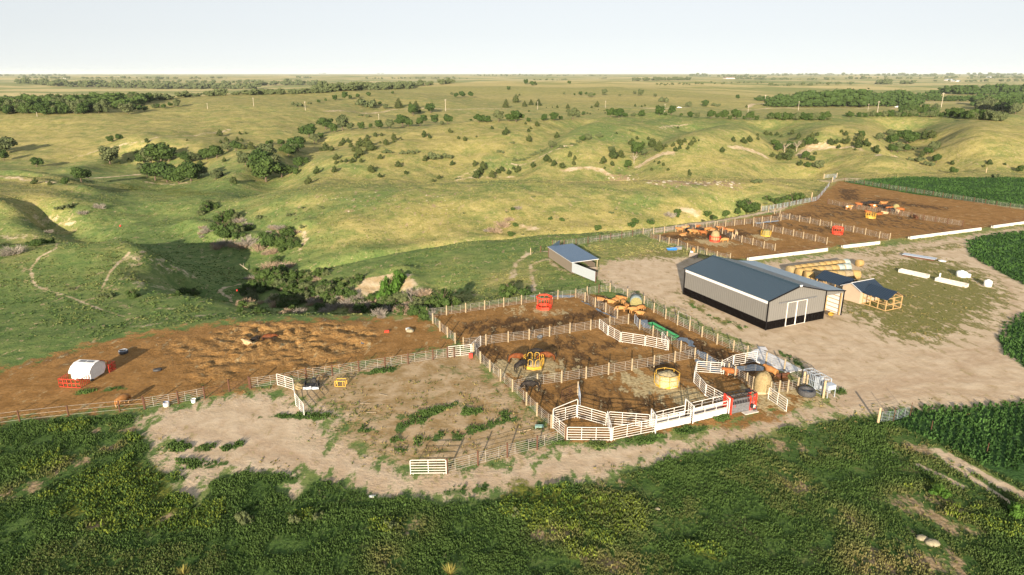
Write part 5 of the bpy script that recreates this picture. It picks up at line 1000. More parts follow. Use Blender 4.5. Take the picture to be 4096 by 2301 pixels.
for v, code, L_ in TREES:
    P = [V(v, x, y) for x, y, w in L_]; X, Y, Z = W([p[0] for p in P], [p[1] for p in P]); kind, mt, hr = CODE[code]
    for i, (x, y, w) in enumerate(L_):
        w0 = w; clump = (v == 'A1' and w >= 120) or (v == 'A2' and w >= 145 and x < 720); w = w*1.25 if clump else w
        dist = math.sqrt(X[i]**2+Y[i]**2+(CAMH-Z[i])**2); wm = w/VIEWS[v][2]*KD*dist/FPX; hm = wm*hr*rt.uniform(.85, 1.12)*(.86 if clump else 1); big = w >= 100 and kind in ('tree', 'bushy')
        m2 = mt
        if code == 't' and rt.random() < .3: m2 = 'leafg'
        if code == 'd' and rt.random() < .5: m2 = 'twigg'
        if kind in ('tree', 'bushy') and w < 75 and v != 'A6': pass
        sz = 'large ' if w >= 150 else ('small ' if w <= 45 else '')
        if code == 'g': sz = ''
        plant(kind, float(X[i]), float(Y[i]), float(Z[i]), wm, hm, m2, sz+LBL[code]+' '+(WHERE[v] if code != 'g' else ''), '%s %s' % ({'c': 'cedar bushes', 't': 'leafy trees', 's': 'low shrubs', 'f': 'conifers', 'b': 'dense bushes', 'g': 'bright bushes', 'd': 'dead brush'}[code], WHERE[v]), big)
rs = random.Random(9)
for v, code, L_ in TREES:
    if v not in ('A6',) or code not in 'bd': continue
    q = []
    for x, y, w in L_:
        for k in range(3 if code == 'b' else 2): q.append((x+rs.uniform(-.6, .6)*w, y+rs.uniform(-.25, .3)*w, w*rs.uniform(.4, .8)))
    P = [V(v, x, y) for x, y, w in q]; X, Y, Z = W([p[0] for p in P], [p[1] for p in P]); kind, mt, hr = CODE[code]
    for i, (x, y, w) in enumerate(q):
        dist = math.sqrt(X[i]**2+Y[i]**2+(CAMH-Z[i])**2); wm = w/VIEWS[v][2]*KD*dist/FPX; c2 = rs.choice(['leaf', 'leafg', 'leaf']) if code == 'b' else rs.choice(['twig', 'twigg'])
        plant(kind, float(X[i]), float(Y[i]), float(Z[i]), wm, wm*hr, c2, 'small '+LBL[code]+' '+WHERE[v], ('dense bushes ' if code == 'b' else 'dead brush ')+WHERE[v])
for k in range(95):
    px_, py_ = rs.uniform(600, 1085), rs.uniform(0, 1); py_ = 715+(px_-600)*.05+py_*60
    if 880 < px_ < 1050 and py_ < 752: continue
    X, Y, Z = W1((px_, py_)); w = rs.uniform(2.0, 4.2); dd_ = rs.random() < .36
    plant('dead' if dd_ else 'bushy', X, Y, Z, w, w*(.5 if dd_ else .62), rs.choice(['twig', 'twigg']) if dd_ else rs.choice(['leaf', 'leafg']), 'x', ('dead brush ' if dd_ else 'dense bushes ')+WHERE['A6'])
# tree belts: (view, polyline of bases, how many, height px lo, hi, spread across in px, as one mass?)
def belt_points(v, pts, n, h0, h1, sp, seed):
    r = random.Random(seed); seg = [math.dist(a, b) for a, b in zip(pts[:-1], pts[1:])]; tot = sum(seg); out = []
    for i in range(n):
        d = r.uniform(0, tot); k = 0
        while d > seg[k] and k < len(seg)-1: d -= seg[k]; k += 1
        t = d/seg[k]; x = pts[k][0]*(1-t)+pts[k+1][0]*t; y = pts[k][1]*(1-t)+pts[k+1][1]*t; out.append((x, y-r.uniform(0, sp), r.uniform(h0, h1)))
    return out
wood = []
for a in (('A1', [(0,545),(400,550),(720,548),(1100,530)], 48, 95, 140, 25, 1), ('A1', [(0,500),(500,480),(1150,455),(1500,440)], 40, 80, 115, 20, 2), ('A4', [(0,608),(620,608)], 26, 55, 90, 8, 3), ('A4', [(760,578),(1300,578),(1750,578)], 30, 40, 75, 6, 4),
          ('A4', [(1340,545),(1700,540)], 10, 60, 95, 14, 5), ('A4', [(1820,582),(2150,602),(2480,635)], 22, 60, 100, 14, 6), ('A4', [(2100,500),(2400,540),(2572,560)], 20, 80, 130, 30, 7)):
    v = a[0]; pts = belt_points(*a); P = [V(v, x, y) for x, y, h in pts]; X, Y, Z = W([p[0] for p in P], [p[1] for p in P])
    for i, (x, y, h) in enumerate(pts):
        dist = math.hypot(X[i], Y[i]); hm = h/VIEWS[v][2]*KD*dist/FPX; lb = 'tree in the dense wood filling the valley at the far left' if v == 'A1' else 'tree in the creek line behind the right hand hills'
        plant('tree', float(X[i]), float(Y[i]), float(Z[i])-.12*hm, hm*1.15, hm, 'leaf' if rt.random() < .6 else 'leafg', lb, 'trees in the valley wood' if v == 'A1' else 'trees along the creek line', True)
def mass(name, label, belts, seed):
    rng = np.random.default_rng(seed); VV = []; FF = []; k = 0; base = [crown_proto('tree', s, 110) for s in range(3)]
    for a in belts:
        v = a[0]; pts = belt_points(*a); P = [V(v, x, y) for x, y, h in pts]; X, Y, Z = W([p[0] for p in P], [p[1] for p in P])
        for i, (x, y, h) in enumerate(pts):
            vv, ff = base[i % 3]; dist = math.hypot(X[i], Y[i]); hm = h/VIEWS[v][2]*KD*dist/FPX; c = rng.uniform(0, 6.28); cs, sn = math.cos(c), math.sin(c); s = hm/.85
            s = s*rng.uniform(.7, 1.25); q = vv*np.array([s*1.35, s*1.35, s]); q = np.stack([q[:, 0]*cs-q[:, 1]*sn+X[i], q[:, 0]*sn+q[:, 1]*cs+Y[i], q[:, 2]+Z[i]-.15*hm], 1); VV.append(q); FF.append(ff+k); k += len(q)
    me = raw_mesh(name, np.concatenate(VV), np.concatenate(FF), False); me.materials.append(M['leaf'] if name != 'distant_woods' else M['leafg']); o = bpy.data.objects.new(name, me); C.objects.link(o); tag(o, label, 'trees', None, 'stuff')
mass('distant_woods', 'distant bands of trees crossing the far plain', [
 ('A1', [(500,268),(1500,290),(2572,300)], 120, 40, 60, 14, 21), ('A1', [(170,240),(650,262)], 30, 30, 55, 8, 22), ('A1', [(1130,285),(1800,300),(2572,285)], 70, 30, 50, 30, 23), ('A1', [(800,240),(2572,235)], 70, 22, 36, 10, 24),
 ('A1', [(1550,408),(1770,400)], 16, 45, 65, 6, 25), ('A1', [(1780,380),(2200,362),(2572,352)], 46, 38, 60, 6, 26), ('A2', [(0,352),(400,345),(760,328)], 50, 40, 60, 6, 27), ('A2', [(600,322),(1200,305),(1560,292)], 80, 45, 85, 12, 28),
 ('A2', [(900,285),(1500,280),(1980,240)], 60, 40, 65, 8, 29), ('A2', [(0,262),(300,255),(700,262)], 50, 35, 55, 10, 30), ('A1', [(190,186),(700,190)], 26, 14, 22, 2, 31), ('A1', [(0,162),(660,160)], 40, 10, 18, 2, 32), ('A1', [(820,193),(1200,190),(1600,195),(2330,188)], 50, 14, 26, 3, 33),
 ('A2', [(400,182),(560,184)], 14, 12, 20, 2, 34), ('A2', [(1100,192),(1560,190),(2120,192)], 40, 12, 22, 2, 35), ('A2', [(640,140),(700,140)], 5, 8, 12, 1, 36), ('A2', [(1220,138),(1290,138)], 5, 8, 14, 1, 37), ('A2', [(2130,160),(2572,166)], 20, 10, 20, 5, 38),
 ('A3', [(0,160),(1000,165)], 60, 8, 16, 6, 39), ('A3', [(170,204),(560,206)], 24, 10, 18, 2, 40), ('A3', [(870,190),(950,188)], 8, 10, 16, 1, 41), ('A3', [(1210,212),(1780,204)], 70, 26, 38, 2, 42), ('A3', [(1780,165),(2572,180)], 60, 14, 28, 10, 43),
 ('A3', [(1400,262),(1900,250),(2572,240)], 50, 12, 22, 16, 44), ('A3', [(2230,195),(2572,200)], 24, 14, 28, 3, 45), ('A4', [(0,160),(700,160),(1500,165),(2572,160)], 150, 12, 24, 10, 46), ('A4', [(0,200),(400,205),(1000,190),(1700,195)], 60, 12, 26, 4, 47),
 ('A4', [(1090,245),(1240,248)], 14, 40, 50, 3, 48), ('A4', [(1340,243),(1470,243)], 12, 28, 40, 3, 49), ('A4', [(0,265),(450,260),(860,250)], 50, 14, 26, 22, 50), ('A4', [(1660,220),(2000,225),(2572,218)], 30, 12, 24, 5, 51), ('A4', [(1670,190),(2572,190)], 50, 12, 24, 12, 52)], 5)
mass('valley_wood', 'back rows of the dense wood in the valley at the far left', [('A1', [(0,520),(600,505),(1150,490)], 70, 80, 110, 40, 71), ('A1', [(0,480),(700,455),(1500,425)], 80, 60, 85, 25, 72), ('A1', [(1150,500),(1450,455)], 20, 60, 90, 14, 73)], 7)
mass('roadside_woods', 'mixed trees massed along the road at the upper right', [
 ('A4', [(0,470),(300,475)], 34, 80, 120, 10, 61), ('A4', [(330,470),(900,475)], 54, 90, 165, 12, 62), ('A4', [(880,420),(1650,410)], 50, 60, 95, 18, 63), ('A4', [(900,470),(1520,468)], 50, 35, 90, 10, 64), ('A4', [(1670,345),(2100,352),(2572,340)], 48, 55, 85, 8, 65),
 ('A4', [(1640,415),(2050,418)], 26, 30, 50, 6, 66), ('A4', [(2080,470),(2300,460),(2572,440)], 36, 70, 100, 16, 67), ('A3', [(2440,410),(2572,420)], 8, 30, 50, 5, 68)], 6)
# bleached fallen trunks in the ravine
for a, b, lb in ((V('A6', 480,810), V('A6', 405,790), 'thick bleached stump leaning out of the ravine'), (V('A6', 1950,1120), V('A6', 1820,1150), 'bleached log lying at the foot of the pale bank'), (V('A6', 2170,1195), V('A6', 2080,1110), 'forked bleached log in the brush left of the pens')):
    A, B = Vector(W1(a)), Vector(W1(b)); o = MB().bar((0, 0, .2), tuple(B-A+Vector((0, 0, 1.2))), .13, 7, .06).bar(tuple((B-A)*.5+Vector((0, 0, .7))), tuple((B-A)*.8+Vector((.6, 0, 1.6))), .06, 5, .03).build('fallen_log', M['deadwood']); o.location = A; tag(o, lb, 'log')
for v, q, lb in (('A3', (1225,1040), 'bare dead tree in the middle gully'), ('A4', (165,930), 'bare dead tree, left one of the two in the right hand gully'), ('A4', (285,920), 'bare dead tree, right one of the two in the right hand gully'), ('A6', (1295,1000), 'leafless grey tree above the ravine')):
    x, y, z = W1(V(v, *q)); dist = math.hypot(x, y); s = 120/2.51*KD*dist/FPX; t_ = thing('dead_tree', lb, 'tree', (x, y, z)); rd = random.Random(q[0]); b = MB(); b.bar((0, 0, -.3), (0, 0, s*.35), s*.035, 6, s*.022); b.build('trunk', M['deadwood'], t_); b = MB()
    for i in range(9):
        a = i*.7; e = rd.uniform(.5, 1.2); p = (0, 0, s*rd.uniform(.2, .35)); q2 = (math.cos(a)*s*.4*math.cos(e), math.sin(a)*s*.4*math.cos(e), p[2]+s*.5*math.sin(e)); b.bar(p, q2, s*.014, 4, s*.006, False)
        for k in range(5): a2 = a+rd.uniform(-1, 1); f = rd.uniform(.4, .9); m = [p[j]*(1-f)+q2[j]*f for j in range(3)]; b.bar(m, (m[0]+math.cos(a2)*s*.18, m[1]+math.sin(a2)*s*.18, m[2]+s*rd.uniform(.05, .2)), s*.007, 3, s*.003, False)
    b.build('branches', M['deadwood'], t_)
# ------------------------------------------------------------------ cattle and horses
def skin_mesh(name, verts, edges, mat, sub=1):
    me = bpy.data.meshes.new(name); me.from_pydata([v[:3] for v in verts], edges, []); o = bpy.data.objects.new(name, me); C.objects.link(o)
    md = o.modifiers.new('s', 'SKIN'); md.use_smooth_shade = True; layer = me.skin_vertices[0].data
    for i, v in enumerate(verts):
        r = v[3]; layer[i].radius = r if isinstance(r, tuple) else (r, r); layer[i].use_root = (i == 0)
    ss = o.modifiers.new('u', 'SUBSURF'); ss.levels = sub; ss.render_levels = sub
    dg = bpy.context.evaluated_depsgraph_get(); ev = o.evaluated_get(dg); m2 = bpy.data.meshes.new_from_object(ev); m2.name = name
    m2.materials.clear(); m2.materials.append(mat); bpy.data.objects.remove(o); bpy.data.meshes.remove(me); return m2
def quad(pose, horse=False):
    # spine from the pelvis forward; legs branch off it
    if not horse:
        if pose == 'lie':
            v = [(-.72,0,.46,(.38,.38)), (-.2,0,.44,(.46,.46)), (.35,0,.48,(.42,.44)), (.66,0,.66,.29), (.86,0,.84,.21), (1.02,.04,.88,.19), (1.28,.06,.72,.12)]
            L = [(.45,.24,.26,.12), (.78,.30,.12,.06), (.50,.36,.08,.05)]; Hh = [(-.62,.26,.30,.18), (-.25,.38,.16,.08), (-.60,.44,.08,.055)]
        elif pose == 'down':
            v = [(-.78,0,1.04,(.36,.38)), (-.2,0,.96,(.42,.46)), (.40,0,.98,(.39,.46)), (.74,0,.96,.31), (.95,0,.78,.22), (1.08,0,.56,.19), (1.20,0,.28,.12)]
            L = [(.44,.22,.66,.17), (.46,.22,.36,.085), (.44,.22,.04,.075)]; Hh = [(-.74,.22,.76,.23), (-.90,.22,.42,.09), (-.82,.22,.04,.075)]
        else:
            v = [(-.78,0,1.04,(.36,.38)), (-.2,0,.96,(.42,.46)), (.40,0,.99,(.39,.46)), (.70,0,1.10,.31), (.90,0,1.22,.22), (1.06,0,1.26,.19), (1.34,0,1.06,.12)]
            L = [(.44,.22,.66,.17), (.46,.22,.36,.085), (.44,.22,.04,.075)]; Hh = [(-.74,.22,.76,.23), (-.90,.22,.42,.09), (-.82,.22,.04,.075)]
        tail = [(-1.08, 0, v[0][2]+.10, .07), (-1.16, 0, max(.2, v[0][2]-.45), .04)]; ears = [(v[5][0]-.06, .22, v[5][2]+.06, .045)]
    else:
        if pose == 'lie':
            v = [(-.8,0,.40,(.36,.36)), (-.2,0,.40,(.40,.42)), (.42,0,.42,(.36,.42)), (.80,0,.52,.28), (1.10,0,.60,.2), (1.32,.05,.52,.16), (1.64,.1,.30,.10)]
            L = [(.5,.30,.22,.1), (.95,.55,.10,.055), (1.3,.75,.07,.05)]; Hh = [(-.7,.30,.26,.17), (-.35,.65,.12,.07), (-.75,.95,.07,.05)]
        elif pose == 'down':
            v = [(-.8,0,1.30,(.36,.38)), (-.2,0,1.22,(.38,.42)), (.42,0,1.24,(.34,.43)), (.80,0,1.22,.29), (1.10,0,1.02,.22), (1.30,0,.80,.17), (1.48,0,.46,.11)]
            L = [(.52,.17,.95,.13), (.55,.17,.52,.065), (.52,.17,.05,.055)]; Hh = [(-.78,.18,1.05,.18), (-.98,.18,.58,.07), (-.88,.18,.05,.055)]
        else:
            v = [(-.8,0,1.36,(.26,.29)), (-.25,0,1.28,(.27,.31)), (.45,0,1.30,(.25,.33)), (.80,0,1.48,.20), (1.05,0,1.74,.14), (1.22,0,1.90,.11), (1.58,0,1.66,.07)]
            L = [(.52,.17,.95,.13), (.55,.17,.52,.065), (.52,.17,.05,.055)]; Hh = [(-.78,.18,1.05,.18), (-.98,.18,.58,.07), (-.88,.18,.05,.055)]
        tail = []; ears = [(v[5][0]-.05, .08, v[5][2]+.17, .035)]
    E = [(i, i+1) for i in range(6)]; V_ = list(v)
    for s in (1, -1):
        for base, chain in ((2, L), (0, Hh)):
            pr = base
            for c in chain: V_.append((c[0]+(.10 if s < 0 and base == 2 else 0), c[1]*s, c[2], c[3])); E.append((pr, len(V_)-1)); pr = len(V_)-1
        for c in ears: V_.append((c[0], c[1]*s, c[2], c[3])); E.append((5, len(V_)-1))
    pr = 0
    for c in tail: V_.append(c); E.append((pr, len(V_)-1)); pr = len(V_)-1
    return V_, E
def hide(name, a, b, legs=None, spots=None):
    t = NT(name); o = t.obj(); n = t.noise(o, 2.2, 3, .6); c = t.mix(t.ramp(n, .35, .65), a, b)
    if spots: c = t.mix(t.ramp(t.noise(t.mapv(o, (1, 1, 1)), 1.1, 2, .5), .50, .56), c, spots)
    if legs: z = t.new('ShaderNodeSeparateXYZ'); t.l.new(o, z.inputs[0]); c = t.mix(t.ramp(z.outputs[2], .55, .25), c, legs)
    return t.out(c, .7, spec=.2)
HD = {'tan': hide('tan_hide', (.27, .125, .042), (.37, .18, .062), (.38, .24, .12)), 'gold': hide('golden_hide', (.34, .175, .06), (.43, .24, .09)), 'black': hide('black_hide', (.012, .010, .010), (.03, .026, .024)),
      'brown': hide('red_brown_hide', (.20, .065, .02), (.32, .12, .035)), 'cream': hide('cream_hide', (.38, .26, .14), (.50, .37, .23)), 'pied': hide('brown_and_white_hide', (.40, .17, .05), (.5, .24, .08), None, (.72, .62, .48)), 'bay': hide('bay_coat', (.10, .03, .010), (.18, .055, .016), (.03, .015, .01)), 'dark': hide('dark_brown_hide', (.07, .03, .015), (.12, .05, .025))}
QM = {}
def qmesh(pose, horse, col):
    k = (pose, horse)
    if k not in QM: V_, E = quad(pose, horse); QM[k] = skin_mesh('horse_body' if horse else 'cow', V_, E, HD['tan'])
    kk = (pose, horse, col)
    if kk not in QM: m_ = QM[k].copy(); m_.materials[0] = HD[col]; QM[kk] = m_
    return QM[kk]
COLN = {'tan': 'tan', 'gold': 'golden tan', 'black': 'black', 'brown': 'red brown', 'cream': 'cream', 'pied': 'brown and white', 'dark': 'dark brown'}
def cow(p, az, col, pose, label, s=1.0, group='cattle in the pens'):
    x, y, z = G(p); o = inst(qmesh(pose, False, col), 'cow', None, (x, y, 0), (0, 0, R(az)), (s*.93, s*.98, s*.93)); tag(o, label, 'cow', group)
rc = random.Random(3)
GCALF = 'tan calves in the small pen beside the gravel yard'
for q, az, col, pose, s, lb in (((405,245),175,'tan','lie',.85,'tan calf lying farthest left in the calf pen'), ((545,278),170,'gold','lie',.85,'golden calf lying second from the left in the calf pen'), ((612,248),20,'tan','lie',.85,'tan calf lying just behind the golden one in the calf pen'),
   ((690,262),160,'tan','stand',.9,'tan calf standing at the back of the group left of the green bale'), ((715,310),100,'gold','down',.9,'golden calf facing away at the left side of the green bale'), ((752,360),-80,'tan','stand',.9,'tan calf standing tight against the left side of the green bale'),
   ((665,395),178,'gold','down',.9,'golden calf in side view nearest the pen fence, head to the left'), ((850,325),-60,'tan','lie',.85,'tan calf lying directly in front of the green bale'), ((840,410),205,'gold','stand',.9,'golden calf standing in front of the bale, facing left'),
   ((945,385),30,'tan','down',.9,'tan calf at the right front of the green bale'), ((935,430),190,'gold','lie',.85,'golden calf lying at the right front corner of the group')): cow(V('B7', *q), az, col, pose, lb, s, GCALF)
cow(V('C1', 1275,505), 128, 'tan', 'stand', 'tan cow standing alone before the concrete slab', 1.0); cow(V('C1', 735,520), 172, 'brown', 'stand', 'red brown cow half hidden behind the rail fence beside the water', .95)
cow(V('C1', 1430,545), 0, 'dark', 'lie', 'dark brown cow lying in the shade right of the tan cow', .9)
G1 = 'cattle round the red bale feeder in the first feedlot'
for q, az, col, pose, lb in (((527,765),178,'tan','stand','leftmost standing tan cow of the first feedlot'), ((600,742),10,'gold','stand','golden cow standing at the back beside the black one'), ((636,772),-85,'black','stand','solid black cow near the left of the first feedlot herd'),
   ((700,728),175,'black','stand','black cow at the back of the herd by the far fence'), ((750,728),0,'brown','stand','brown cow at the back of the herd by the far fence'), ((695,790),182,'gold','stand','golden cow in front, side view, left of two'), ((745,795),185,'tan','stand','tan cow in front, side view, right of two'),
   ((800,765),5,'black','down','black cow behind the brown one left of the feeder'), ((840,808),170,'brown','stand','red brown cow standing just left of the red bale feeder'), ((905,762),20,'tan','stand','tan cow between the herd and the feeder'), ((575,818),10,'tan','lie','lone tan cow lying in front of the herd'),
   ((1075,748),175,'tan','stand','tan cow directly behind the red bale feeder'), ((1120,765),185,'brown','stand','brown cow behind the feeder, partly covered by the fence'), ((1200,780),178,'tan','stand','tan cow right of the feeder behind the dividing fence'), ((1285,808),80,'cream','stand','cream rumped cow at the right end of the herd'),
   ((1235,845),95,'cream','down','pale calf standing close to the dividing fence'), ((1130,905),182,'gold','down','golden calf in front of the fence touching the red bale feeder'), ((960,748),190,'tan','lie','tan cow lying behind the hay of the red feeder')): cow(V('B1', *q), az, col, pose, lb, .95, G1)
cow(V('B1', 712,1035), -95, 'gold', 'down', 'golden calf reaching through the near fence of the first feedlot', .9)
G2 = 'herd behind the thin fence of the upper feedlot'
for q, az, col, pose, lb in (((225,465),8,'pied','stand','brown and white cow walking alone at the left of the upper herd'), ((355,425),175,'brown','stand','red brown cow at the left end of the upper herd'), ((425,412),185,'black','stand','first black cow from the left in the upper herd'), ((480,408),0,'black','stand','second black cow from the left in the upper herd'),
   ((535,400),170,'black','stand','black cow at the top of the upper herd'), ((590,408),10,'black','stand','black cow just right of the top of the upper herd'), ((545,445),180,'brown','stand','red brown cow in the middle of the upper herd'), ((590,450),5,'pied','down','brown and white cow in the middle of the upper herd'), ((650,405),175,'tan','stand','tan cow standing behind the upper herd'),
   ((690,412),0,'tan','stand','tan cow right of the other tan one behind the upper herd'), ((640,455),190,'black','stand','black cow in front of the two tan cows'), ((690,450),10,'dark','stand','dark brown cow in the right half of the upper herd'), ((735,455),175,'black','down','black cow near the greenish bale, left of it'), ((760,480),0,'brown','stand','red brown cow near the fence below the greenish bale'),
   ((800,500),185,'black','stand','black cow at the fence below the greenish bale'), ((870,515),100,'cream','stand','cream cow at the right end of the upper herd'), ((915,495),170,'brown','stand','red brown cow behind the cream cow'), ((480,512),180,'brown','lie','brown cow lying behind the yellow ring feeder'), ((630,540),5,'brown','lie','red brown cow lying right of the yellow ring feeder'),
   ((705,525),175,'cream','lie','cream cow lying right of the yellow ring feeder'), ((1112,598),90,'dark','stand','dark brown cow alone at the thin fence right of the herd')): cow(V('B2', *q), az, col, pose, lb, 1.0, G2)
cow(V('E1', 965,595), 160, 'cream', 'lie', 'cream calf lying at the left of the churned mud ring', .85, 'animals resting in the muddy lot'); cow(V('E1', 1070,545), 40, 'black', 'lie', 'small black calf lying between the cream calf and the horse', .7, 'animals resting in the muddy lot')
cow(V('C5', 985,905), 75, 'tan', 'down', 'tan cow grazing beyond the wire fence at the far left', 1.05)
def horse(p, az, col, pose, label, s=1.0):
    x, y, z = G(p); t_ = thing('horse', label, 'horse', (x, y, 0), R(az), 'horses'); t_.scale = (s, s, s); b = inst(qmesh(pose, True, col), 'body', t_); V_, E = quad(pose, True); m = MB(); k = HD['black']
    for i in range(3, 5):
        a, c = V_[i], V_[i+1]
        for j in range(3): f = j/3; q = [a[n]*(1-f)+c[n]*f for n in range(3)]; m.bar((q[0]-.04, 0, q[2]+.16), (q[0]-.14, .09, q[2]-.02), .055, 5, .03)
    m.build('mane', k, t_, True); zt = V_[0][2]
    tl = MB(); tl.bar((-1.0, 0, zt+.10), (-1.14, 0, zt-.15), .05, 6, .07, False).bar((-1.14, 0, zt-.15), (-1.16, 0, max(.08, zt-.85)), .07, 6, .03); tl.build('tail', k, t_, True)
horse(V('B6', 1385,1085), 3, 'bay', 'down', 'bay horse eating at the left of the loop topped feeder'); horse(V('B6', 1455,1190), 38, 'black', 'down', 'black horse eating at the near left of the loop topped feeder')
horse(V('B6', 1810,1065), 176, 'bay', 'down', 'bay horse eating at the right of the loop topped feeder'); horse(V('B6', 1650,1020), -8, 'black', 'down', 'black horse behind the loop topped feeder')
horse(V('B6', 1590,1462), 186, 'black', 'down', 'black horse standing alone below the fence of the horse pen'); horse(V('E1', 1240,520), 5, 'bay', 'lie', 'red brown horse lying in the middle of the churned mud ring')

# ------------------------------------------------------------------ water standing in the lanes, and the concrete slab
tw = NT('puddle_water'); nw = tw.noise(tw.pos(), 1.6, 3, .6); tw.bump(nw, .06, .02); M['water'] = tw.out((.075, .11, .15), .04, 0, 1.0)
def sheet(name, pts, z, m, jit=0.0, dens=.6, seed=1, view=None):
    P = [Vector(G(p)) for p in pts]; out = []; rnd = random.Random(seed)
    for a, b in zip(P, P[1:]+P[:1]):
        n = max(1, int((b-a).length/dens)); nv = Vector((-(b-a).y, (b-a).x, 0)).normalized()
        for i in range(n): out.append(a.lerp(b, i/n)+nv*rnd.uniform(-jit, jit)+(b-a).normalized()*rnd.uniform(-jit, jit)*.3)
    me = bpy.data.meshes.new(name); me.from_pydata([(v.x, v.y, z) for v in out], [], [tuple(range(len(out)))]); me.materials.append(m); o = bpy.data.objects.new(name, me); C.objects.link(o)
    if me.polygons[0].normal.z < 0: me.flip_normals()
    return o
for i, (v, pts) in enumerate((('B7', [(945,505),(1030,500),(1045,560),(1075,620),(1000,610),(950,560)]), ('B7', [(1420,770),(1480,735),(1570,745),(1650,800),(1660,870),(1600,850),(1540,800)]), ('B7', [(1700,900),(1800,940),(1900,1000),(1960,1070),(1880,1080),(1740,1000),(1690,950)]),
    ('C1', [(770,400),(900,375),(1080,368),(1190,395),(1180,440),(1050,450),(900,440),(800,460)]), ('C1', [(285,285),(420,330),(600,420),(640,470),(500,470),(380,400),(280,320)]), ('B7', [(110,235),(200,265),(340,340),(480,410),(620,470),(600,480),(460,420),(330,350),(190,275)]),
    ('B6', [(1850,185),(2000,165),(2180,180),(2100,205),(1950,200)]), ('B1', [(1540,645),(1700,620),(1860,608),(1880,620),(1700,640),(1580,655)]), ('E1', [(2480,560),(2560,540),(2570,580),(2500,590)]), ('B6', [(1570,180),(1640,172),(1650,188),(1590,195)]))):
    o = sheet('water', [V(v, *p) for p in pts], .012+.001*i, M['water'], .22, .5, i); o['kind'] = 'structure'
sl_ = MB(); sp = [G(V('C1', *p))[:2] for p in ((935,245),(1070,170),(1130,157),(1300,235),(1480,325),(1705,440),(1510,480),(1300,412),(1095,335))]; sl_.prism(sp, 0.0, .10)
tag(sl_.build('concrete_slab', M['slab']), 'pale concrete slab between the rail fence and the gravel yard', 'slab')
tag(MB().add([(0, 0, .1), (1.1, -.3, .1), (1.2, .9, .16), (.1, 1.2, .1)], [(0, 1, 2, 3)]).add([(0, 0, .13), (.1, 1.2, .13), (1.2, .9, .19), (1.1, -.3, .13)], [(0, 1, 2, 3)]).build('sheet_metal', M['eave']), 'loose pale board lying on the left tip of the concrete slab', 'board').location = G(V('C1', 1130,175))
# ------------------------------------------------------------------ green trough
A, B = Vector(G(V('B7', 1075,600))), Vector(G(V('B7', 1420,790))); L = (B-A).length; az = math.atan2((B-A).y, (B-A).x)
gt = thing('feed_trough', 'long green metal trough on legs in the wet lane', 'trough', A, az); w2_, zt = .48, .78
MB().add([(0,-w2_,zt),(L,-w2_,zt),(L,w2_,zt),(0,w2_,zt),(.3,-.25,.38),(L-.3,-.25,.38),(L-.3,.25,.38),(.3,.25,.38)], [(4,5,6,7),(0,1,5,4),(1,2,6,5),(2,3,7,6),(3,0,4,7)]).add([(.02,-w2_-.03,zt-.02),(L-.02,-w2_-.03,zt-.02),(L-.02,w2_+.03,zt-.02),(.02,w2_+.03,zt-.02),(.3,-.28,.35),(L-.3,-.28,.35),(L-.3,.28,.35),(.3,.28,.35)], [(7,6,5,4),(4,5,1,0),(5,6,2,1),(6,7,3,2),(7,4,0,3)]).build('body', M['green'], gt)
MB().path([(0,-w2_,zt),(L,-w2_,zt),(L,w2_,zt),(0,w2_,zt),(0,-w2_,zt)], .055).build('rim', M['green'], gt)
for x in (.6, L/2, L-.6):
    lg = MB(); lg.bar((x, -.5, 0), (x, -.3, .5), .04).bar((x, .5, 0), (x, .3, .5), .04).bar((x, -.5, .03), (x, .5, .03), .04); lg.build('leg', M['green'], gt)
MB().add([(.35,-.3,.5),(L-.35,-.3,.5),(L-.35,.3,.5),(.35,.3,.5)], [(0,1,2,3)]).build('feed', M['hayd'], gt)
# ------------------------------------------------------------------ squeeze chute
A, B = Vector(G(V('C1', 738,1030))), Vector(G(V('C1', 1062,962))); L = (B-A).length; az = math.atan2((B-A).y, (B-A).x); Wc, Hc = 1.15, 2.15
ch = thing('squeeze_chute', 'red and black cattle squeeze chute at the end of the white alley', 'cattle chute', A, az)
print('chute', L)
for y, nm in ((0, 'side_panel'), (Wc, 'side_panel')):
    s = MB().box((L/2, y, .55), (L-.3, .05, 1.0)); 
    s.box((L/2, y, 1.10), (L-.2, .07, .08)).box((L/2, y, 1.75), (L-.2, .07, .08))
    for k in range(14): s.bar((.25+k*(L-.5)/13, y, 1.1), (.25+k*(L-.5)/13, y, 1.75), .028)
    s.build(nm, M['grey'], ch)
tf = MB(); 
for y in (-.06, Wc/2, Wc+.06): tf.bar((-.1, y, Hc), (L+.1, y, Hc), .05)
for k in range(5): tf.bar((.1+k*(L-.2)/4, -.1, Hc), (.1+k*(L-.2)/4, Wc+.1, Hc), .05)
tf.box((L*.8, Wc/2, Hc+.12), (.5, .5, .2)).bar((L*.55, .2, Hc+.1), (L*1.0, .3, Hc+.35), .04).bar((-.1, Wc*.5, Hc+.05), (-.45, Wc*.3, Hc+.2), .05); tf.build('top_frame', M['black'], ch)
for x, nm in ((-.02, 'tail_gate'), (L+.02, 'head_gate')):
    e = MB(); 
    for y in (-.12, Wc+.12): e.box((x, y, Hc/2), (.13, .13, Hc))
    e.box((x, Wc/2, Hc-.06), (.12, Wc+.2, .12)); 
    if x < 0:
        for k in range(4): e.box((x, .12+k*.30, 1.15), (.05, .20, 1.7))
    else: e.box((x, .2, 1.05), (.08, .18, 1.8)).box((x, Wc-.2, 1.05), (.08, .18, 1.8))
    e.build(nm, M['red'], ch)
MB().box((L*.78, -.1, .95), (.10, .10, 1.9)).box((L*.88, -.12, .9), (.06, .08, 1.8)).build('red_upright', M['red'], ch)
mk = MB(); 
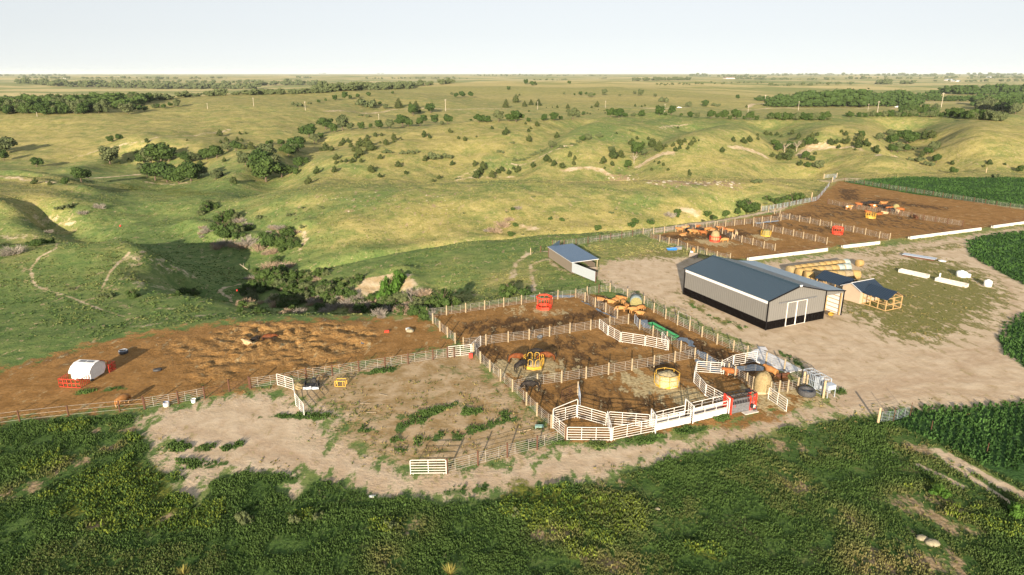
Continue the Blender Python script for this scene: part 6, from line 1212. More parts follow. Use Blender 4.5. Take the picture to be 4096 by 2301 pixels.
for cz in (1.02, .86): mk.path([(.55+.07*math.cos(a), -.035, cz+.08*math.sin(a)) for a in np.linspace(2.2, -2.2, 7)], .016)
mk.build('number_mark', M['red'], ch)
MB().box((L*.72, -.45, .04), (L*.55, .7, .08)).build('floor_plate', M['concrete'], ch); MB().ring((0, 0, 0), .26, .07, 14, 6).build('wheel', M['tyre'], ch).matrix_local = Matrix.Translation((L*.93, -.35, .33)) @ Matrix.Rotation(math.pi/2, 4, 'X')
MB().box((L*.88, -.3, .62), (.34, .2, .34)).build('winch_box', M['white'], ch); MB().box((L*.80, -.3, .72), (.3, .22, .45)).build('hydraulic_unit', M['black'], ch)
# ------------------------------------------------------------------ grey loading cage
A, B = Vector(G(V('C1', 1700,625))), Vector(G(V('C1', 1955,775))); L = (B-A).length; az = math.atan2((B-A).y, (B-A).x); Wg, Hg = 1.3, 2.05
lc = thing('loading_cage', 'grey galvanised working cage at the right corner of the pens', 'cattle chute', A, az)
for y in (0, Wg):
    c = MB(); 
    for k in range(int(L/.28)): c.bar((.1+k*.28, y, .5 if k % 7 else 0), (.1+k*.28, y, Hg), .028)
    for z in (.12, .5, 1.2, Hg): c.bar((0, y, z), (L, y, z), .04)
    c.bar((0, y, 0), (0, y, Hg), .06).bar((L, y, 0), (L, y, Hg), .06); c.build('side_panel', M['galvb'], lc)
c = MB()
for k in range(5): c.bar((k*L/4, 0, Hg), (k*L/4, Wg, Hg), .04)
c.bar((0, Wg/2, Hg), (L, Wg/2, Hg), .03).build('top_frame', M['galvb'], lc)
MB().box((L*.62, Wg/2, 1.0), (.06, Wg-.1, 1.7)).build('divider_gate', M['galvb'], lc); MB().box((L+.5, Wg/2, 1.35), (.9, Wg*.9, .6)).bar((L+.1, .1, 0), (L+.1, .1, 1.3), .05).bar((L+.9, .1, 0), (L+.9, .1, 1.3), .05).bar((L+.9, Wg-.1, 0), (L+.9, Wg-.1, 1.3), .05).build('head_frame', M['galvb'], lc)
MB().bar((.35, -.08, 0), (.35, -.08, 1.9), .15, 8).build('wooden_post', M['timberl'], lc)
# ------------------------------------------------------------------ tyres, tubs and barrels
def tyre(p, r, t, label, name='tyre', rim=None, z=0, tilt=0, water=False, cat='tyre', mat='tyre'):
    x, y, _ = G(p); t_ = thing(name, label, cat, (x, y, 0), 0); t_.rotation_euler = (tilt, 0, .3)
    MB().lathe([(r*.55, t*.15), (r*.9, 0), (r, t*.2), (r, t*.8), (r*.9, t), (r*.58, t*.85), (r*.55, t*.15)], 22).build('rubber', M[mat], t_, True)
    if rim: MB().ring((0, 0, t*.98), r*.85, r*.07, 22, 5).build('rim', rim, t_, True)
    if water: MB().lathe([(.01, t*.55), (r*.6, t*.55)], 22).build('water', M['water'], t_)
tyre(V('C1', 1762,765), 1.05, .75, 'huge black cut tyre tank holding water in front of the rear fence', 'tyre_tank', water=True, cat='tank')
tyre(V('C5', 985,212), .62, .45, 'grey tyre feeder with pale base, near the wagon shadow', 'tyre_feeder', rim=M['galvb'], cat='feeder'); tyre(V('C5', 1440,448), .55, .30, 'dark tyre lying right of the long wagon shadow', tilt=-.2)
tyre(V('C5', 1562,925), .36, .55, 'pale tub with a blue rim beside the leaning steel panels', 'tub', rim=M['blue'], cat='tub', mat='concrete'); tyre(V('B6', 1705,745), .42, .32, 'blue grey rubber tub against the middle fence', 'tub', rim=M['galvb'], cat='tub')
def small(p, fn, name, label, cat, mat, rz=0):
    b = MB(); fn(b); o = b.build(name, mat); o.location = G(p) if p[1] > 560 else W1(p); o.rotation_euler = (0, 0, rz); return tag(o, label, cat)
small(V('C5', 1925,872), lambda b: b.lathe([(.01, 0), (.24, 0), (.28, .42), (.30, .46), (.26, .46), (.24, .06), (.01, .06)], 14), 'bucket', 'white bucket standing under the steel panel', 'bucket', M['bwhite'])
small(V('C2', 190,1045), lambda b: b.box((0, 0, .25), (.95, .5, .12)).bar((-.4, -.2, 0), (-.4, -.2, .25), .04).bar((.4, -.2, 0), (.4, -.2, .25), .04).bar((.4, .2, 0), (.4, .2, .25), .04).bar((-.4, .2, 0), (-.4, .2, .25), .04), 'salt_stand', 'pale teal tray standing left of the lowest fence corner', 'tray', M['teal'])
small(V('C2', 0,1092), lambda b: b.bar((-.7, -.1, .04), (.7, .25, .06), .05, 5), 'board', 'pale stick lying left of the teal tray', 'board', M['timberl'], .1)
small(V('B6', 782,1010), lambda b: b.box((0, 0, .3), (.5, .35, .5)).box((0, 0, .6), (.56, .41, .1)), 'mineral_box', 'small red box at the foot of the white corner panel', 'box', M['red'])
small(V('A5', 1210,370), lambda b: b.lathe([(.02, 0), (.2, .06), (.28, .26), (.2, .46), (.02, .52)], 12), 'ball', 'tiny orange ball on the green valley floor', 'ball', M['orange'])
small(V('A6', 372,1015), lambda b: b.lathe([(.02, 0), (.12, 0), (.15, .24), (.12, .26), (.02, .26)], 10), 'red_bucket', 'small red bucket at the edge of the ravine brush', 'bucket', M['red'])
small(V('A6', 1875,1432), lambda b: b.box((0, 0, .18), (.7, .4, .25)).box((.1, 0, .3), (.5, .3, .1)), 'crate', 'orange crate dumped at the washout left of the pens', 'crate', M['orange'], .3)
small(V('A6', 2088,1412), lambda b: b.box((0, 0, .2), (.5, .5, .35)).box((.3, .3, .12), (.5, .3, .2)), 'rubbish_bag', 'white sack dumped at the washout left of the pens', 'sack', M['bwhite'], .5)
def rock(p, s, label, seed, m='concrete'):
    rnd = random.Random(seed); b = MB().lathe([(.02, -.1), (.8, 0), (1, .25), (.85, .5), (.5, .68), (.02, .72)], 11); b.v = [(x*s*rnd.uniform(.8, 1.15), y*s*.75*rnd.uniform(.8, 1.15), z*s*rnd.uniform(.85, 1.1)) for x, y, z in b.v]
    o = b.build('rock', M[m], None, True); o.location = G(p); tag(o, label, 'rock')
M['stone'] = paint('pale_lichen_stone', (.27, .245, .17), .95, var=.3, scale=3, bump=.6)
rock(V('D4', 1650,1075), 0.62, 'large pale boulder in the weeds at the lower right', 1, 'stone'); rock(V('D4', 1545,1022), .5, 'smaller grassy stone left of the pale boulder', 2, 'stone'); rock(V('D3', 1460,728), .28, 'small white stone in the weeds right of the yellow flowers', 3, 'stone')
rock(V('A6', 2110,1425), .7, 'pale rubble block at the washout', 4, 'stone')
small(V('D2', 1162,348), lambda b: b.box((0, 0, .06), (.45, .25, .12)).box((.2, .1, .05), (.3, .2, .08)), 'litter', 'white scrap of litter on the lower edge of the road', 'litter', M['bwhite'])
# implement and yellow frame in the paddock
ip = thing('box_blade', 'black three point implement with a grey blade by the paddock fence', 'implement', G(V('C4', 1155,525)), .05); Lw = 2.0
MB().box((0, -.2, .22), (Lw, .10, .34)).build('blade', M['galvb'], ip); MB().box((0, .45, .35), (Lw*.95, .9, .14)).box((-.8, .45, .6), (.12, .9, .5)).box((.8, .45, .6), (.12, .9, .5)).box((.3, .6, .95), (.5, .5, .5)).bar((-.3, .1, .4), (0, .5, 1.2), .06).bar((.3, .1, .4), (0, .5, 1.2), .06).bar((0, .5, 1.2), (-.7, 1.0, .7), .05).build('frame', M['black'], ip)
for x in (-.55, 0, .55): MB().bar((x, .1, .6), (x, .05, 0), .05).build('shank', M['black'], ip)
MB().box((0, -.30, .42), (.22, .14, .18)).build('hitch_bracket', M['bwhite'], ip)
small(V('C4', 985,500), lambda b: b.lathe([(.8, 0), (.7, .4), (.4, .62), (.02, .7)], 10), 'hay_pile', 'small heap of old hay beside the black implement', 'hay', M['hayd'])
small(V('C4', 1545,492), lambda b: b.path([(-.65, 0, 0), (-.65, 0, .75), (.65, 0, .75), (.65, 0, 0), (-.65, 0, .05)], .06).path([(-.65, .8, 0), (-.65, .8, .75), (.65, .8, .75), (.65, .8, 0)], .06).bar((-.65, 0, .75), (-.65, .8, .75), .06).bar((.65, 0, .75), (.65, .8, .75), .06).bar((-.35, 0, 0), (-.35, 0, .75), .05).bar((.35, 0, 0), (.35, 0, .75), .05), 'metal_frame', 'small orange yellow metal frame standing in the paddock', 'frame', M['yellow'])
for q, a_, lb in (((1890,690), .9, 'upper bleached stick on the brown paddock grass'), ((1880,722), .1, 'middle bleached stick on the brown paddock grass'), ((1960,842), 0, 'lower bleached stick on the brown paddock grass'), ((2120,605), -.4, 'bleached stick farthest right on the paddock grass')):
    small(V('C4', *q), lambda b: b.bar((-.6, 0, .05), (.6, 0, .05), .035, 5, .02), 'stick', lb, 'stick', M['deadwood'], a_)
# ------------------------------------------------------------------ creep feeder wagon
A, B, D_ = Vector(G(V('C5', 300,592))), Vector(G(V('C5', 556,606))), Vector(G(V('C5', 735,486))); ex_ = (B-A); Wf = ex_.length; ex_.normalize(); ey_ = Vector((-ex_.y, ex_.x, 0)); Lf = max((D_-B).dot(ey_), 2.5)
print('feeder wagon', Wf, Lf)
cf = thing('creep_feeder', 'white wheeled calf creep feeder with red side pens on the mud', 'feeder', A, math.atan2(ex_.y, ex_.x)); z0 = .45
Wf = 2.7; Lf = 2.9
pr = [(0, .5), (.5, .32), (Lf-.5, .32), (Lf, .9), (Lf, 1.45), (Lf-.35, 1.9), (Lf-.95, 2.2), (1.0, 2.2), (.35, 1.95), (.02, 1.5)]; n = len(pr)
MB().add([(0, y, z) for y, z in pr]+[(Wf, y, z) for y, z in pr], [tuple(range(n)), tuple(range(2*n-1, n-1, -1))]+[(i, (i+1) % n, n+(i+1) % n, n+i) for i in range(n)]).build('body', M['bwhite'], cf)
rp = [(-.28, 1.32), (-.05, 1.66), (.35, 2.02), (1.0, 2.27), (Lf-.95, 2.27), (Lf-.3, 1.95), (Lf+.05, 1.5)]; rb_ = MB(); k = len(rp)
rb_.add([(-.1, y, z) for y, z in rp]+[(Wf+.1, y, z) for y, z in rp]+[(-.1, y, z-.05) for y, z in rp]+[(Wf+.1, y, z-.05) for y, z in rp], [(i, k+i, k+i+1, i+1) for i in range(k-1)]+[(2*k+i, 2*k+i+1, 3*k+i+1, 3*k+i) for i in range(k-1)]+[(0, 2*k, 3*k, k)]); rb_.build('roof', M['bwhite'], cf)
MB().box((Wf*.3, Lf*.5, 2.29), (.9, .5, .03)).box((Wf*.7, Lf*.5, 2.29), (.9, .5, .03)).build('hatch', M['grey'], cf)
MB().box((.4, -.03, .85), (.6, .05, .85)).build('end_panel', M['eave'], cf)
for x in (.3, Wf-.3): MB().ring((0, 0, 0), .3, .1, 16, 6).build('wheel', M['bwhite'] if x < 1 else M['tyre'], cf).matrix_local = Matrix.Translation((x, .5, .38)) @ Matrix.Rotation(math.pi/2, 4, 'Y')
def pen(x0, y0, x1, y1):
    q = MB(); P0, P1, P2, P3 = (x0, y0), (x1, y0), (x1, y1), (x0, y1)
    for a, b in ((P0, P1), (P1, P2), (P3, P0)):
        for z in (.08, .62, 1.15): q.bar((*a, z), (*b, z), .035)
        for k in range(6): f = k/5; q.bar((a[0]*(1-f)+b[0]*f, a[1]*(1-f)+b[1]*f, .05), (a[0]*(1-f)+b[0]*f, a[1]*(1-f)+b[1]*f, 1.15), .035)
    q.build('side_pen', M['red'], cf)
pen(-.4, -1.7, Wf-.2, -.1); pen(.3, Lf+1.4, Wf+.3, Lf+.1)
# ------------------------------------------------------------------ troughs, tanks and odds and ends right of the hut
def btrough(a, b, w, h, label, z=0):
    A, B = Vector(G(a)), Vector(G(b)); L = (B-A).length; t_ = thing('concrete_trough', label, 'trough', A, math.atan2((B-A).y, (B-A).x), 'white concrete troughs on the grass by the hut'); m = MB()
    m.box((L/2, .06, h/2), (L, .12, h)).box((L/2, w-.06, h/2), (L, .12, h)).box((.06, w/2, h/2), (.12, w-.24, h)).box((L-.06, w/2, h/2), (.12, w-.24, h)).box((L/2, w/2, h*.3), (L-.24, w-.24, .1)); m.build('shell', M['concrete'], t_)
btrough(V('B3', 1272,360), V('B3', 1568,425), 1.2, .62, 'white concrete trough with weeds behind it, upper left of the two'); btrough(V('B3', 1650,450), V('B3', 1970,522), 1.2, .62, 'white concrete trough lower right of the two')
def tank(p, r, h, label, extra=False):
    t_ = thing('water_tank', label, 'tank', G(p)); MB().lathe([(.02, 0), (r, 0), (r, h*.75), (r*.85, h*.93), (r*.3, h), (.02, h)], 20).build('body', M['bwhite'], t_, True); MB().lathe([(.28, h-.02), (.28, h+.1), (.02, h+.1)], 12).build('lid', M['bwhite'], t_)
    if extra: MB().lathe([(.02, 0), (r*.55, 0), (r*.55, h*.55), (.02, h*.6)], 14, (r*1.1, -.3, 0)).build('small_tub', M['bwhite'], t_, True)
tank(V('B3', 1925,405), .95, 1.15, 'white plastic tank with a smaller tub joined to it', True); tank(V('B3', 2195,505), .68, 1.2, 'white plastic tank farthest right on the grass')
small(V('B3', 1727,252), lambda b: b.lathe([(.02, .15), (.75, .15), (.75, .25), (.3, .27), (.3, .2), (.02, .2)], 18), 'ring_lid', 'flat white disc lying near the grey sheet', 'lid', M['bwhite']); small(V('B3', 1703,405), lambda b: b.bar((0, 0, 0), (0, 0, .7), .15, 8), 'bollard', 'short white post between the two concrete troughs', 'post', M['bwhite'])
sh = thing('flat_trailer', 'long low grey sheet stack lying in tall weeds', 'trailer bed', G(V('B3', 1310,195)), 0); A, B = Vector(G(V('B3', 1310,195))), Vector(G(V('B3', 1650,250))); L = (B-A).length; sh.rotation_euler = (0, 0, math.atan2((B-A).y, (B-A).x))
MB().box((L/2, .9, .42), (L, 1.9, .08)).build('deck', M['galvb'], sh); MB().box((L/2, .2, .2), (L*.95, .12, .34)).box((L/2, 1.6, .2), (L*.95, .12, .34)).build('skid', M['rust'], sh)
small(V('B1', 430,1005), lambda b: b.add([(-1.0, -.4, 0), (.9, -.4, 0), (.9, .4, 0), (-1.0, .4, 0), (-1.2, -.5, .28), (1.1, -.5, .5), (1.1, .5, .5), (-1.2, .5, .28)], [(3, 2, 1, 0), (0, 1, 5, 4), (1, 2, 6, 5), (2, 3, 7, 6), (3, 0, 4, 7)]), 'sled', 'blue plastic sled tub in the grass by the first feedlot', 'tub', M['blue'])
small(V('B1', 515,995), lambda b: b.box((0, 0, .3), (1.3, .8, .6)).box((0, 0, .62), (1.36, .86, .05)), 'bin', 'dark bin beside the blue tub', 'bin', M['grey']); small(V('B1', 715,1100), lambda b: b.add([(-.9,-.5,0),(.9,-.5,0),(.9,.5,0),(-.9,.5,0),(-.9,0,.95),(.9,0,.95)], [(3,2,1,0),(0,1,5,4),(2,3,4,5),(1,2,5),(3,0,4)]), 'mineral_feeder', 'brown ridge topped box behind the far corner of the barn', 'box', M['shedwall'], -.5)
small(V('B1', 690,1040), lambda b: b.box((0, 0, .2), (.6, .4, .3)).bar((.2, .2, .1), (.9, .5, .5), .05), 'scrap', 'scrap and white bits under the calf at the fence', 'scrap', M['bwhite'])
# boulder-like churned clods are part of the ground; poles and vehicles far away
M['polewood'] = paint('grey_pole_wood', (.50, .44, .36), .9)
PL = [('A1',2550,465,75),('A1',2087,497,50),('A1',375,573,35),('A2',497,512,82),('A2',1235,612,60),('A2',1905,515,112),('A3',257,500,76),('A3',937,482,66),('A3',1533,528,78),('A3',2537,458,95),('A3',2370,533,70),('A4',303,510,82),('A4',1003,515,62),('A4',1095,555,118),('A4',1738,485,124),('A4',2518,408,44)]
wh = ['on the left hill crest, right of two', 'on the left hill, left of two', 'in front of the valley wood at the far left', 'on the hill left of centre', 'just above the creek trees left of centre', 'tallest left of centre beside the far track', 'beside the row of pointed conifers', 'on the knoll in the middle distance', 'above the creek trees in the middle distance', 'where the far road bends', 'below the far road bend', 'left end of the roadside wood', 'short, in front of the roadside wood', 'tall, in front of the roadside wood', 'leaning, beside the open field at the right', 'in the trees at the far right']
for (v, x, y, h), w_ in zip(PL, wh):
    X, Y, Z = W1(V(v, x, y)); d = math.hypot(X, Y); hm = h/2.5117*KD*d/FPX; t_ = thing('power_pole', 'wooden power pole '+w_, 'pole', (X, Y, Z)); r = max(.16, hm*.018); MB().bar((0, 0, -.3), (0, 0, hm), r, 6, r*.7).build('pole', M['polewood'], t_); MB().box((0, 0, hm*.93), (hm*.2, r, r)).build('crossarm', M['polewood'], t_)
def car(v, x, y, w, label, truck=False):
    X, Y, Z = W1(V(v, x, y)); d = math.hypot(X, Y); L = w/2.5117*KD*d/FPX; k = L/5.0; t_ = thing('pickup_truck' if truck else 'car', label, 'truck' if truck else 'car', (X, Y, Z+.1), .05); t_.scale = (k, k, k); b = MB()
    pr = [(-2.5,.5),(2.4,.5),(2.5,.95),(1.5,1.08),(.9,1.65),(-.3,1.68),(-.5,1.1),(-2.5,1.1)] if truck else [(-2.3,.4),(2.3,.4),(2.35,.9),(1.4,1.02),(.7,1.5),(-1.1,1.52),(-2.2,1.0)]
    n = len(pr); b.add([(a, -.9, z) for a, z in pr]+[(a, .9, z) for a, z in pr], [tuple(range(n)), tuple(range(2*n-1, n-1, -1))]+[(i, n+i, n+(i+1) % n, (i+1) % n) for i in range(n)]); b.build('body', M['bwhite'], t_)
    MB().box((.1, -.92, 1.28), (1.2, .02, .3)).build('window', M['black'], t_)
    for xx in (-1.5, 1.5):
        for yy in (-.85, .85): MB().bar((xx, yy-.12, .38), (xx, yy+.12, .38), .38, 12).build('wheel', M['tyre'], t_)
car('A3', 1680, 487, 44, 'tiny white car on the far road in the middle distance'); car('A4', 1300, 482, 48, 'tiny white pickup on the far road by the roadside wood', True)
def farm(v, x, y, w, h, label, roofm='galvb'):
    X, Y, Z = W1(V(v, x, y)); d = math.hypot(X, Y); k = KD*d/FPX/2.5117; w_, h_ = w*k, h*k; t_ = thing('farm_building', label, 'building', (X, Y, Z), .2)
    MB().box((0, 0, h_*.3), (w_, w_*.6, h_*.6)).build('wall', M['concrete'], t_); MB().add([(-w_*.52,-w_*.33,h_*.6),(w_*.52,-w_*.33,h_*.6),(w_*.52,w_*.33,h_*.6),(-w_*.52,w_*.33,h_*.6),(-w_*.52,0,h_),(w_*.52,0,h_)], [(0,1,5,4),(2,3,4,5),(1,2,5),(3,0,4),(3,2,1,0)]).build('roof', M[roofm], t_)
farm('A4', 1815, 212, 60, 16, 'pale farm building left of two near the far right horizon'); farm('A4', 1885, 220, 62, 14, 'pale farm building right of two near the far right horizon'); farm('A3', 2180, 190, 90, 16, 'low farm building on the horizon right of the long windbreak', 'rust'); farm('A4', 2240, 182, 60, 12, 'small pale building on the far right horizon'); farm('A1', 655, 188, 24, 8, 'tiny white building on the far left horizon')
# yuccas and isolated weeds
def spiky(p, s, m, label, n=60, seed=1):
    rnd = random.Random(seed); b = MB()
    for i in range(n):
        a = rnd.uniform(0, 6.28); e = rnd.uniform(.5, 1.45); L = s*rnd.uniform(.7, 1.1); w = s*.045; q = (math.cos(a)*L*math.cos(e), math.sin(a)*L*math.cos(e), L*math.sin(e)); k = (-math.sin(a)*w, math.cos(a)*w, 0)
        b.add([(-k[0], -k[1], 0), (k[0], k[1], 0), q], [(0, 1, 2)])
    o = b.build('yucca', m); o.location = G(p); tag(o, label, 'plant')
M['yuc'] = leaf_mat('yellow_yucca', (.20, .20, .05), (.32, .28, .08)); M['yucg'] = leaf_mat('green_tuft', (.06, .13, .02), (.10, .19, .03))
spiky(V('D1', 1850,1135), 1.0, M['yuc'], 'yellowish spiky plant at the bottom edge, left of centre'); spiky(V('D2', 1950,1130), 1.1, M['yuc'], 'orange yellow spiky plant at the bottom edge near the centre', seed=2); spiky(V('D4', 1725,590), 1.3, M['yucg'], 'tall bright green tuft beside its own dark shadow at the lower right', 110, 3)
for i, (v, q, s) in enumerate((('C7', (1310,1400), 1.2), ('D4', (2500,780), 1.5), ('D2', (400,600), .9), ('D2', (620,560), .8), ('D2', (1350,650), .9), ('D1', (2480,600), 1.0), ('D1', (2440,560), .9), ('D3', (40,790), .8))):
    x, y, z = G(V(v, *q)); plant('bushy' if i < 2 else 'shrub', x, y, 0, s*1.5, s, 'leafb' if i < 2 else 'leafg', 'knee high leafy weed clump in the foreground', 'tall weed clumps in the foreground')
# ------------------------------------------------------------------ ground plants (countless: one object each)
def mask_at(arr, X, Y):
    a = X/(Y+K0); j = np.clip(np.searchsorted(rows, Y)-1, 0, len(rows)-2); i = np.clip(np.searchsorted(cols, a)-1, 0, len(cols)-2); return arr[j, i]
rg = np.random.default_rng(77)
def tint_mat(name, transl=.3):
    t = NT(name); col = t.new('ShaderNodeAttribute', attribute_name='tint').outputs['Color']; t.out(col, .8, spec=.2)
    tr = t.new('ShaderNodeBsdfTranslucent'); t.l.new(col, tr.inputs[0]); m = t.new('ShaderNodeMixShader'); m.inputs[0].default_value = transl; t.l.new(t.b.outputs[0], m.inputs[1]); t.l.new(tr.outputs[0], m.inputs[2]); t.l.new(m.outputs[0], t.n['Material Output'].inputs[0]); return t.m
TM = tint_mat('plant_tint')
def tufts(name, X, Y, h, w, col, label, blades=5, spread=.5, lean=.6):
    n = len(X); Z = H(X, Y); m = n*blades; bx = np.repeat(X, blades); by = np.repeat(Y, blades); bz = np.repeat(Z, blades); hh = np.repeat(h, blades)*rg.uniform(.55, 1.15, m); ww = np.repeat(w, blades)*rg.uniform(.7, 1.3, m)
    a = rg.uniform(0, 6.283, m); r = np.repeat(h, blades)*spread*rg.uniform(0, 1, m); px_ = bx+np.cos(a)*r; py_ = by+np.sin(a)*r; a2 = rg.uniform(0, 6.283, m); l = hh*lean*rg.uniform(.2, 1, m); tx = px_+np.cos(a)*l; ty = py_+np.sin(a)*l
    v0 = np.stack([px_-np.cos(a2)*ww*.5, py_-np.sin(a2)*ww*.5, bz-.03], 1); v1 = np.stack([px_+np.cos(a2)*ww*.5, py_+np.sin(a2)*ww*.5, bz-.03], 1)
    v2 = np.stack([tx+np.cos(a2)*ww*.32, ty+np.sin(a2)*ww*.32, bz+hh], 1); v3 = np.stack([tx-np.cos(a2)*ww*.32, ty-np.sin(a2)*ww*.32, bz+hh*.9], 1)
    co = np.stack([v0, v1, v2, v3], 1).reshape(-1, 3); me = raw_mesh(name, co, np.arange(m*4).reshape(-1, 4), False)
    c = np.repeat(col, blades, 0)*rg.uniform(.75, 1.25, (m, 1)); c = np.repeat(c, 4, 0); add_color(me, 'tint', c[:, 0], c[:, 1], c[:, 2], np.ones(len(c))); me.materials.append(TM); o = bpy.data.objects.new(name, me); C.objects.link(o); tag(o, label, 'plants', None, 'stuff'); return o
def sample(n, y0, y1, a=.98):
    Y = y0+(y1-y0)*rg.uniform(0, 1, n); X = rg.uniform(-a, a, n)*(Y*.93+6); return X, Y
def lerp(a, b, t): return np.array(a)[None]*(1-t[:, None])+np.array(b)[None]*t[:, None]
# weeds below the road and in the verges
X, Y = sample(330000, 41, 122); dn = mask_at(weed, X, Y); kk = fbm(X/2.2, Y/2.2, 31, 3); k2 = fbm(X/9, Y/9, 33, 3); tp = mask_at(tanp, X, Y); yy = mask_at(yb, X, Y)
keep = (dn+kk*.35 > .5) & (rg.uniform(0, 1, len(X)) < np.clip(.62+kk*1.1-tp*.85, .03, 1)*np.clip(75/Y, .45, 1)) & (mask_at(crop, X, Y) < .4)
X, Y, kk, k2, tp, yy = [q[keep] for q in (X, Y, kk, k2, tp, yy)]; ny_ = rg.uniform(0, 1, len(X)); isy = (yy+kk*.6 > .45)
t_ = np.clip(.5+kk*.9+rg.normal(0, .18, len(X)), 0, 1); col = lerp((.034, .072, .016), (.095, .165, .042), t_); dryg = lerp((.16, .15, .05), (.27, .23, .10), t_); q = np.clip(tp*1.1+(k2 > .22)*.35*ny_, 0, 1)[:, None]; col = col*(1-q)+dryg*q
yel = lerp((.08, .145, .022), (.205, .26, .04), t_); qy = (isy*(ny_ < .42))[:, None]; col = np.where(qy, yel, col); h = .15+.13*np.clip(.5+kk*1.3, 0, 1)+isy*.10; print('weeds', len(X))
tufts('weeds', X, Y, h, .07+h*.16, col, 'dense green weeds and yellow flowering patches below the road')
# crop plants in rows
X, Y = sample(150000, 60, 290, 1.05); ok = mask_at(crop, X, Y) > .45; X, Y = X[ok], Y[ok]; r_ = np.round((X*.8-Y*.6)/.75)*.75; d_ = (X*.8-Y*.6)-r_; far_ = (Y < 110)[:]; X = np.where(far_, X-d_*.8*.8, X); Y = np.where(far_, Y+d_*.6*.8, Y); kk = fbm(X/3, Y/3, 41, 3); t_ = np.clip(.5+kk+rg.normal(0, .2, len(X)), 0, 1)
print('crop', len(X)); tufts('crop_plants', X, Y, np.full(len(X), .34)+kk*.15, np.full(len(X), .22), lerp((.022, .062, .014), (.065, .145, .035), t_), 'dark green crop plants in the fields at the right', 5, .7, .5)
# tussocks on the pasture, the mound, the valley and the near hill
X, Y = sample(150000, 95, 330, 1.0); s_ = mask_at(mx(dirt, mud, crop, paddock, weed*.9), X, Y); kk = fbm(X/5, Y/5, 51, 3); dd = mask_at(dry, X, Y); ok = (s_ < .35) & (rg.uniform(0, 1, len(X)) < np.clip(.38+kk*1.2, .03, 1)) & (mask_at(bank, X, Y) < .5); X, Y, kk, dd = X[ok], Y[ok], kk[ok], dd[ok]
t_ = np.clip(dd*1.15+kk*.5+rg.normal(0, .12, len(X))-.05, 0, 1); print('tussock', len(X)); tufts('grass_tussocks', X, Y, rg.uniform(.06, .22, len(X)), rg.uniform(.16, .40, len(X)), lerp((.075, .140, .038), (.30, .275, .11), t_), 'tufts of pasture grass on the valley sides and near hill', 4, 1.3, 1.1)
# dry tufts and little weeds breaking the paddock and the edge of the gravel
X, Y = sample(60000, 60, 200, .98); e = mask_at(dirt, X, Y); p_ = mask_at(paddock, X, Y); i_ = mask_at(island, X, Y); kk = fbm(X/4, Y/4, 61, 3); pr_ = np.where(p_ > .5, .55, 0)+np.where(i_ > .4, .45, 0)+np.clip((.9-np.abs(e-.5)*2), 0, 1)*.4; ok = (rg.uniform(0, 1, len(X)) < pr_*np.clip(.5+kk*2, 0, 1.3)) & (mask_at(mud, X, Y) < .5)
X, Y, kk = X[ok], Y[ok], kk[ok]; t_ = rg.uniform(0, 1, len(X)); print('verge', len(X)); tufts('verge_grass', X, Y, rg.uniform(.06, .2, len(X)), rg.uniform(.08, .2, len(X)), lerp((.07, .11, .025), (.30, .24, .10), t_), 'sparse short grass in the paddock and along the gravel edges', 4, 1.2, .8)
# ------------------------------------------------------------------ every tree and bush is named by what it stands nearest to
LM = [('the pale bare bank', 940, 715), ('the blue shed', 1433, 665), ('the churned mud ring', 650, 850), ('the hook shaped pale scar', 1660, 395), ('the long pale scar at right', 2060, 370), ('the pair of dead trees', 1950, 390),
 ('the far feedlot corner', 2110, 450), ('the band of white rocks', 1680, 455), ('the far white car', 1680, 270), ('the far white pickup', 2262, 270), ('the wood at far left', 120, 270), ('the pointed conifer row', 1330, 262),
 ('the orange ball', 303, 568), ('the grassy mound', 230, 640), ('the pale valley track', 270, 440), ('the curved sandy cut', 1470, 425), ('the lone dead tree', 1590, 400), ('the pale ridge line', 400, 350), ('the leaning power pole', 2372, 275),
 ('the tallest far pole', 1200, 280), ('the roadside wood', 2120, 250), ('the horizon windbreak', 1660, 197), ('the far farm buildings', 2385, 200), ('the red bucket', 590, 735), ('the ravine side pen corner', 1075, 790), ('the creek mouth', 765, 640), ('the upper brush patch', 620, 590), ('the ravine middle', 820, 755), ('the ravine bottom', 960, 775), ('the ravine head', 660, 745),
 ('the round tree clump at left', 440, 430), ('the dark tree clump in the draw', 690, 430), ('the left edge', 10, 420), ('the right edge', 2560, 330), ('the green crop field', 2400, 470), ('the cattle by the red feeder', 1790, 590), ('the gully trees at right', 2280, 370),
 ('the bushy crest line', 1150, 300), ('the foreground boulder', 2343, 1362), ('the white road panel', 1078, 1180), ('the bright green bush', 985, 715), ('the two track road', 1800, 560)]
def nice(o, base):
    X, Y, Z = o.location; qx, qy = proj(X, Y, Z); b = min([l for l in LM if not (l[0].startswith('the pair of dead') and False)], key=lambda l: math.hypot(qx-l[1], (qy-l[2])*1.6)); dx, dy = qx-b[1], (qy-b[2])*1.6; d = math.hypot(dx, dy)
    a = math.degrees(math.atan2(-dy, dx)) % 360; r = ['right of', 'up right of', 'above', 'up left of', 'left of', 'down left of', 'below', 'down right of'][int((a+22.5)//45) % 8]
    return base, r, b[0], d
fam = {}
SH = {'cedar_bush': 'cedar bush', 'conifer': 'pointed conifer', 'leafy_tree': 'leafy tree', 'leafy_bush': 'dense green bush', 'low_shrub': 'low shrub', 'dead_brush': 'dead brush'}
for o in [o for o in C.objects if o.parent is None and o.name.split('.')[0] in SH]:
    fam.setdefault((o.name.split('.')[0],)+nice(o, '')[1:3], []).append((nice(o, '')[3], o.name))
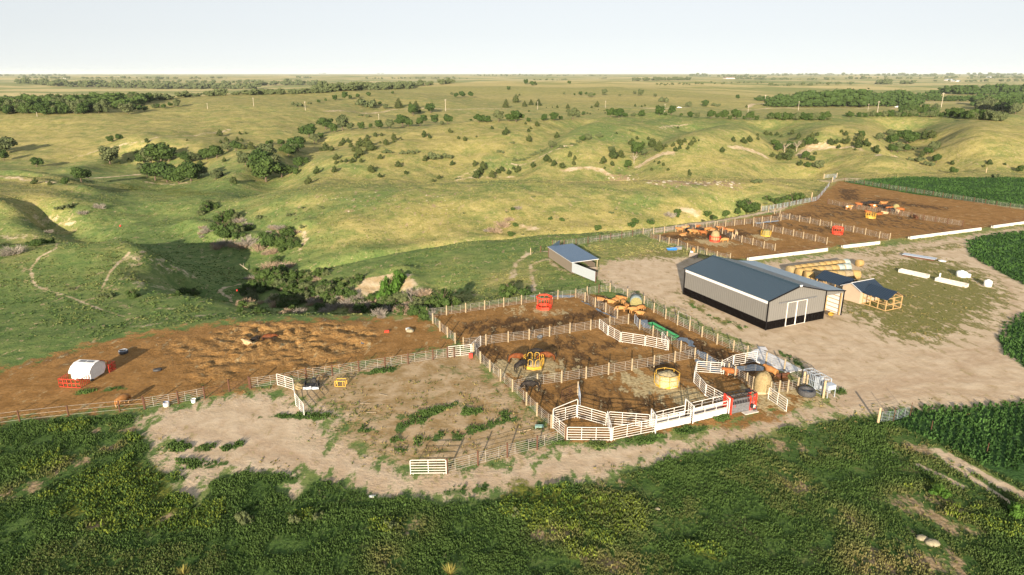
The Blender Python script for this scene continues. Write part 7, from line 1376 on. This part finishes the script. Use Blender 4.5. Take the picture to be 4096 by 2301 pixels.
ORD = ['nearest', 'second nearest', 'third nearest', 'fourth nearest', 'fifth nearest', 'sixth nearest', 'seventh nearest', 'eighth nearest', 'ninth nearest', 'tenth nearest', 'eleventh nearest', 'twelfth nearest', 'thirteenth nearest', 'fourteenth nearest', 'fifteenth nearest', 'sixteenth nearest', 'seventeenth nearest', 'eighteenth nearest', 'nineteenth nearest', 'twentieth nearest', 'twenty first nearest', 'twenty second nearest', 'twenty third nearest', 'twenty fourth nearest', 'twenty fifth nearest', 'twenty sixth nearest', 'twenty seventh nearest', 'twenty eighth nearest']
for (kn, r, lm), L_ in fam.items():
    L_.sort()
    for i, (d, nm) in enumerate(L_):
        o = bpy.data.objects[nm]; k = SH[kn]
        o['label'] = '%s %s %s, %s' % (k, r, lm, 'close by' if len(L_) == 1 else ('%s' % ORD[i] if i < len(ORD) else 'one of many farther off')) if len(L_) > 1 or L_[0][0] < 60 else '%s standing alone %s %s' % (k, r, lm)
rows_ = {}
for o in [o for o in C.objects if o.name.split('.')[0] == 'round_bale' and 'row of the long' in o.get('label', '')]: rows_.setdefault(o['label'], []).append(o)
for lb, L_ in rows_.items():
    L_.sort(key=lambda o: -o.location.x); rn = lb.split('in the ')[1].split(' row')[0]
    for i, o in enumerate(L_): o['label'] = 'round bale in the %s bale row, %s from its right end' % (rn, ['second', 'third', 'fourth', 'fifth', 'sixth', 'seventh', 'eighth', 'ninth', 'tenth', 'eleventh', 'twelfth', 'thirteenth'][min(i, 12)])
for o, lb in zip([o for o in C.objects if o.get('label', '') == 'loose hay heaped inside the yellow feeder'], ('greenish hay heaped inside the yellow feeder of the second feedlot', 'hay heaped high inside the yellow feeder above the white alley', 'hay in the loop topped feeder')): o['label'] = lb
def haze():
    b = MB().box((0, 13500, 0), (60000, 28000, 1)); X0, X1, Y0, Y1 = -34000, 34000, -1200, 34000
    zb, zt = float(GZ.min())-60, float(max(GZ.max(), CAMH))+60
    h = MB().add([(X0, Y0, zb), (X1, Y0, zb), (X1, Y1, zb), (X0, Y1, zb), (X0, Y0, zt), (X1, Y0, zt), (X1, Y1, zt), (X0, Y1, zt)], [(3, 2, 1, 0), (4, 5, 6, 7), (0, 1, 5, 4), (1, 2, 6, 5), (2, 3, 7, 6), (3, 0, 4, 7)])
    m = bpy.data.materials.new('haze_air'); m.use_nodes = True; nt = m.node_tree; nt.nodes.clear(); o = nt.nodes.new('ShaderNodeOutputMaterial'); v = nt.nodes.new('ShaderNodeVolumePrincipled')
    v.inputs['Color'].default_value = (.80, .90, 1, 1); v.inputs['Density'].default_value = HAZE; v.inputs['Anisotropy'].default_value = 0.0; nt.links.new(v.outputs[0], o.inputs['Volume'])
    ob = h.build('haze', m); ob['kind'] = 'stuff'
HAZE = 0.000028
haze()
